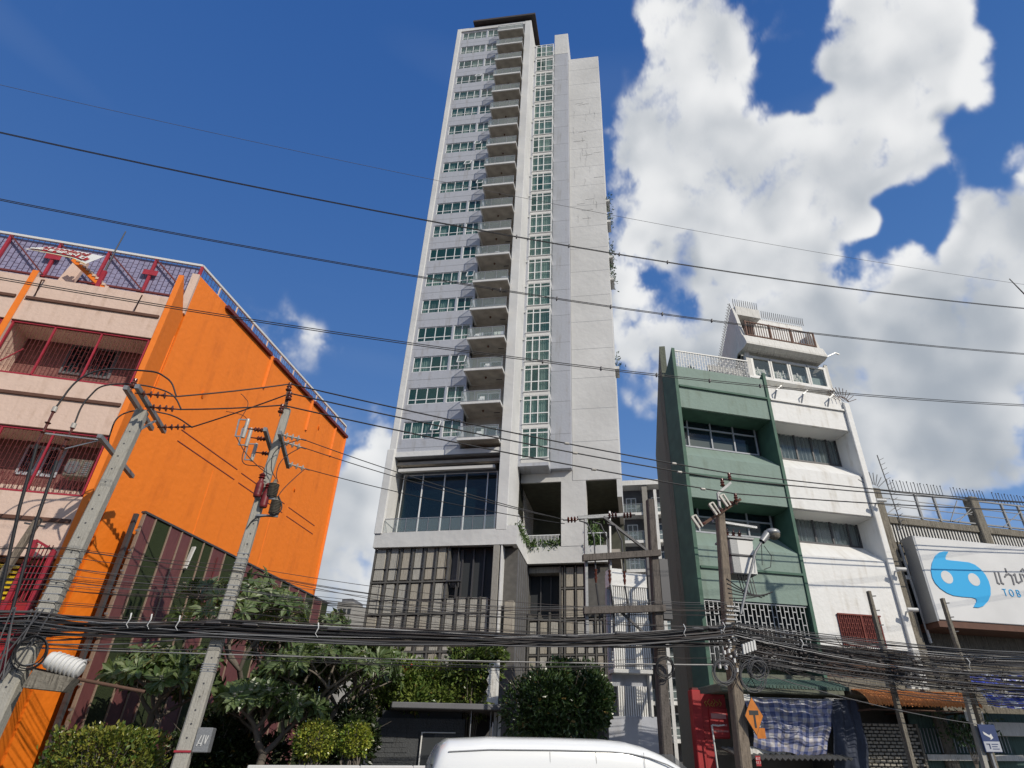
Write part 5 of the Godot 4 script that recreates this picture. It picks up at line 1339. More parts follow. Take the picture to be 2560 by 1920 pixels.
	for k in n:
		for j in 7:
			var pts := []
			for e in [[0, 0], [1, 0], [1, 1], [0, 1]]:
				var u: float = (k + e[0]) / float(n); var a: float = (j + e[1]) / 7.0
				var bump: float = 0.022 * sin(TAU * (k + e[0]) / 2.6)
				var r: float = 0.42 + bump
				var th := a * PI * 0.55
				var y := 3.55 + r * cos(th) + (0.03 * sin((k + e[0]) * 1.7) if j + e[1] == 7 else 0.0) - 0.07
				var z := 2.15 + r * sin(th) * 1.35 - 0.25 * (1.0 - a)
				pts.append(Vector3(lerpf(9.2, 13.45, u), y, z))
			s.quad(pts[3], pts[2], pts[1], pts[0])
	part(t, "sheet", s, M.awning_orange)
	s = sh(); s.box(9.15, 13.4, 3.75, 3.98, 0.9, 2.0); part(t, "top_beam", s, M.old_concrete)
	s = sh()
	for x in [9.3, 11.3, 13.3]: s.bar(Vector3(x, 3.3, 2.6), Vector3(x, 3.3, 0.8), 0.05)
	s.bar(Vector3(9.2, 3.3, 2.62), Vector3(13.45, 3.3, 2.62), 0.04)
	part(t, "frame", s, M.rust)
	s = sh()
	for k in 4: s.quad(Vector3(12.75 + k * 0.2, 3.05, 2.6), Vector3(12.85 + k * 0.2, 3.03, 2.6), Vector3(12.83 + k * 0.2, 3.32, 2.66), Vector3(12.7 + k * 0.2, 3.34, 2.66))
	part(t, "torn_flaps", s, M.white_worn)
	# screen of pale blocks laid with gaps
	t = thing("block_screen", "screen wall of small pale blocks laid with gaps below the orange awning", "wall", street, Vector3(10.5, 0.13, 1.3))
	var bm := Shape.new(); bm.bevel(-0.09, 0.09, -0.035, 0.035, -0.06, 0.06, 0.01)
	var mesh := bm.mesh()
	var where := []; var tints := []
	var mat: StandardMaterial3D = M.block
	mat.vertex_color_use_as_albedo = true
	var count := 0
	for j in 28:
		for k in 11:
			var p := Vector3(9.35 + k * 0.225 + (0.11 if j % 2 else 0.0), 2.95 - j * 0.1, 1.4 + rng.randf_range(-0.012, 0.012))
			var tone := rng.randf_range(0.6, 1.05)
			if count < 150:
				var o := part(t, "block", mesh, mat); o.position = p - cur
			else:
				where.append(Transform3D(Basis.IDENTITY, p - cur)); tints.append(Color(tone, tone, tone))
			count += 1
	many(t, "blocks", mesh, mat, where, tints)
	s = sh(); s.box(9.2, 9.26, 0.13, 3.0, 1.33, 1.45); s.box(11.82, 11.9, 0.13, 3.0, 1.33, 1.45); part(t, "frame", s, M.old_concrete)
	s = sh(); s.box(9.26, 11.82, 0.13, 3.0, 1.3, 1.32); part(t, "backing", s, M.dark_room)
	t = thing("meter_board", "pale electricity meter boxes on a board above the awning's right end", "meter", street, Vector3(12.5, 3.9, 1.3))
	for k in 3:
		s = sh(); s.bevel(12.2 + 0.02 * k, 12.62 - 0.1 * k, 4.0 + k * 0.2, 4.16 + k * 0.2, 1.1, 1.3, 0.02); part(t, "box", s, M.white_worn)
		s = sh(); s.lathe(Vector3(12.4, 4.08 + k * 0.2, 1.3), Vector3(0, 0, 1), [[0, 0.0], [0.05, 0], [0.05, 0.03], [0, 0.035]], 10); part(t, "dial", s, M.bg_gray)
	t = thing("blue_bar_window", "shopfront with blue upright bars and a pale sill beside the block screen", "window", street, Vector3(13, 1, 1.2))
	s = sh(); s.box(12.0, 19, 0.13, 3.4, 0.95, 1.0); part(t, "wall", s, M.green_sheet)
	for k in 26:
		s = sh(); s.bar(Vector3(12.25 + k * 0.14, 2.2, 1.1), Vector3(12.25 + k * 0.14, 2.9, 1.1), 0.03); part(t, "bar", s, M.galvanized)
	s = sh(); s.box(12.1, 16, 1.98, 2.15, 1.0, 1.3); part(t, "sill", s, M.white_worn)
	s = sh(); s.box(13.6, 17, 2.7, 3.1, 1.2, 1.5); part(t, "crumpled_sheet", s, M.white_worn)
	# potted creeper
	t = thing("creeper_plant", "straggling green creeper among the clutter right of the block screen", "plant", street, Vector3(13.4, 2.4, 1.8))
	where = []; tints = []
	for k in 420:
		where.append(Transform3D(Basis.from_euler(Vector3(rng.randf() * 6, rng.randf() * 6, rng.randf() * 6)), Vector3(rng.randfn(0.1, 0.5), rng.randfn(0.5, 0.28), rng.randfn(0, 0.2)))); tints.append(Color(0.05, 0.10, 0.035) * rng.randf_range(0.5, 1.5))
	many(t, "leaves", leaf_mesh(0.16, 0.07, 0.03), M.leaf, where, tints)
	s = sh()
	for k in 5: s.tube(PackedVector3Array([Vector3(13.4, 1.6, 1.8), Vector3(13.3 + k * 0.1, 2.4, 1.8), Vector3(13.0 + k * 0.25, 3.2, 1.8)]), 0.015)
	part(t, "stems", s, M.bark)

	# traffic and direction signs
	t = thing("junction_sign", "orange diamond junction sign with a black T on the leaning street post", "traffic sign", street, Vector3(4.46, 2.5, 3.95))
	s = sh(); s.prism(PackedVector2Array([Vector2(4.44, 2.5), Vector2(4.72, 2.96), Vector2(4.44, 3.42), Vector2(4.16, 2.96)]), 3.93, 3.945); part(t, "border", s, M.sign_black)
	s = sh(); s.prism(PackedVector2Array([Vector2(4.44, 2.52), Vector2(4.705, 2.96), Vector2(4.44, 3.4), Vector2(4.175, 2.96)]), 3.945, 3.95); part(t, "plate", s, M.sign_orange)
	s = sh(); s.box(4.30, 4.58, 2.98, 3.09, 3.95, 3.954); s.box(4.415, 4.475, 2.68, 2.98, 3.95, 3.954); part(t, "junction_mark", s, M.sign_black)
	s = sh(); s.bar(Vector3(4.44, 2.9, 3.9), Vector3(4.5, 2.9, 3.75), 0.05); part(t, "bracket", s, M.galvanized)
	t = thing("paper_notice", "small red notice with white characters stuck on the street post", "notice", street, Vector3(4.4, 1.9, 3.86))
	s = sh(); s.box(4.36, 4.5, 1.82, 2.05, 3.855, 3.86); part(t, "sheet", s, M.red_sign)
	for k in 2:
		var tm := TextMesh.new()
		var sf := SystemFont.new(); sf.font_names = PackedStringArray(["Droid Sans"])
		tm.font = sf; tm.text = ["617", "17.1"][k]; tm.font_size = 24; tm.pixel_size = 0.0032; tm.depth = 0.004
		var o := part(t, "print", tm, M.white); o.position = Vector3(4.43, 1.985 - 0.09 * k, 3.862) - cur
	t = thing("pale_notices", "two pale paper notices and an orange one behind the junction sign", "notice", street, Vector3(4.75, 2.9, 3.5))
	s = sh(); s.box(4.72, 4.86, 2.72, 3.12, 3.49, 3.5); part(t, "sheet", s, M.white_worn)
	s = sh(); s.box(4.35, 4.55, 3.35, 3.5, 3.68, 3.69); part(t, "sheet", s, M.white_worn)
	s = sh(); s.box(4.72, 4.98, 2.45, 2.7, 3.49, 3.5); part(t, "sheet", s, M.sign_orange)
	t = thing("parking_sign", "dark blue roadside sign with a pale arrow and lettering on a thin post", "traffic sign", street, Vector3(12.4, 0.13, 3.6))
	s = sh(); s.bevel(12.1, 12.72, 2.18, 2.9, 3.56, 3.6, 0.01); part(t, "plate", s, M.sign_navy)
	s = sh(); s.prism(PackedVector2Array([Vector2(12.2, 2.72), Vector2(12.4, 2.62), Vector2(12.48, 2.66), Vector2(12.52, 2.55), Vector2(12.4, 2.5), Vector2(12.42, 2.55), Vector2(12.22, 2.64)]), 3.6, 3.605); part(t, "arrow", s, M.white_rail)
	s = sh(); s.box(12.12, 12.7, 2.2, 2.46, 3.6, 3.604); part(t, "lower_panel", s, M.tower_gray)
	s = sh(); s.bar(Vector3(12.2, 2.4, 3.61), Vector3(12.3, 2.4, 3.61), 0.03, 0.01); s.bar(Vector3(12.3, 2.4, 3.61), Vector3(12.3, 2.27, 3.61), 0.03, 0.01)
	for k in 3: s.box(12.38, 12.62 - 0.05 * (k % 2), 2.26 + k * 0.06, 2.28 + k * 0.06, 3.604, 3.61)
	part(t, "lettering", s, M.sign_navy)
	s = sh(); s.box(12.3, 12.37, 0.13, 2.95, 3.48, 3.55); part(t, "post", s, M.galvanized)
	t = thing("bare_post", "weathered leaning concrete stub post by the orange awning's right end", "post", street, Vector3(12.3, 0.13, 3.4))
	s = sh(); s.hexa([Vector3(11.92, 0.13, 3.5), Vector3(12.08, 0.13, 3.5), Vector3(12.08, 0.13, 3.34), Vector3(11.92, 0.13, 3.34), Vector3(12.14, 4.1, 3.48), Vector3(12.26, 4.1, 3.48), Vector3(12.26, 4.1, 3.36), Vector3(12.14, 4.1, 3.36)]); part(t, "shaft", s, M.pole_concrete)
	for q in [["stub_pole", "short concrete pole with stub bolts in front of the white shophouse", 9.75, 6.7], ["stub_pole", "gray stub pole standing in front of the big white sign", 12.65, 6.65]]:
		t = thing(q[0], q[1], "pole", street, Vector3(q[2], 0.13, 3.2), "short poles along the right pavement")
		s = sh(); s.hexa([Vector3(q[2] - 0.08, 0.13, 3.3), Vector3(q[2] + 0.06, 0.13, 3.3), Vector3(q[2] + 0.06, 0.13, 3.12), Vector3(q[2] - 0.08, 0.13, 3.12), Vector3(q[2] - 0.05, q[3], 3.28), Vector3(q[2] + 0.05, q[3], 3.28), Vector3(q[2] + 0.05, q[3], 3.16), Vector3(q[2] - 0.05, q[3], 3.16)]); part(t, "shaft", s, M.old_concrete)
		for k in 3:
			s = sh(); s.bar(Vector3(q[2] + 0.08, q[3] - 0.15 - k * 0.45, 3.2), Vector3(q[2] + 0.26, q[3] - 0.13 - k * 0.45, 3.2), 0.03); part(t, "bolt", s, M.dark_metal)

func louvred_gate() -> void:
	var t := thing("louvred_wall", "white wall screened with upright gray-white slats between tower and green house", "fence", street, Vector3(2.5, 0, 0.2))
	var s := sh(); s.bevel(1.84, 3.2, 7.02, 7.5, -0.2, 0.3, 0.02); part(t, "parapet", s, M.white)
	s = sh(); s.box(1.86, 2.3, 7.5, 7.62, -0.2, 0.28); part(t, "parapet_step", s, M.white)
	s = sh(); s.box(1.84, 3.2, 0, 7.02, -0.25, -0.1); part(t, "backing", s, M.tower_gray)
	for k in 17:
		s = sh(); s.box(1.9 + k * 0.077, 1.94 + k * 0.077, 4.45, 7.02, 0.12, 0.27); part(t, "slat", s, M.white)
	for k in 13:
		s = sh(); s.box(1.98 + k * 0.077, 2.02 + k * 0.077, 3.1, 3.95, 0.12, 0.27); part(t, "slat", s, M.white)
	s = sh(); s.bevel(1.8, 3.14, 4.3, 4.42, -0.1, 0.42, 0.015); part(t, "ledge", s, M.white_rail)
	s = sh(); s.box(1.84, 3.1, 3.95, 4.3, -0.1, 0.1); part(t, "recess", s, M.tower_gray)
	s = sh(); s.box(1.6, 3.2, 0, 3.1, -0.1, 0.32); part(t, "base_wall", s, M.tower_gray)
	s = sh(); s.box(3.03, 3.1, 3.1, 4.3, 0.15, 0.35); part(t, "post", s, M.white_rail)
	t = thing("dark_screen_board", "tall dark board standing between the concrete frame pole and the green house", "screen", street, Vector3(3.4, 0, 0.25))
	s = sh(); s.box(3.25, 3.55, 0.13, 8.1, 0.2, 0.3); part(t, "board", s, M.dark_frame)
	s = sh(); s.bar(Vector3(3.62, 0.2, 0.3), Vector3(3.6, 9.6, 0.3), 0.05); part(t, "pipe", s, M.white_rail)

func frangipani(label: String, base: Vector3, height: float, spread: float, lean: Vector3, seed_: int, tips_max: int) -> void:
	var t := thing("frangipani_tree", label, "tree", street, base, "frangipani trees along the striped fence")
	var r := RandomNumberGenerator.new(); r.seed = seed_
	var trunk := sh()
	var tips := []
	var stack := [[base, (Vector3.UP + lean).normalized(), height * 0.30, 0.13, 0]]
	while stack.size() > 0:
		var b: Array = stack.pop_back()
		var p: Vector3 = b[0]; var d: Vector3 = b[1]; var ln: float = b[2]; var rad: float = b[3]; var depth: int = b[4]
		var q := p + d * ln
		var mid := p.lerp(q, 0.5) + Vector3(r.randfn(0, 0.06), 0, r.randfn(0, 0.06)) * ln
		trunk.tube(PackedVector3Array([p, mid, q]), rad, rad * 0.78, 7)
		if depth >= 5 or (depth >= 4 and r.randf() < 0.25):
			tips.append([q, d])
			continue
		var n := 3 if depth in [1, 2] or r.randf() < 0.45 else 2
		var a0 := r.randf() * TAU
		for k in n:
			var a := a0 + TAU * k / n + r.randfn(0, 0.25)
			var out := Vector3(cos(a), 0, sin(a)) * spread
			var nd := (d * 0.75 + out * r.randf_range(0.65, 1.0) + Vector3.UP * 0.22).normalized()
			stack.append([q, nd, ln * r.randf_range(0.62, 0.82), rad * 0.66, depth + 1])
	part(t, "trunk", trunk, M.bark)
	var mesh := leaf_mesh(0.36, 0.125, 0.05)
	var cam := street.affine_inverse() * Vector3(0, 1.9, 0)
	var all := []
	var fl := sh()
	var used_tips := 0
	for tip in tips:
		used_tips += 1
		if used_tips > tips_max: break
		var up: Vector3 = tip[1]
		var side := up.cross(Vector3.RIGHT).normalized()
		for k in 15:
			var a := k * 2.399 + r.randf() * 0.3
			var ring := side.rotated(up, a)
			var tilt := r.randf_range(0.05, 0.75) - 0.15 * (k / 15.0)
			var dir := (ring * cos(tilt) + up * sin(tilt)).normalized()
			dir = (dir + Vector3.DOWN * r.randf_range(0.0, 0.35)).normalized()
			var x := up.cross(dir)
			x = x.normalized() if x.length() > 0.05 else side
			var y := dir.cross(x).normalized()
			var sc := r.randf_range(0.75, 1.2)
			var young := r.randf()
			var tone := Color(0.06, 0.10, 0.035).lerp(Color(0.12, 0.16, 0.06), young) * r.randf_range(0.7, 1.3)
			all.append([Transform3D(Basis(x * sc, y * sc, dir * sc), tip[0] + up * 0.03 * k * 0.4 - base), tone, (tip[0] - cam).length() + r.randf() * 0.8])
		if r.randf() < 0.4:
			for k in 6:
				var c: Vector3 = tip[0] + up * 0.14 + Vector3(r.randfn(0, 0.07), r.randfn(0.05, 0.04), r.randfn(0, 0.07))
				for j in 5:
					var a := TAU * j / 5
					var dv := Vector3(cos(a), 0.5, sin(a)) * 0.055
					var sv := Vector3(-sin(a), 0, cos(a)) * 0.026
					fl.tri(c, c + dv - sv, c + dv + sv)
	all.sort_custom(func(u, w): return u[2] < w[2])
	var tones := []
	for k in 6:
		var m: StandardMaterial3D = M.leaf.duplicate()
		m.vertex_color_use_as_albedo = false
		m.albedo_color = (Color(0.055, 0.095, 0.032).lerp(Color(0.14, 0.18, 0.075), k / 5.0)).linear_to_srgb()
		tones.append(m)
	var where := []; var tints := []
	for k in all.size():
		if k < 300:
			var o := part(t, "leaf", mesh, tones[r.randi() % 6]); o.transform = all[k][0]
		else:
			where.append(all[k][0]); tints.append(all[k][1])
	many(t, "leaves", mesh, M.leaf, where, tints)
	if fl.v.size() > 0: part(t, "flowers", fl, M.petal).set_meta("kind", "stuff")

func bush(called: String, label: String, category: String, c: Vector3, size: Vector3, count: int, leaf: ArrayMesh, tone: Color, tone2: Color, boxy: float, stem: float, group := "") -> Node3D:
	# a crown of leaves on twigs: leaves lie mostly near the surface, lumpy, with gaps
	var t := thing(called, label, category, street, Vector3(c.x, stem, c.z), group)
	var nz := FastNoiseLite.new(); nz.seed = int(c.x * 37.0 + 100.0); nz.frequency = 0.9
	# the crown is a union of uneven clumps; clipped shapes keep to one
	var where := []; var tints := []
	var clumps := [[c, size]]
	if boxy < 0.8 and called != "ball_bush":
		clumps = []
		for k in 16:
			var d := Vector3(rng.randfn(), rng.randfn(), rng.randfn()).normalized()
			clumps.append([c + d * size * rng.randf_range(0.3, 0.72), Vector3.ONE * size.y * rng.randf_range(0.28, 0.52)])
		for k in 5: clumps.append([c + Vector3(size.x * (-0.5 + 0.25 * k), -size.y * 0.25, 0), Vector3(size.x * 0.34, size.y * 0.66, size.z * 0.8)])
	for k in count:
		var cl: Array = clumps[k % clumps.size()]
		var sz: Vector3 = cl[1]
		var d := Vector3(rng.randfn(), rng.randfn(), rng.randfn()).normalized()
		if boxy >= 0.8:
			var m := maxf(absf(d.x), maxf(absf(d.y), absf(d.z)))
			d = d.lerp(d / m * 0.86, boxy)
		var depth := 1.0 - absf(rng.randfn(0, 0.2)) + (0.16 * rng.randf() if rng.randf() < 0.12 else 0.0)
		var lump := 1.0 + 0.22 * nz.get_noise_3dv(d * 5.0 + cl[0])
		if called == "ball_bush": lump = 1.0 + 0.05 * nz.get_noise_3dv(d * 7.0)
		if boxy >= 0.8: lump = 1.0 + 0.07 * nz.get_noise_3dv(d * 6.0)
		var p: Vector3 = cl[0] + d * sz * depth * lump
		var out := (d / sz).normalized()
		var z := (out + Vector3(rng.randfn(), rng.randfn() + 0.3, rng.randfn()) * 0.55).normalized()
		var x := z.cross(Vector3(rng.randfn(), rng.randfn(), rng.randfn())).normalized()
		var sc := rng.randf_range(0.55, 1.45)
		where.append(Transform3D(Basis(x * sc, z.cross(x).normalized() * sc, z * sc), p - cur))
		var f := clampf(0.5 + 0.5 * nz.get_noise_3dv(p * 1.4) + rng.randfn(0, 0.25), 0, 1)
		var tint := tone.lerp(tone2, f) * rng.randf_range(0.7, 1.3)
		if rng.randf() < 0.02: tint = Color(0.22, 0.15, 0.05)
		tints.append(tint)
	many(t, "leaves", leaf, M.leaf_glossy, where, tints)
	var s := sh()
	for k in 34:
		var d := Vector3(rng.randfn(), absf(rng.randfn()) + 0.2, rng.randfn()).normalized()
		var foot := Vector3(c.x + rng.randfn(0, 0.05 + size.x * 0.15 * boxy), stem, c.z)
		s.tube(PackedVector3Array([foot, foot.lerp(c, 0.6) + Vector3(rng.randfn(), 0, rng.randfn()) * 0.1, c + d * size * rng.randf_range(0.85, 1.22)]), 0.03, 0.006, 5)
	part(t, "branches", s, M.bark)
	return t

func garden() -> void:
	# boundary walls, beds and the gatehouse
	var t := thing("garden_wall", "low pale boundary wall in capped panels below the round clipped bushes", "wall", street, Vector3(-6.5, 0.13, 2.6))
	for k in 4:
		var s := sh(); s.bevel(-8.0 + k * 1.25, -6.8 + k * 1.25, 0.13, 1.72, 2.35, 2.55, 0.02); part(t, "panel", s, M.white_worn)
		s = sh(); s.bevel(-8.03 + k * 1.25, -6.78 + k * 1.25, 1.72, 1.8, 2.3, 2.6, 0.02); part(t, "cap", s, M.tower_white)
	var s := Shape.new(); s.box(-13.3, -2.2, 0.0, 1.15, -9.0, 2.3)
	var o := struct("planting_bed", s, M.soil); o.transform = street
	t = thing("gatehouse", "dark slate gatehouse with a flat overhanging roof and a white-framed doorway", "building", street, Vector3(-3.5, 0, -3))
	s = sh(); s.box(-5.25, -2.6, 0, 3.0, -5, -1.0); part(t, "wall", s, M.dark_stone)
	for j in 22:      # courses of split slate
		var x := -5.25
		while x < -2.65:
			var w := minf(rng.randf_range(0.3, 0.9), -2.6 - x)
			if not (x + w > -3.95 and x < -2.85 and j < 18):
				var q := sh(); q.box(x + 0.004, x + w - 0.004, 0.2 + j * 0.127, 0.32 + j * 0.127, -1.0, -0.97 + rng.randf_range(-0.018, 0.014)); part(t, "stone", q, M.dark_stone)
			x += w
	s = sh(); s.bevel(-4.9, -1.55, 3.2, 3.36, -5, 0.0, 0.02); part(t, "roof", s, M.bg_gray)
	s = sh(); s.hexa([Vector3(-1.55, 3.28, -0.02), Vector3(-1.2, 3.06, -0.02), Vector3(-1.2, 3.06, -4), Vector3(-1.55, 3.28, -4), Vector3(-1.55, 3.35, -0.02), Vector3(-1.2, 3.13, -0.02), Vector3(-1.2, 3.13, -4), Vector3(-1.55, 3.35, -4)]); part(t, "roof_lip", s, M.bg_gray)
	s = sh(); s.box(-5.1, -2.7, 3.0, 3.2, -4.8, -1.1); part(t, "clerestory", s, M.dark_room)
	s = sh(); s.box(-2.6, -1.3, 0, 3.2, -4.0, -3.6); part(t, "porch_wall", s, M.dark_frame)
	s = sh(); s.box(-3.85, -2.9, 0, 2.6, -1.0, -0.96); part(t, "doorway", s, M.dark_room)
	s = sh(); s.box(-3.9, -3.86, 0, 2.64, -1.0, -0.9); s.box(-3.86, -2.88, 2.61, 2.64, -1.0, -0.9); part(t, "door_frame", s, M.tower_white)
	s = sh(); s.bevel(-1.66, -1.57, 0, 3.2, -0.6, -0.5, 0.01); part(t, "post", s, M.white)
	for x in [-1.9, -2.5]:
		s = sh(); s.bar(Vector3(x, 0, -0.5), Vector3(x, 3.2, -0.5), 0.025); part(t, "rod", s, M.galvanized)
	t = thing("garden_flagpole", "pale twisted banner pole standing between the hedge and the dark rounded bush", "pole", street, Vector3(-1.75, 0, -0.9))
	s = sh(); s.bevel(-1.72, -1.62, 0, 4.7, -1.0, -0.92, 0.01); part(t, "post", s, M.white_rail)
	s = sh()
	for k in 7: s.quad(Vector3(-2.0 + 0.05 * (k % 2), 3.5 + k * 0.16, -0.95), Vector3(-1.72, 3.45 + k * 0.17, -0.93), Vector3(-1.72, 3.62 + k * 0.17, -0.9), Vector3(-2.02 + 0.08 * ((k + 1) % 2), 3.66 + k * 0.16, -0.98))
	part(t, "cloth", s, M.white_worn)
	t = thing("driveway_wall", "plain gray driveway wall running behind the white van", "wall", street, Vector3(0.5, 0, -1.5))
	s = sh(); s.box(-1.0, 3.4, 0, 2.4, -1.9, -1.6); part(t, "wall", s, M.dark_stone)
	s = sh(); s.box(-0.6, 0.2, 2.4, 2.7, -1.85, -1.8); part(t, "rail", s, M.galvanized)
	s = sh(); s.box(1.2, 2.1, 2.0, 2.9, -1.6, -1.5); part(t, "panel", s, M.bg_gray)

	frangipani("frangipani tree at the left end of the striped fence, behind the box hedge", Vector3(-10.7, 1.1, 0.7), 3.7, 1.0, Vector3(-0.05, 0, 0.05), 5, 110)
	frangipani("tallest frangipani tree, topping the fence right of the leaning concrete pole", Vector3(-8.7, 1.1, -0.3), 5.9, 0.85, Vector3(0.02, 0, 0.0), 8, 130)
	frangipani("white-flowered frangipani tree right behind the two ball bushes", Vector3(-6.9, 1.1, 0.2), 4.3, 1.0, Vector3(0.05, 0, 0.0), 13, 120)
	frangipani("sparse frangipani tree low in front of the gray podium's left corner", Vector3(-6.6, 1.1, -3.0), 5.0, 0.95, Vector3(-0.08, 0, 0.0), 21, 90)
	frangipani("low wide frangipani tree between the leaning pole and the ball bushes", Vector3(-8.0, 1.1, 1.0), 3.1, 1.1, Vector3(0.06, 0, 0.0), 34, 110)
	var small := leaf_mesh(0.095, 0.05, 0.02)
	var mid := leaf_mesh(0.16, 0.065, 0.03)
	bush("box_hedge", "square-topped yellow-green hedge at the foot of the orange building", "hedge", Vector3(-11.1, 1.5, 2.2), Vector3(1.25, 1.12, 0.8), 9000, small, Color(0.06, 0.12, 0.022), Color(0.24, 0.23, 0.04), 0.85, 0.4)
	bush("ball_bush", "left and larger of two clipped ball bushes above the low wall", "bush", Vector3(-6.7, 2.33, 1.7), Vector3(0.5, 0.45, 0.5), 4200, leaf_mesh(0.07, 0.04, 0.015), Color(0.10, 0.18, 0.03), Color(0.34, 0.33, 0.05), 0.05, 1.15, "clipped ball bushes")
	bush("ball_bush", "right and smaller of two clipped ball bushes above the low wall", "bush", Vector3(-5.75, 2.36, 1.7), Vector3(0.4, 0.38, 0.4), 3200, leaf_mesh(0.07, 0.04, 0.015), Color(0.11, 0.20, 0.03), Color(0.36, 0.36, 0.05), 0.05, 1.15, "clipped ball bushes")
	var h := bush("flowering_hedge", "tall glossy green hedge with a few red blooms above the gatehouse roof", "hedge", Vector3(-3.9, 3.95, -1.9), Vector3(2.7, 1.2, 0.9), 19000, mid, Color(0.075, 0.135, 0.03), Color(0.20, 0.24, 0.055), 0.3, 1.1)
	var fl := sh()
	for k in 9:
		var c := Vector3(-4.55 + rng.randfn(0, 0.14), 4.45 + rng.randfn(0, 0.07), -1.35 + rng.randfn(0, 0.1))
		fl.ball(c, Vector3.ONE * rng.randf_range(0.02, 0.05), 4, 6)
	part(h, "flowers", fl, M.red_petal).set_meta("kind", "stuff")
	bush("small_tree", "slim leafy tree rising past the podium's concrete column", "tree", Vector3(-2.4, 4.7, -1.6), Vector3(1.2, 0.8, 0.8), 6500, mid, Color(0.07, 0.12, 0.03), Color(0.15, 0.19, 0.05), 0.0, 0.6)
	bush("rounded_bush", "large dark green rounded bush right of the gatehouse, beside the driveway", "bush", Vector3(-0.1, 3.5, 0.4), Vector3(1.95, 1.25, 0.95), 19000, mid, Color(0.025, 0.055, 0.018), Color(0.07, 0.11, 0.036), 0.2, 0.3)
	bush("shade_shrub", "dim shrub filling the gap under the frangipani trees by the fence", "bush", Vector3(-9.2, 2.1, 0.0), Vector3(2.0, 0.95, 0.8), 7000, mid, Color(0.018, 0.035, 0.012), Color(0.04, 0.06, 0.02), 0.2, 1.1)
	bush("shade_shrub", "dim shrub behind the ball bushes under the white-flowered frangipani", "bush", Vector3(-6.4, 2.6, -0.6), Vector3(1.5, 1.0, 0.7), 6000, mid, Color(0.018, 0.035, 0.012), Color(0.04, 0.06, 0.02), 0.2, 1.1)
	bush("distant_tree", "hazy tree tops beside the far gray high-rise at the fence's end", "tree", Vector3(-13.0, 8.6, -26.0), Vector3(3.0, 2.2, 2.0), 5000, leaf_mesh(0.3, 0.15, 0.05), Color(0.03, 0.06, 0.02), Color(0.07, 0.1, 0.035), 0.0, 0.0)

func string_of_discs(t: Node, a: Vector3, b: Vector3, n: int, m: Material) -> void:
	var d := (b - a).normalized()
	var ln := (b - a).length()
	var s := sh()
	s.tube(PackedVector3Array([a - d * 0.12, a]), 0.018, -1, 5); s.tube(PackedVector3Array([b, b + d * 0.14]), 0.022, -1, 5)
	var o := part(t, "insulator_string", s, M.dark_metal)
	for k in n:
		s = sh()
		s.lathe(a + d * (ln * k / n), d, [[0, 0], [0.03, 0.0], [0.035, 0.05], [0.085, 0.07], [0.095, 0.085], [0.05, 0.1], [0.02, 0.11], [0.02, ln / n], [0, ln / n]], 12)
		part(o, "disc", s, m)

func pin_insulator(t: Node, p: Vector3, m: Material, h := 0.26) -> void:
	var s := sh()
	s.lathe(p, Vector3.UP, [[0.015, -0.12], [0.015, 0], [0.07, 0.0], [0.085, 0.03], [0.05, 0.07], [0.05, 0.1], [0.075, 0.12], [0.045, 0.17], [0.055, 0.2], [0.05, h], [0, h]], 12)
	part(t, "pin_insulator", s, m)

func shaft(s: Shape, p: PackedVector3Array, w: PackedFloat32Array) -> void:      # square tapered concrete shaft with chamfered corners
	for k in p.size() - 1:
		var ring := func(i: int) -> Array:
			var h := w[i] * 0.5; var q := h * 0.78
			var out := []
			for e in [[-q, h], [q, h], [h, q], [h, -q], [q, -h], [-q, -h], [-h, -q], [-h, q]]: out.append(p[i] + Vector3(e[0], 0, e[1]))
			return out
		var a: Array = ring.call(k); var b: Array = ring.call(k + 1)
		for j in 8:
			var i := (j + 1) % 8
			s.quad(a[j], a[i], b[i], b[j])
		if k == p.size() - 2:
			for j in range(1, 7): s.tri(b[0], b[j], b[j + 1])

func holes(t: Node, a: Vector3, b: Vector3, w0: float, w1: float, n: int) -> void:
	for k in n:
		var f := (k + 0.5) / n
		var p := a.lerp(b, f); var w := lerpf(w0, w1, f) * 0.5
		var s := sh(); s.lathe(p + Vector3(0, 0, w - 0.004), Vector3(0, 0, 1), [[0, 0], [0.022, 0], [0.022, 0.007], [0.0, 0.007]], 8); part(t, "bolt_hole", s, M.dark_frame)

func wire(a: Vector3, b: Vector3, sag: float, n := 12) -> PackedVector3Array:
	var p := PackedVector3Array()
	for k in n + 1:
		var f := float(k) / n
		p.append(a.lerp(b, f) - Vector3(0, 4.0 * sag * f * (1.0 - f), 0))
	return p

func ring_coil(s: Shape, c: Vector3, r: float, n: int, tilt: float, rad: float) -> void:
	for k in n:
		var p := PackedVector3Array()
		var rr := r * rng.randf_range(0.86, 1.08)
		var o := Vector3(rng.randfn(0, 0.03), rng.randfn(0, 0.03), rng.randfn(0, 0.04))
		for j in 25:
			var a := TAU * j / 24.0
			p.append(c + o + Vector3(cos(a) * rr, sin(a) * rr, sin(a + 0.5) * tilt))
		s.tube(p, rad, -1, 5)

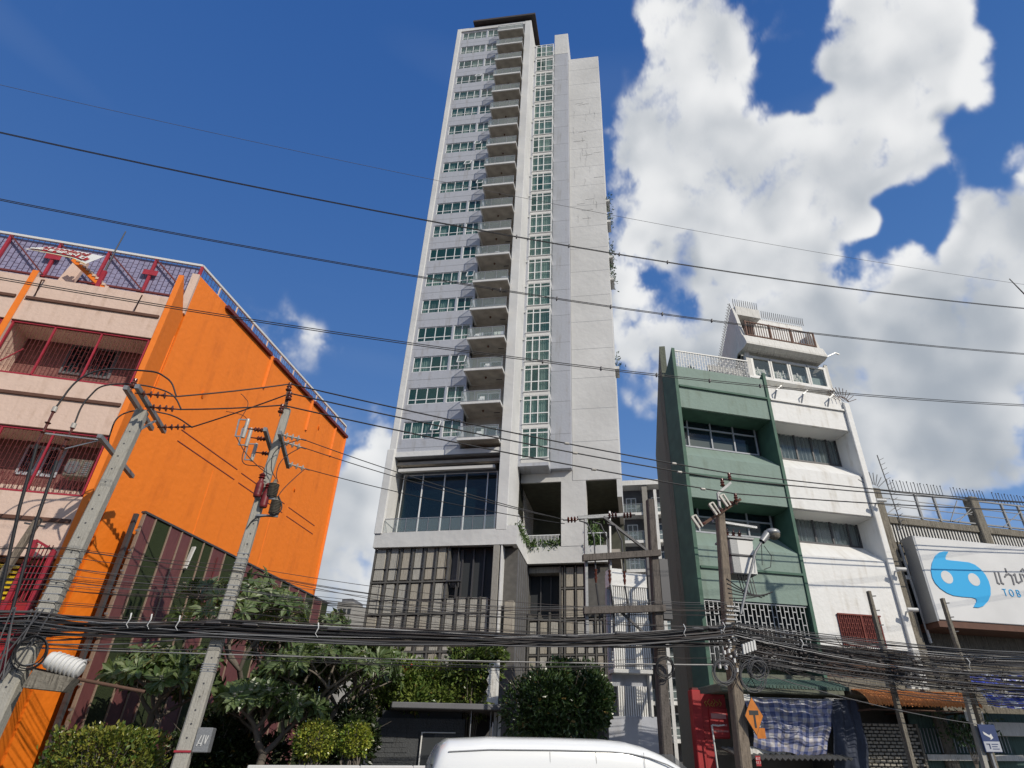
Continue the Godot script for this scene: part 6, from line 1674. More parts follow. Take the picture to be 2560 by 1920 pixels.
func poles() -> void:
	# first pole: dead-end of the high line
	var t := thing("utility_pole", "concrete pole at the left with black looped jumpers and a coil of cable", "utility pole", street, Vector3(-12.95, 0.13, 3.6), "concrete utility poles along the far pavement")
	var s := sh(); shaft(s, PackedVector3Array([Vector3(-13.05, 0.13, 3.6), Vector3(-12.55, 9.9, 3.6)]), PackedFloat32Array([0.40, 0.27])); part(t, "shaft", s, M.pole_concrete)
	holes(t, Vector3(-12.9, 3.0, 3.6), Vector3(-12.58, 9.4, 3.6), 0.37, 0.275, 18)
	for q in [[-12.42, 10.05, 2.1, 4.75], [-12.68, 10.0, 2.3, 4.7]]:
		s = sh(); s.bar(Vector3(q[0], q[1], q[2]), Vector3(q[0], q[1], q[3]), 0.1, 0.12); part(t, "crossarm", s, M.gray_metal)
	s = sh(); s.bar(Vector3(-12.78, 8.6, 2.1), Vector3(-12.78, 8.6, 4.7), 0.1, 0.1); part(t, "crossarm", s, M.gray_metal)
	s = sh(); s.bar(Vector3(-12.4, 9.95, 3.0), Vector3(-12.5, 9.3, 3.6), 0.05); s.bar(Vector3(-12.7, 8.6, 3.0), Vector3(-12.62, 8.1, 3.6), 0.05); part(t, "brace", s, M.galvanized)
	string_of_discs(t, Vector3(-12.4, 10.0, 4.45), Vector3(-11.78, 10.06, 4.4), 4, M.porcelain)
	string_of_discs(t, Vector3(-12.36, 10.0, 3.72), Vector3(-11.76, 10.04, 3.7), 4, M.porcelain)
	string_of_discs(t, Vector3(-12.36, 10.0, 2.5), Vector3(-11.74, 10.1, 2.5), 4, M.porcelain)
	pin_insulator(t, Vector3(-12.62, 10.12, 4.5), M.porcelain)
	for q in [[Vector3(-14.05, 9.3, 4.5)], [Vector3(-13.65, 9.05, 4.2)]]:      # cable terminations hung left of the pole
		s = sh(); s.lathe(q[0], Vector3.DOWN, [[0.02, 0], [0.05, 0.03], [0.05, 0.12], [0.03, 0.14], [0.025, 0.4], [0.07, 0.42], [0.03, 0.46], [0.03, 0.66], [0.07, 0.68], [0.03, 0.72], [0.025, 1.0], [0, 1.0]], 10); part(t, "cable_termination", s, M.porcelain)
		s = sh(); s.lathe(q[0] + Vector3(0, 0.02, 0), Vector3.DOWN, [[0, 0], [0.055, 0], [0.055, 0.13], [0, 0.13]], 10); part(t, "sleeve", s, M.porcelain_gray)
		s = sh(); s.bar(q[0] + Vector3(0, -0.7, 0), Vector3(-12.85, 8.62, 4.4), 0.03); part(t, "bracket", s, M.galvanized)
	s = sh()
	var loop := func(p: Array, rad: float) -> void:
		var c := Curve3D.new()
		for k in p.size():
			var d: Vector3 = (p[mini(k + 1, p.size() - 1)] - p[maxi(k - 1, 0)]) * 0.22
			c.add_point(p[k], -d, d)
		s.tube(c.tessellate(4, 3), rad, -1, 6)
	loop.call([Vector3(-11.6, 10.1, 4.4), Vector3(-11.95, 10.55, 4.45), Vector3(-12.6, 10.65, 4.5), Vector3(-13.7, 10.35, 4.5), Vector3(-14.05, 9.3, 4.5)], 0.022)
	loop.call([Vector3(-11.6, 10.04, 3.7), Vector3(-12.1, 10.45, 3.9), Vector3(-13.2, 10.3, 4.2), Vector3(-13.62, 9.8, 4.2), Vector3(-13.65, 9.05, 4.2)], 0.02)
	loop.call([Vector3(-11.6, 10.1, 2.5), Vector3(-12.2, 10.2, 3.0), Vector3(-13.0, 9.9, 3.4), Vector3(-13.15, 9.2, 3.4), Vector3(-12.95, 8.7, 3.4)], 0.02)
	part(t, "jumper", s, M.black_wire)
	for q in [[Vector3(-14.05, 8.3, 4.5), Vector3(-13.6, 4.6, 3.9)], [Vector3(-13.65, 8.05, 4.2), Vector3(-13.35, 4.6, 3.85)]]:
		s = sh(); s.tube(PackedVector3Array([q[0], q[0].lerp(q[1], 0.4) + Vector3(-0.05, 0, 0), q[1]]), 0.035); part(t, "riser_cable", s, M.black_wire)
	for k in 8:      # straps round the shaft where the cables cross it
		var y := 4.75 + k * 0.16
		s = sh(); var f := (y - 0.13) / 9.77; var cx := lerpf(-13.05, -12.55, f); var hw := lerpf(0.2, 0.135, f) + 0.006; s.box(cx - hw, cx + hw, y, y + 0.018, 3.6 - hw, 3.6 + hw); part(t, "strap", s, M.galvanized)
	s = sh(); ring_coil(s, Vector3(-12.62, 3.85, 3.95), 0.32, 5, 0.06, 0.012); part(t, "cable_coil", s, M.black_wire)
	s = sh()
	for k in 10: s.bar(Vector3(-13.05 + rng.randf_range(-0.3, 0.5), 4.7, 3.9 + rng.randf_range(-0.1, 0.2)), Vector3(-13.1 + rng.randf_range(-0.25, 0.3), 3.3, 3.85), 0.022)
	part(t, "hanging_leads", s, M.gray_wire)

	t = thing("splice_closure", "pale ribbed cable closure with a gray tray, hung beside the left pole's coil", "cable box", street, Vector3(-12, 3.1, 3.8))
	s = sh(); s.lathe(Vector3(-12.3, 3.72, 3.85), Vector3(1, -0.28, 0), [[0, 0], [0.16, 0], [0.17, 0.03], [0.17, 0.66], [0.12, 0.72], [0, 0.73]], 16); part(t, "case", s, M.white_rail)
	for k in 7:
		s = sh(); s.lathe(Vector3(-12.26, 3.71, 3.85) + Vector3(1, -0.28, 0).normalized() * (0.06 + k * 0.09), Vector3(1, -0.28, 0), [[0.165, 0], [0.2, 0.01], [0.2, 0.04], [0.165, 0.05]], 16); part(t, "rib", s, M.tower_white)
	s = sh(); s.hexa([Vector3(-12.5, 3.16, 4.05), Vector3(-11.74, 3.1, 4.05), Vector3(-11.74, 3.1, 3.65), Vector3(-12.5, 3.16, 3.65), Vector3(-12.42, 3.5, 4.05), Vector3(-11.62, 3.36, 4.05), Vector3(-11.62, 3.36, 3.65), Vector3(-12.42, 3.5, 3.65)]); part(t, "tray", s, M.old_concrete)
	s = sh(); s.bar(Vector3(-12.8, 3.6, 3.75), Vector3(-11.6, 3.75, 3.75), 0.03); part(t, "hanger", s, M.galvanized)
	t = thing("street_light_arm", "rusty pipe arm stretched toward the frangipani from the left pole", "pipe", street, Vector3(-11, 3.2, 3.7))
	s = sh(); s.tube(PackedVector3Array([Vector3(-12.9, 3.6, 3.7), Vector3(-11.6, 3.36, 3.7), Vector3(-10.3, 3.16, 3.7)]), 0.04); part(t, "tube", s, M.rust)
	t = thing("small_post", "thin weathered post with a bracket in front of the pink facade", "post", street, Vector3(-15.3, 0.13, 2.4))
	s = sh(); s.bar(Vector3(-15.4, 0.13, 2.4), Vector3(-14.35, 7.15, 2.4), 0.14); part(t, "shaft", s, M.old_pole)
	s = sh(); s.bar(Vector3(-14.62, 7.0, 2.4), Vector3(-14.15, 6.95, 2.4), 0.04); part(t, "bracket", s, M.dark_metal)

	# second pole: three top pins, fuse cutouts, switches and line strings
	t = thing("utility_pole", "tall tapered concrete pole carrying red switchgear and brown insulators before the orange wall", "utility pole", street, Vector3(-9.2, 0.13, 3.6), "concrete utility poles along the far pavement")
	s = sh(); shaft(s, PackedVector3Array([Vector3(-9.26, 0.13, 3.6), Vector3(-9.0, 10.5, 3.6)]), PackedFloat32Array([0.33, 0.19])); part(t, "shaft", s, M.pole_concrete)
	holes(t, Vector3(-9.22, 1.9, 3.6), Vector3(-9.04, 7.2, 3.6), 0.305, 0.235, 20)
	s = sh(); s.bar(Vector3(-9.04, 10.3, 3.6), Vector3(-9.1, 11.1, 3.6), 0.08); part(t, "pole_extension", s, M.rust)
	pin_insulator(t, Vector3(-9.1, 11.1, 3.62), M.porcelain); pin_insulator(t, Vector3(-9.02, 10.78, 3.66), M.porcelain); pin_insulator(t, Vector3(-9.12, 10.3, 3.75), M.porcelain)
	for q in [[-8.92, 1.75, 4.15], [-9.28, 2.4, 4.25]]:
		s = sh(); s.bar(Vector3(q[0], 9.5, q[1]), Vector3(q[0], 9.5, q[2]), 0.09, 0.11); part(t, "crossarm", s, M.gray_metal)
	string_of_discs(t, Vector3(-8.84, 9.52, 3.95), Vector3(-8.38, 9.46, 3.95), 3, M.porcelain_gray)
	string_of_discs(t, Vector3(-8.86, 9.52, 3.5), Vector3(-8.4, 9.42, 3.5), 3, M.porcelain_gray)
	string_of_discs(t, Vector3(-8.88, 9.5, 2.0), Vector3(-8.4, 9.4, 2.0), 3, M.porcelain_gray)
	for k in 3:
		var z: float = [4.15, 3.6, 2.6][k]
		s = sh(); s.lathe(Vector3(-9.34, 9.5, z), Vector3(-1, 0, 0), [[0, 0], [0.035, 0], [0.07, 0.04], [0.035, 0.08], [0.075, 0.12], [0.035, 0.16], [0.07, 0.2], [0.02, 0.24], [0.015, 0.42], [0, 0.42]], 10); part(t, "support_insulator", s, M.porcelain)
		s = sh(); s.lathe(Vector3(-9.78, 9.78, z), Vector3.DOWN, [[0, 0], [0.045, 0], [0.05, 0.06], [0.05, 0.3], [0.055, 0.32], [0.045, 0.56], [0, 0.56]], 10)
		var o := part(t, "fuse_cutout", s, M.porcelain_gray)
		s = sh(); s.bar(Vector3(-9.78, 9.76, z), Vector3(-10.0, 9.74, z), 0.03); s.bar(Vector3(-10.0, 9.74, z), Vector3(-9.97, 9.24, z), 0.035); s.bar(Vector3(-9.97, 9.24, z), Vector3(-9.78, 9.26, z), 0.03); part(o, "fuse_link", s, M.galvanized)
	for q in [[-9.12, 7.75, 3.82], [-8.92, 7.5, 3.78]]:
		s = sh(); s.lathe(Vector3(q[0], q[1], q[2]), Vector3.UP, [[0, 0], [0.09, 0], [0.10, 0.04], [0.10, 0.36], [0.07, 0.42], [0.05, 0.5], [0.09, 0.53], [0.05, 0.57], [0.09, 0.6], [0.04, 0.66], [0, 0.68]], 14); part(t, "switch_tank", s, M.switch_red)
	for q in [[-8.78, 7.78, 3.8], [-8.62, 7.32, 3.8]]:
		s = sh()
		var prof := [[0, 0], [0.09, 0]]
		for k in 9: prof.append_array([[0.09, 0.02 + k * 0.04], [0.135, 0.035 + k * 0.04], [0.135, 0.042 + k * 0.04], [0.09, 0.055 + k * 0.04]])
		prof.append_array([[0.05, 0.42], [0.03, 0.5], [0, 0.5]])
		s.lathe(Vector3(q[0], q[1], q[2]), Vector3.UP, prof, 14); part(t, "arrester", s, M.old_concrete)
		s = sh(); s.bar(Vector3(q[0] - 0.4, q[1] - 0.03, 3.75), Vector3(q[0] + 0.12, q[1] - 0.03, 3.8), 0.05); part(t, "bracket", s, M.galvanized)
	s = sh()
	var lead := func(p: Array, rad := 0.012) -> void:
		var c := Curve3D.new()
		for k in p.size():
			var d: Vector3 = (p[mini(k + 1, p.size() - 1)] - p[maxi(k - 1, 0)]) * 0.22
			c.add_point(p[k], -d, d)
		s.tube(c.tessellate(4, 3), rad, -1, 5)
	lead.call([Vector3(-9.95, 9.24, 4.15), Vector3(-9.6, 8.8, 4.1), Vector3(-9.2, 8.5, 3.95), Vector3(-8.9, 8.35, 3.9)])
	lead.call([Vector3(-9.8, 9.2, 3.6), Vector3(-9.7, 8.7, 3.7), Vector3(-9.2, 8.6, 3.8), Vector3(-9.1, 8.4, 3.82)])
	lead.call([Vector3(-8.38, 9.46, 3.95), Vector3(-8.9, 9.1, 3.95), Vector3(-8.95, 8.6, 3.9), Vector3(-8.78, 8.3, 3.8)])
	lead.call([Vector3(-8.4, 9.42, 3.5), Vector3(-8.75, 9.0, 3.6), Vector3(-8.8, 8.5, 3.8), Vector3(-8.7, 8.2, 3.8)])
	lead.call([Vector3(-8.4, 9.4, 2.0), Vector3(-8.6, 8.6, 2.8), Vector3(-8.62, 8.0, 3.6), Vector3(-8.6, 7.82, 3.8)])
	lead.call([Vector3(-8.6, 7.82, 3.85), Vector3(-8.45, 7.5, 3.85), Vector3(-8.6, 7.3, 3.85), Vector3(-9.0, 7.2, 3.78), Vector3(-9.15, 6.95, 3.76)], 0.018)
	lead.call([Vector3(-10.2, 10.6, 4.0), Vector3(-10.05, 10.45, 4.1), Vector3(-9.9, 10.2, 4.15), Vector3(-9.98, 9.75, 4.15)], 0.009)
	lead.call([Vector3(-10.6, 10.3, 3.4), Vector3(-10.15, 10.2, 3.5), Vector3(-9.95, 9.98, 3.6), Vector3(-10.0, 9.74, 3.6)], 0.009)
	part(t, "lead", s, M.black_wire)
	for k in 13:
		var y := 4.55 + k * 0.12 + (0.3 if k > 8 else 0.0)
		if k < 4: y = 3.6 + k * 0.05
		s = sh(); var f := (y - 0.13) / 10.37; var cx := lerpf(-9.26, -9.0, f); var hw := lerpf(0.165, 0.095, f) + 0.006; s.box(cx - hw, cx + hw, y, y + 0.018, 3.6 - hw, 3.6 + hw); part(t, "strap", s, M.galvanized)
	s = sh(); s.box(-9.38, -9.06, 2.03, 2.07, 3.43, 3.775); part(t, "red_stripe", s, M.red_metal)
	t = thing("utility_box", "gray metal box with faint white markings on the pole before the frangipani", "box", street, Vector3(-8.95, 2.03, 3.6))
	s = sh(); s.bevel(-9.05, -8.74, 2.03, 2.5, 3.35, 3.72, 0.015); part(t, "case", s, M.gray_metal)
	s = sh(); s.bar(Vector3(-8.98, 2.15, 3.73), Vector3(-8.93, 2.35, 3.73), 0.015); s.bar(Vector3(-8.98, 2.2, 3.73), Vector3(-8.9, 2.2, 3.73), 0.015); s.bar(Vector3(-8.9, 2.15, 3.73), Vector3(-8.88, 2.36, 3.73), 0.015); s.bar(Vector3(-8.84, 2.35, 3.73), Vector3(-8.83, 2.18, 3.73), 0.015); s.bar(Vector3(-8.83, 2.18, 3.73), Vector3(-8.79, 2.35, 3.73), 0.015); part(t, "marking", s, M.white_rail)

	# third pole with transformer and street lamp
	t = thing("utility_pole", "stained brown pole carrying a transformer before the green shophouse", "utility pole", street, Vector3(4.15, 0.13, 3.6), "concrete utility poles along the far pavement")
	s = sh(); shaft(s, PackedVector3Array([Vector3(4.1, 0.13, 3.6), Vector3(4.22, 5.0, 3.6), Vector3(4.48, 8.85, 3.6)]), PackedFloat32Array([0.36, 0.31, 0.24])); part(t, "shaft", s, M.old_pole)
	s = sh(); s.bar(Vector3(4.5, 8.7, 3.6), Vector3(4.5, 9.4, 3.6), 0.07); s.bar(Vector3(4.5, 9.38, 3.6), Vector3(5.03, 9.82, 3.6), 0.08); part(t, "top_bracket", s, M.gray_metal)
	pin_insulator(t, Vector3(5.02, 9.9, 3.6), M.porcelain); pin_insulator(t, Vector3(4.72, 9.66, 3.6), M.porcelain); pin_insulator(t, Vector3(4.95, 9.05, 3.9), M.porcelain)
	s = sh(); s.bar(Vector3(3.7, 8.2, 3.75), Vector3(5.2, 9.2, 3.75), 0.09); part(t, "crossarm", s, M.rust)
	for q in [[3.42, 8.2], [4.08, 8.68], [4.5, 9.0]]:
		s = sh(); s.bar(Vector3(q[0] - 0.12, q[1] + 0.18, 3.9), Vector3(q[0] + 0.1, q[1] - 0.16, 3.9), 0.07); s.bar(Vector3(q[0] + 0.02, q[1] + 0.25, 3.9), Vector3(q[0] + 0.22, q[1] - 0.1, 3.9), 0.05); s.bar(Vector3(q[0] - 0.12, q[1] + 0.18, 3.9), Vector3(q[0] + 0.02, q[1] + 0.25, 3.9), 0.04); part(t, "fuse_cutout", s, M.porcelain_gray)
		s = sh(); s.lathe(Vector3(q[0] + 0.12, q[1] - 0.05, 3.85), Vector3(1, 0.4, 0), [[0, 0], [0.03, 0], [0.07, 0.05], [0.03, 0.1], [0.07, 0.15], [0.03, 0.2], [0, 0.3]], 10); part(t, "support_insulator", s, M.porcelain)
	s = sh(); s.bar(Vector3(4.3, 8.5, 3.4), Vector3(5.85, 8.42, 3.4), 0.1, 0.07); part(t, "crossarm", s, M.galvanized)
	for k in 5:
		s = sh(); s.box(4.06 + k * 0.03, 4.42 + k * 0.04, 5.3 + k * 0.12, 5.34 + k * 0.12, 3.43, 3.78); part(t, "strap", s, M.galvanized)
	s = sh(); ring_coil(s, Vector3(4.75, 4.15, 3.95), 0.24, 8, 0.05, 0.012); ring_coil(s, Vector3(4.6, 3.9, 3.9), 0.36, 5, 0.06, 0.010); ring_coil(s, Vector3(3.75, 4.0, 3.9), 0.3, 7, 0.05, 0.012); part(t, "cable_coil", s, M.gray_wire)
	s = sh()
	for k in 5: s.bevel(4.4 + k * 0.09, 4.47 + k * 0.09, 4.48 + k * 0.03, 4.75 + k * 0.03, 3.85, 3.95, 0.01)
	part(t, "terminal_boxes", s, M.white_rail)
	s = sh()
	for k in 16:
		var x := 3.55 + rng.randf() * 0.7; var y := 3.9 + rng.randf() * 1.1
		s.bevel(x, x + 0.06, y, y + rng.randf_range(0.05, 0.2), 3.8, 3.88, 0.008)
	part(t, "terminal_boxes", s, M.white_rail)
	s = sh()
	for k in 26:
		var a := Vector3(4.3 + rng.randfn(0, 0.28), 4.9 + rng.randfn(0, 0.3), 3.85); var b := a + Vector3(rng.randfn(0, 0.3), -rng.randf_range(0.4, 1.1), rng.randfn(0, 0.05))
		s.tube(PackedVector3Array([a, a.lerp(b, 0.5) + Vector3(rng.randfn(0, 0.12), 0, 0.05), b]), 0.011, -1, 4)
	part(t, "hanging_leads", s, M.black_wire)

	t = thing("transformer", "square pale gray transformer hung on the stained brown pole", "transformer", street, Vector3(5.1, 6.8, 3.5))
	s = sh(); s.bevel(4.72, 5.55, 6.85, 7.95, 2.75, 3.5, 0.03); part(t, "tank", s, M.gray_metal)
	s = sh(); s.bevel(4.7, 5.57, 7.4, 7.46, 2.73, 3.54, 0.01); part(t, "band", s, M.dark_metal)
	s = sh(); s.box(5.0, 5.55, 6.88, 7.92, 3.5, 3.503); part(t, "front_plate", s, M.white_rail)
	s = sh(); s.bevel(4.66, 5.6, 7.95, 8.02, 2.7, 3.55, 0.01); part(t, "lid", s, M.gray_metal)
	for k in 3:
		s = sh(); s.lathe(Vector3(4.9 + k * 0.22, 8.02, 3.1), Vector3(0.1, 1, 0.1), [[0, 0], [0.04, 0], [0.08, 0.06], [0.04, 0.1], [0.08, 0.15], [0.04, 0.2], [0.07, 0.25], [0.02, 0.32], [0, 0.4]], 10); part(t, "bushing", s, M.porcelain)
	for x in [4.62, 4.7]:
		s = sh(); s.bar(Vector3(4.35, 7.2 + (x - 4.62) * 6.0, 3.5), Vector3(4.75, 7.2 + (x - 4.62) * 6.0, 3.2), 0.06); part(t, "hanger", s, M.gray_metal)
	s = sh()
	for k in 6: s.bar(Vector3(4.9 + k * 0.1, 6.85, 3.4), Vector3(4.95 + k * 0.09, 6.2, 3.5), 0.02)
	for k in 5:
		var p := wire(Vector3(4.3, 6.6 - k * 0.14, 3.75), Vector3(5.5 + k * 0.1, 6.15 + 0.05 * k, 3.6), 0.08, 6); s.tube(p, 0.018, -1, 5)
	part(t, "low_voltage_leads", s, M.black_wire)

	t = thing("street_lamp", "round-headed street lamp on a slanting pipe arm beside the transformer", "street lamp", street, Vector3(4.6, 5.6, 3.7))
	s = sh(); s.tube(PackedVector3Array([Vector3(4.62, 5.6, 3.72), Vector3(5.0, 6.5, 3.72), Vector3(5.45, 7.5, 3.72), Vector3(5.85, 7.98, 3.72)]), 0.045, 0.04, 8); part(t, "arm", s, M.gray_metal)
	s = sh(); s.tube(PackedVector3Array([Vector3(5.75, 7.86, 3.72), Vector3(6.0, 8.14, 3.74)]), 0.1, 0.13, 10); part(t, "neck", s, M.galvanized)
	s = sh(); s.ball(Vector3(6.16, 8.17, 3.76), Vector3(0.25, 0.14, 0.22), 8, 16); part(t, "hood", s, M.galvanized)
	s = sh(); s.ball(Vector3(6.19, 8.1, 3.78), Vector3(0.2, 0.16, 0.18), 8, 16); part(t, "bowl", s, M.old_concrete)
	s = sh(); s.tube(wire(Vector3(5.72, 7.9, 3.75), Vector3(5.6, 7.1, 3.75), -0.0, 4), 0.012, -1, 5); s.tube(PackedVector3Array([Vector3(5.75, 7.7, 3.8), Vector3(5.95, 7.4, 3.8), Vector3(5.85, 7.05, 3.8), Vector3(5.6, 6.95, 3.8)]), 0.012, -1, 5); part(t, "lead", s, M.black_wire)

	# the concrete frame that once held a bigger transformer
	t = thing("pole_frame", "concrete pole and steel uprights joined by two level beams, before the louvred wall", "utility pole", street, Vector3(1.9, 0.13, 3.6))
	s = sh(); shaft(s, PackedVector3Array([Vector3(1.95, 0.13, 3.6), Vector3(2.08, 8.9, 3.6)]), PackedFloat32Array([0.30, 0.22])); part(t, "shaft", s, M.frame_dark)
	for q in [[6.86, 7.2], [5.42, 5.62]]:
		s = sh(); s.hexa([Vector3(-0.22, q[0] - 0.09, 3.84), Vector3(2.2, q[1] - 0.09, 3.84), Vector3(2.2, q[1] - 0.09, 3.7), Vector3(-0.22, q[0] - 0.09, 3.7), Vector3(-0.22, q[0] + 0.09, 3.84), Vector3(2.2, q[1] + 0.09, 3.84), Vector3(2.2, q[1] + 0.09, 3.7), Vector3(-0.22, q[0] + 0.09, 3.7)]); part(t, "beam", s, M.frame_dark)
	s = sh(); s.bar(Vector3(-0.08, 4.5, 3.6), Vector3(-0.06, 8.2, 3.6), 0.08); part(t, "upright", s, M.gray_metal)
	s = sh(); s.bar(Vector3(0.62, 4.2, 3.6), Vector3(0.72, 8.4, 3.6), 0.05); part(t, "upright", s, M.galvanized)
	s = sh(); s.bar(Vector3(-0.3, 8.1, 3.6), Vector3(1.35, 8.36, 3.6), 0.1); part(t, "top_arm", s, M.gray_metal)
	s = sh(); s.bar(Vector3(0.5, 8.2, 3.62), Vector3(1.9, 7.25, 3.62), 0.07); part(t, "brace", s, M.dark_metal)
	s = sh(); s.bar(Vector3(0.9, 5.5, 3.62), Vector3(1.9, 4.7, 3.62), 0.06); part(t, "brace", s, M.dark_metal)
	for q in [[-0.32, 8.04], [0.62, 8.24], [1.1, 8.3]]:
		string_of_discs(t, Vector3(q[0], q[1], 3.62), Vector3(q[0] + (-0.3 if q[0] < 0 else 0.3), q[1] + (-0.04 if q[0] < 0 else 0.05), 3.62), 3, M.porcelain)
	for k in 3:
		s = sh(); var x: float = [0.18, 0.6, 1.05][k]
		s.tube(PackedVector3Array([Vector3(x - 0.45, 8.0, 3.65), Vector3(x - 0.2, 7.95, 3.65), Vector3(x, 7.5, 3.65), Vector3(x + 0.02, 6.6, 3.65)]), 0.022, -1, 6); part(t, "drop_cable", s, M.dark_metal)
		s = sh(); s.lathe(Vector3(x + 0.02, 6.62, 3.65), Vector3.DOWN, [[0, 0], [0.05, 0.02], [0.03, 0.1], [0.05, 0.14], [0.03, 0.22], [0.05, 0.26], [0.02, 0.4], [0, 0.4]], 8); part(t, "cable_termination", s, M.porcelain)
		s = sh(); s.tube(PackedVector3Array([Vector3(x + 0.02, 6.2, 3.65), Vector3(x + 0.1, 5.5, 3.65), Vector3(x + 0.08, 4.6, 3.65)]), 0.025, -1, 6); part(t, "drop_cable", s, M.black_wire)
	s = sh(); s.box(2.18, 2.45, 5.35, 7.05, 3.45, 3.7); part(t, "cable_trunk", s, M.dark_frame)
	s = sh(); ring_coil(s, Vector3(1.98, 4.05, 3.9), 0.24, 5, 0.05, 0.014); part(t, "cable_coil", s, M.black_wire)

	# far right pole in the median, out of which only the top shows
	t = thing("median_pole", "dark pole top with a whip rod, carrying the high twin cables at the far right", "utility pole", street, Vector3(12.65, 0.16, 10.0))
	s = sh(); shaft(s, PackedVector3Array([Vector3(12.95, 0.16, 10.0), Vector3(12.72, 13.9, 10.0)]), PackedFloat32Array([0.34, 0.16])); part(t, "shaft", s, M.gray_metal)
	s = sh(); s.bar(Vector3(12.5, 13.75, 10), Vector3(13.2, 13.95, 10), 0.09); part(t, "crossarm", s, M.dark_metal)
	s = sh(); s.tube(PackedVector3Array([Vector3(12.72, 13.85, 10.0), Vector3(12.45, 14.35, 10.0), Vector3(12.1, 14.95, 10.0)]), 0.03, 0.015); part(t, "rod", s, M.dark_metal)
	pin_insulator(t, Vector3(12.55, 13.82, 10.0), M.porcelain_gray)

func line(called: String, label: String, pts: PackedVector3Array, r: float, m: Material, group := "") -> Node3D:
	var s := Shape.new(); s.tube(pts, r, -1, 6)
	return whole(called, label, "cable", street, pts[0], s, m, group)

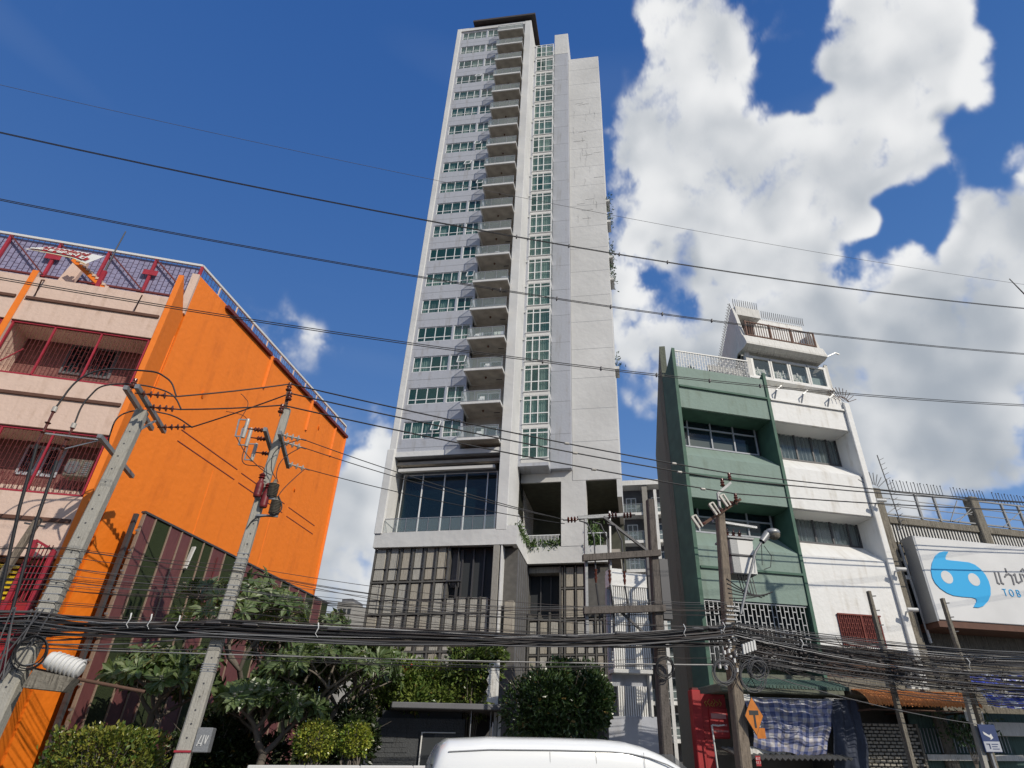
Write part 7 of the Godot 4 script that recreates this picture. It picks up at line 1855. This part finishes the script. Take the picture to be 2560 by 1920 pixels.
func wires() -> void:
	var pin := [Vector3(-9.1, 11.33, 3.62), Vector3(-9.02, 11.0, 3.66), Vector3(-9.12, 10.54, 3.75)]
	var dead := [Vector3(-11.62, 10.06, 4.4), Vector3(-11.62, 10.05, 3.7), Vector3(-11.6, 10.12, 2.5)]
	var name3 := ["top", "middle", "lowest"]
	for k in 3:
		var g: int = [0, 2, 1][k]
		line("line_wire", "%s thick black wire strung from the left pole's discs to the next pole's pins" % ["front", "middle", "rear"][k], wire(dead[k], pin[g], 0.03, 6), 0.02, M.brown_wire)
		var e: Vector3 = [Vector3(5.02, 10.16, 3.6), Vector3(4.72, 9.92, 3.6), Vector3(4.95, 9.31, 3.9)][k]
		var pts := wire(pin[k], e, 0.12, 16)
		pts.append_array(wire(e, e + Vector3(24, 1.0 + 0.3 * k, 0.2 * k), 0.25, 14).slice(1))
		line("line_wire", "%s of three thick black wires running past the tower to the lamp pole" % name3[k], pts, 0.02, M.black_wire)
		# white line clamps
		for q in [0.60, 0.86]:
			var c: Vector3 = pin[k].lerp(e, q + 0.03 * k) - Vector3(0, 0.48 * q * (1.0 - q), 0)
			var s := Shape.new(); s.lathe(c + Vector3(-0.08, 0, 0), Vector3(1, 0, 0), [[0, 0], [0.04, 0], [0.045, 0.03], [0.045, 0.13], [0.03, 0.16], [0, 0.16]], 8)
			whole("wire_clamp", "small pale clamp on the %s thick wire %s" % [name3[k], "above the terrace" if q < 0.7 else "near the lamp pole"], "clamp", street, c, s, M.porcelain_gray)
	for k in 3:
		var a: Vector3 = [Vector3(-8.24, 9.44, 3.95), Vector3(-8.26, 9.4, 3.5), Vector3(-8.26, 9.38, 2.0)][k]
		var b: Vector3 = [Vector3(-0.75, 8.0, 3.62), Vector3(-0.7, 8.04, 3.5), Vector3(-0.65, 7.95, 3.4)][k]
		line("feeder_wire", "%s of three thin wires from the switchgear pole to the concrete frame" % ["upper", "second", "lower"][k], wire(a, b, 0.12, 14), 0.012, M.black_wire)
	# high cables over the road, in pairs held apart by spacers
	var high := [[13.9, 0.0022, 10.0, 1], [12.52, 0.0031, 10.0, 2], [10.82, 0.003, 10.0, 2], [9.06, 0.0031, 10.0, 2]]
	for k in 4:
		var h: Array = high[k]
		for j in h[3]:
			var pts := PackedVector3Array()
			for i in 41:
				var x := -31.0 + i * 1.5
				pts.append(Vector3(x, h[0] + h[1] * (x + 8.0) * (x + 8.0) - 0.075 * j, h[2] + 0.05 * j))
			line("overhead_cable", "%s high over the road" % [["thin topmost single cable", "", "", ""][k] if k == 0 else "%s strand of the %s twin cable" % [["upper", "lower"][j], ["", "topmost", "middle", "lowest"][k]]], pts, 0.005 if k == 0 else 0.0085, M.gray_wire if k == 0 else M.black_wire)
		if h[3] == 2:
			for i in 5:
				var x := -6.0 + i * 1.3 + k
				var p := Vector3(x, h[0] + h[1] * (x + 8.0) * (x + 8.0) - 0.037, h[2] + 0.025)
				var s := Shape.new(); s.box(p.x - 0.012, p.x + 0.012, p.y - 0.042, p.y + 0.042, p.z - 0.03, p.z + 0.03)
				whole("cable_spacer", "small dark spacer tying the two strands of a high cable pair", "cable spacer", street, p, s, M.dark_metal, "spacers on the high cable pairs")
	# the telecom bundle along the pavement, span by span
	var mats := [M.black_wire, M.black_wire, M.gray_wire, M.brown_wire, M.black_wire, M.brown_wire, M.gray_wire, M.pale_wire, M.red_wire]
	var hue := ["black", "black", "dark gray", "brownish", "black", "brownish", "dark gray", "pale gray", "dull red"]
	var grp := "telecom cables strung between the poles"
	for k in 40:
		var z := 3.80 + rng.randf_range(-0.08, 0.18)
		var y := rng.randf_range(4.40, 4.74)
		var part_of: String = "upper" if y > 4.62 else ("middle" if y > 4.5 else "lower")
		var a := Vector3(-19, y + rng.randf_range(-0.5, 0.4), z); var b := Vector3(-12.9, rng.randf_range(4.0, 4.7), z); var c := Vector3(-9.1, y - 0.06 + rng.randf_range(-0.1, 0.1), z); var d := Vector3(-3.2, y + 0.0 + rng.randf_range(-0.1, 0.1), z); var e := Vector3(4.2, rng.randf_range(4.7, 5.3), z)
		var pts := wire(a, b, 0.1, 4)
		pts.append_array(wire(b, c, rng.randf_range(0.0, 0.12), 5).slice(1)); pts.append_array(wire(c, d, rng.randf_range(-0.03, 0.1), 6).slice(1)); pts.append_array(wire(d, e, rng.randf_range(0.02, 0.2), 9).slice(1))
		var h: int = rng.randi() % 8
		line("telecom_cable", "%s cable in the %s part of the tangled bundle left of the lamp pole" % [hue[h], part_of], pts, rng.randf_range(0.007, 0.018), mats[h], grp)
	for q in [[4.56, 0.036, "brown_wire", "upper"], [4.47, 0.042, "black_wire", "lower"], [4.64, 0.03, "brown_wire", "slack"]]:
		var pts := wire(Vector3(-19, q[0] - 0.3, 3.85), Vector3(-12.9, q[0] - 0.08, 3.85), 0.1, 4)
		pts.append_array(wire(Vector3(-12.9, q[0] - 0.08, 3.85), Vector3(-3.0, q[0], 3.85), 0.08, 12).slice(1)); pts.append_array(wire(Vector3(-3.0, q[0], 3.85), Vector3(4.2, q[0] + 0.55, 3.85), 0.1, 9).slice(1))
		line("trunk_cable", "%s thick lashed trunk cable in the middle of the tangled bundle" % q[3], pts, q[1], M[q[2]])
	for k in 24:      # loose ones above and below
		var z := 3.5 + rng.randf_range(0, 0.35)
		var ya := rng.randf_range(4.7, 6.2); var yb := rng.randf_range(4.75, 5.9)
		if k > 18:
			ya = rng.randf_range(3.9, 4.2); yb = rng.randf_range(4.1, 4.4)
		var pts := wire(Vector3(-19, ya + rng.randf_range(-0.3, 0.3), z), Vector3(-12.9, ya, z), 0.15, 4)
		pts.append_array(wire(Vector3(-12.9, ya, z), Vector3(-9.1, lerpf(ya, yb, 0.25), z), rng.randf_range(0.02, 0.1), 5).slice(1)); pts.append_array(wire(Vector3(-9.1, lerpf(ya, yb, 0.25), z), Vector3(2.0, yb, z), rng.randf_range(0.05, 0.35), 12).slice(1)); pts.append_array(wire(Vector3(2.0, yb, z), Vector3(4.2, yb + 0.1, z), 0.03, 3).slice(1))
		var h: int = rng.randi() % 7
		line("telecom_cable", "loose thin %s cable strung %s the thick tangled bundle" % [hue[h], "below" if k > 18 else ("well above" if yb > 5.3 else "just above")], pts, rng.randf_range(0.005, 0.009), mats[h], grp)
	for k in 92:      # right-hand span, fanning out
		var z := 3.7 + rng.randf_range(-0.15, 0.25)
		var a := Vector3(4.2, rng.randf_range(4.35, 5.35), z)
		var f := (a.y - 4.35) / 1.0
		var b := Vector3(19.5, lerpf(3.7, 5.1, clampf(f + rng.randfn(0, 0.2), 0, 1)) , z + rng.randf_range(-0.3, 0.3))
		var h: int = rng.randi() % 8
		line("telecom_cable", "%s cable in the %s part of the wide fan right of the lamp pole" % [hue[h], "upper" if f > 0.66 else ("middle" if f > 0.33 else "lower")], wire(a, b, rng.randf_range(0.1, 0.6), 16), rng.randf_range(0.006, 0.015), mats[h], grp)
	line("drop_wire", "single wire sloping down from the lamp pole past the orange awning", wire(Vector3(4.3, 4.2, 3.75), Vector3(12.2, 2.9, 3.55), 0.16, 14), 0.012, M.gray_wire)
	line("drop_wire", "pale level wire crossing in front of the flowering hedge", wire(Vector3(-12.8, 3.95, 3.7), Vector3(4.1, 4.22, 3.7), 0.05, 14), 0.014, M.pale_wire)
	line("drop_wire", "dark slack wire just under the pale level wire by the hedge", wire(Vector3(-9.1, 3.9, 3.72), Vector3(2.0, 4.12, 3.72), 0.1, 14), 0.009, M.black_wire)
	for k in 16:      # frayed ties, splice sleeves and hangers on the bundle
		var x := rng.randf_range(-12, 13)
		var y := 4.6 if x < -2 else (4.6 + (x + 2) * 0.1 if x < 4.2 else 4.95 - (x - 4.2) * 0.05)
		var s := Shape.new()
		if k % 2 == 0: s.lathe(Vector3(x, y, 3.92), Vector3(1, 0, 0), [[0, 0], [0.035, 0], [0.05, 0.04], [0.05, 0.3], [0.035, 0.34], [0, 0.34]], 8)
		else: s.tube(PackedVector3Array([Vector3(x, y + 0.12, 3.95), Vector3(x + 0.03, y, 4.0), Vector3(x - 0.02, y - 0.12, 3.96), Vector3(x + 0.04, y - 0.2, 3.95)]), 0.018, 0.008, 5)
		whole("splice_sleeve" if k % 2 == 0 else "cable_tie", "dark splice sleeve lashed into the tangled cable bundle" if k % 2 == 0 else "pale frayed tie dangling from the tangled cable bundle", "splice" if k % 2 == 0 else "cable tie", street, Vector3(x, y, 3.92), s, M.dark_metal if k % 2 == 0 else M.white_rail, "splices in the cable bundle" if k % 2 == 0 else "ties on the cable bundle")
	# tangle of loops and leads under the right span
	var s := Shape.new()
	for k in 150:
		var x := rng.randf_range(4.4, 13.5)
		var y := 4.75 - (x - 4.2) * 0.05 + rng.randfn(-0.1, 0.27)
		var a := Vector3(x, y, 3.85); var b := a + Vector3(rng.randf_range(0.2, 0.9), rng.randf_range(-0.3, 0.1), 0)
		s.tube(wire(a, b, rng.randf_range(0.05, 0.3), 6), 0.011, -1, 4)
	for k in 26:
		var x := rng.randf_range(5.0, 10.5)
		s.ball(Vector3(x, 4.6 - (x - 4.2) * 0.05 + rng.randfn(0, 0.14), 3.9), Vector3(0.07, 0.035, 0.035), 4, 6)
	var o := whole("cable_tangle", "knotted loops and loose ends hanging in the right-hand cable span", "cable tangle", street, Vector3(8, 4.5, 3.85), s, M.brown_wire)
	o.set_meta("kind", "stuff")

func van() -> void:
	var t := thing("van", "white high-roofed van passing along the near lane", "van", Transform3D(street.basis, street * Vector3(-1.8, 0.004, 7.45)), Vector3.ZERO)
	cur = Vector3.ZERO
	# stations along the length: x, roof height, half width scale, floor height
	var st := [[-2.58, 1.55, 0.90, 0.55], [-2.52, 1.95, 0.95, 0.42], [-2.42, 2.16, 0.98, 0.35], [-2.28, 2.25, 1.0, 0.32], [-1.6, 2.285, 1.0, 0.30], [-0.4, 2.285, 1.0, 0.30], [0.6, 2.27, 1.0, 0.30], [1.0, 2.24, 0.995, 0.30], [1.35, 2.17, 0.98, 0.30], [1.7, 2.05, 0.965, 0.30], [2.0, 1.9, 0.955, 0.30], [2.35, 1.66, 0.945, 0.30], [2.7, 1.38, 0.935, 0.32], [2.85, 1.2, 0.925, 0.34], [3.0, 1.08, 0.90, 0.36], [3.1, 0.92, 0.86, 0.40], [3.13, 0.7, 0.82, 0.45]]
	var sect := func(q: Array) -> Array:
		var h: float = q[1]; var w: float = q[2]; var f: float = q[3]
		var out := []
		for e in [[0.80, 0.0], [0.93, 0.05], [0.95, 0.28], [0.945, 0.45], [0.925, 0.62], [0.89, 0.78], [0.85, 0.885], [0.835, 0.90], [0.80, 0.925], [0.72, 0.958], [0.58, 0.98], [0.4, 0.992], [0.2, 0.998], [0.0, 1.0]]:
			out.append([e[0] * w, f + (h - f) * e[1]])
		return out
	var s := sh()
	var prev := []
	for q in st:
		var half: Array = sect.call(q)
		var ring := []
		for e in half: ring.append(Vector3(q[0], e[1], e[0]))
		for k in range(half.size() - 2, -1, -1): ring.append(Vector3(q[0], half[k][1], -half[k][0]))
		if prev.size() > 0:
			for k in ring.size() - 1: s.quad(prev[k], ring[k], ring[k + 1], prev[k + 1])
		else:
			for k in range(1, ring.size() - 1): s.tri(ring[0], ring[k], ring[k + 1])
		prev = ring
	for k in range(1, prev.size() - 1): s.tri(prev[0], prev[k + 1], prev[k])
	# smooth the flat facets
	var acc := {}
	for k in s.v.size():
		var key: Vector3 = (s.v[k] * 500.0).round()
		acc[key] = acc.get(key, Vector3.ZERO) + s.n[k]
	for k in s.v.size():
		var q: Vector3 = acc[(s.v[k] * 500.0).round()].normalized()
		if q.dot(s.n[k]) > 0.55: s.n[k] = q
	part(t, "body", s, M.van_white)
	for side in [1, -1]:
		s = sh()
		var p := PackedVector3Array()
		for q in [[-2.3, 2.03], [-1.6, 2.065], [-0.4, 2.065], [0.6, 2.05], [1.0, 2.02], [1.35, 1.96], [1.7, 1.855], [2.0, 1.73], [2.35, 1.5]]: p.append(Vector3(q[0], q[1], side * 0.856))
		s.tube(p, 0.012, -1, 6); part(t, "roof_gutter", s, M.gray_metal)
		for q in [[-2.2, -0.55], [-0.5, 0.3], [0.36, 1.2], [1.3, 2.1]]:
			s = sh(); s.hexa([Vector3(q[0], 1.32, side * 0.925 - 0.01), Vector3(q[1], 1.32, side * 0.925 - 0.01), Vector3(q[1], 1.32, side * 0.925 - 0.03), Vector3(q[0], 1.32, side * 0.925 - 0.03), Vector3(q[0] + 0.03, 1.76, side * 0.902 + 0.006), Vector3(q[1] - 0.03, 1.76, side * 0.902 + 0.006), Vector3(q[1] - 0.03, 1.76, side * 0.902 - 0.016), Vector3(q[0] + 0.03, 1.76, side * 0.902 - 0.016)]); part(t, "side_window", s, M.pane_dark)
		for x in [-0.52, 0.33, 1.25]:
			s = sh(); s.tube(PackedVector3Array([Vector3(x, 0.4, side * 0.944), Vector3(x, 1.0, side * 0.94), Vector3(x, 1.45, side * 0.918), Vector3(x, 1.9, side * 0.88), Vector3(x, 2.04, side * 0.856)]), 0.004, -1, 4); part(t, "door_seam", s, M.dark_metal)
		for x in [-1.75, 2.2]:
			s = sh(); s.lathe(Vector3(x, 0.33, side * 0.72), Vector3(0, 0, side), [[0, 0], [0.28, 0], [0.325, 0.03], [0.325, 0.17], [0.29, 0.2], [0.2, 0.2]], 24)
			var w := part(t, "wheel", s, M.rubber)
			s = sh(); s.lathe(Vector3(x, 0.33, side * 0.9), Vector3(0, 0, side), [[0, 0.03], [0.06, 0.035], [0.08, 0.01], [0.19, 0.02], [0.21, 0.025], [0.21, 0]], 18); part(w, "rim", s, M.chrome)
		s = sh(); s.bevel(2.9, 3.12, 0.72, 0.95, side * 0.68 - 0.12, side * 0.68 + 0.12, 0.02); part(t, "headlight", s, M.window_frame)
		s = sh(); s.box(-2.6, -2.5, 0.9, 1.5, side * 0.8 - 0.06, side * 0.8 + 0.06); part(t, "tail_light", s, M.tail_red)
		s = sh(); s.bevel(1.95, 2.15, 1.2, 1.45, side * 1.02 - 0.07, side * 1.02 + 0.07, 0.03); part(t, "mirror", s, M.dark_metal)
	s = sh(); s.quad(Vector3(2.93, 1.17, 0.78), Vector3(2.93, 1.17, -0.78), Vector3(1.88, 2.02, -0.7), Vector3(1.88, 2.02, 0.7)); part(t, "windscreen", s, M.pane_dark)
	s = sh(); s.quad(Vector3(-2.57, 1.35, -0.75), Vector3(-2.57, 1.35, 0.75), Vector3(-2.535, 1.85, 0.7), Vector3(-2.535, 1.85, -0.7)); part(t, "rear_window", s, M.pane_dark)
	s = sh(); s.bevel(3.0, 3.2, 0.34, 0.62, -0.85, 0.85, 0.03); s.bevel(-2.68, -2.5, 0.34, 0.6, -0.85, 0.85, 0.03); part(t, "bumper", s, M.van_white)
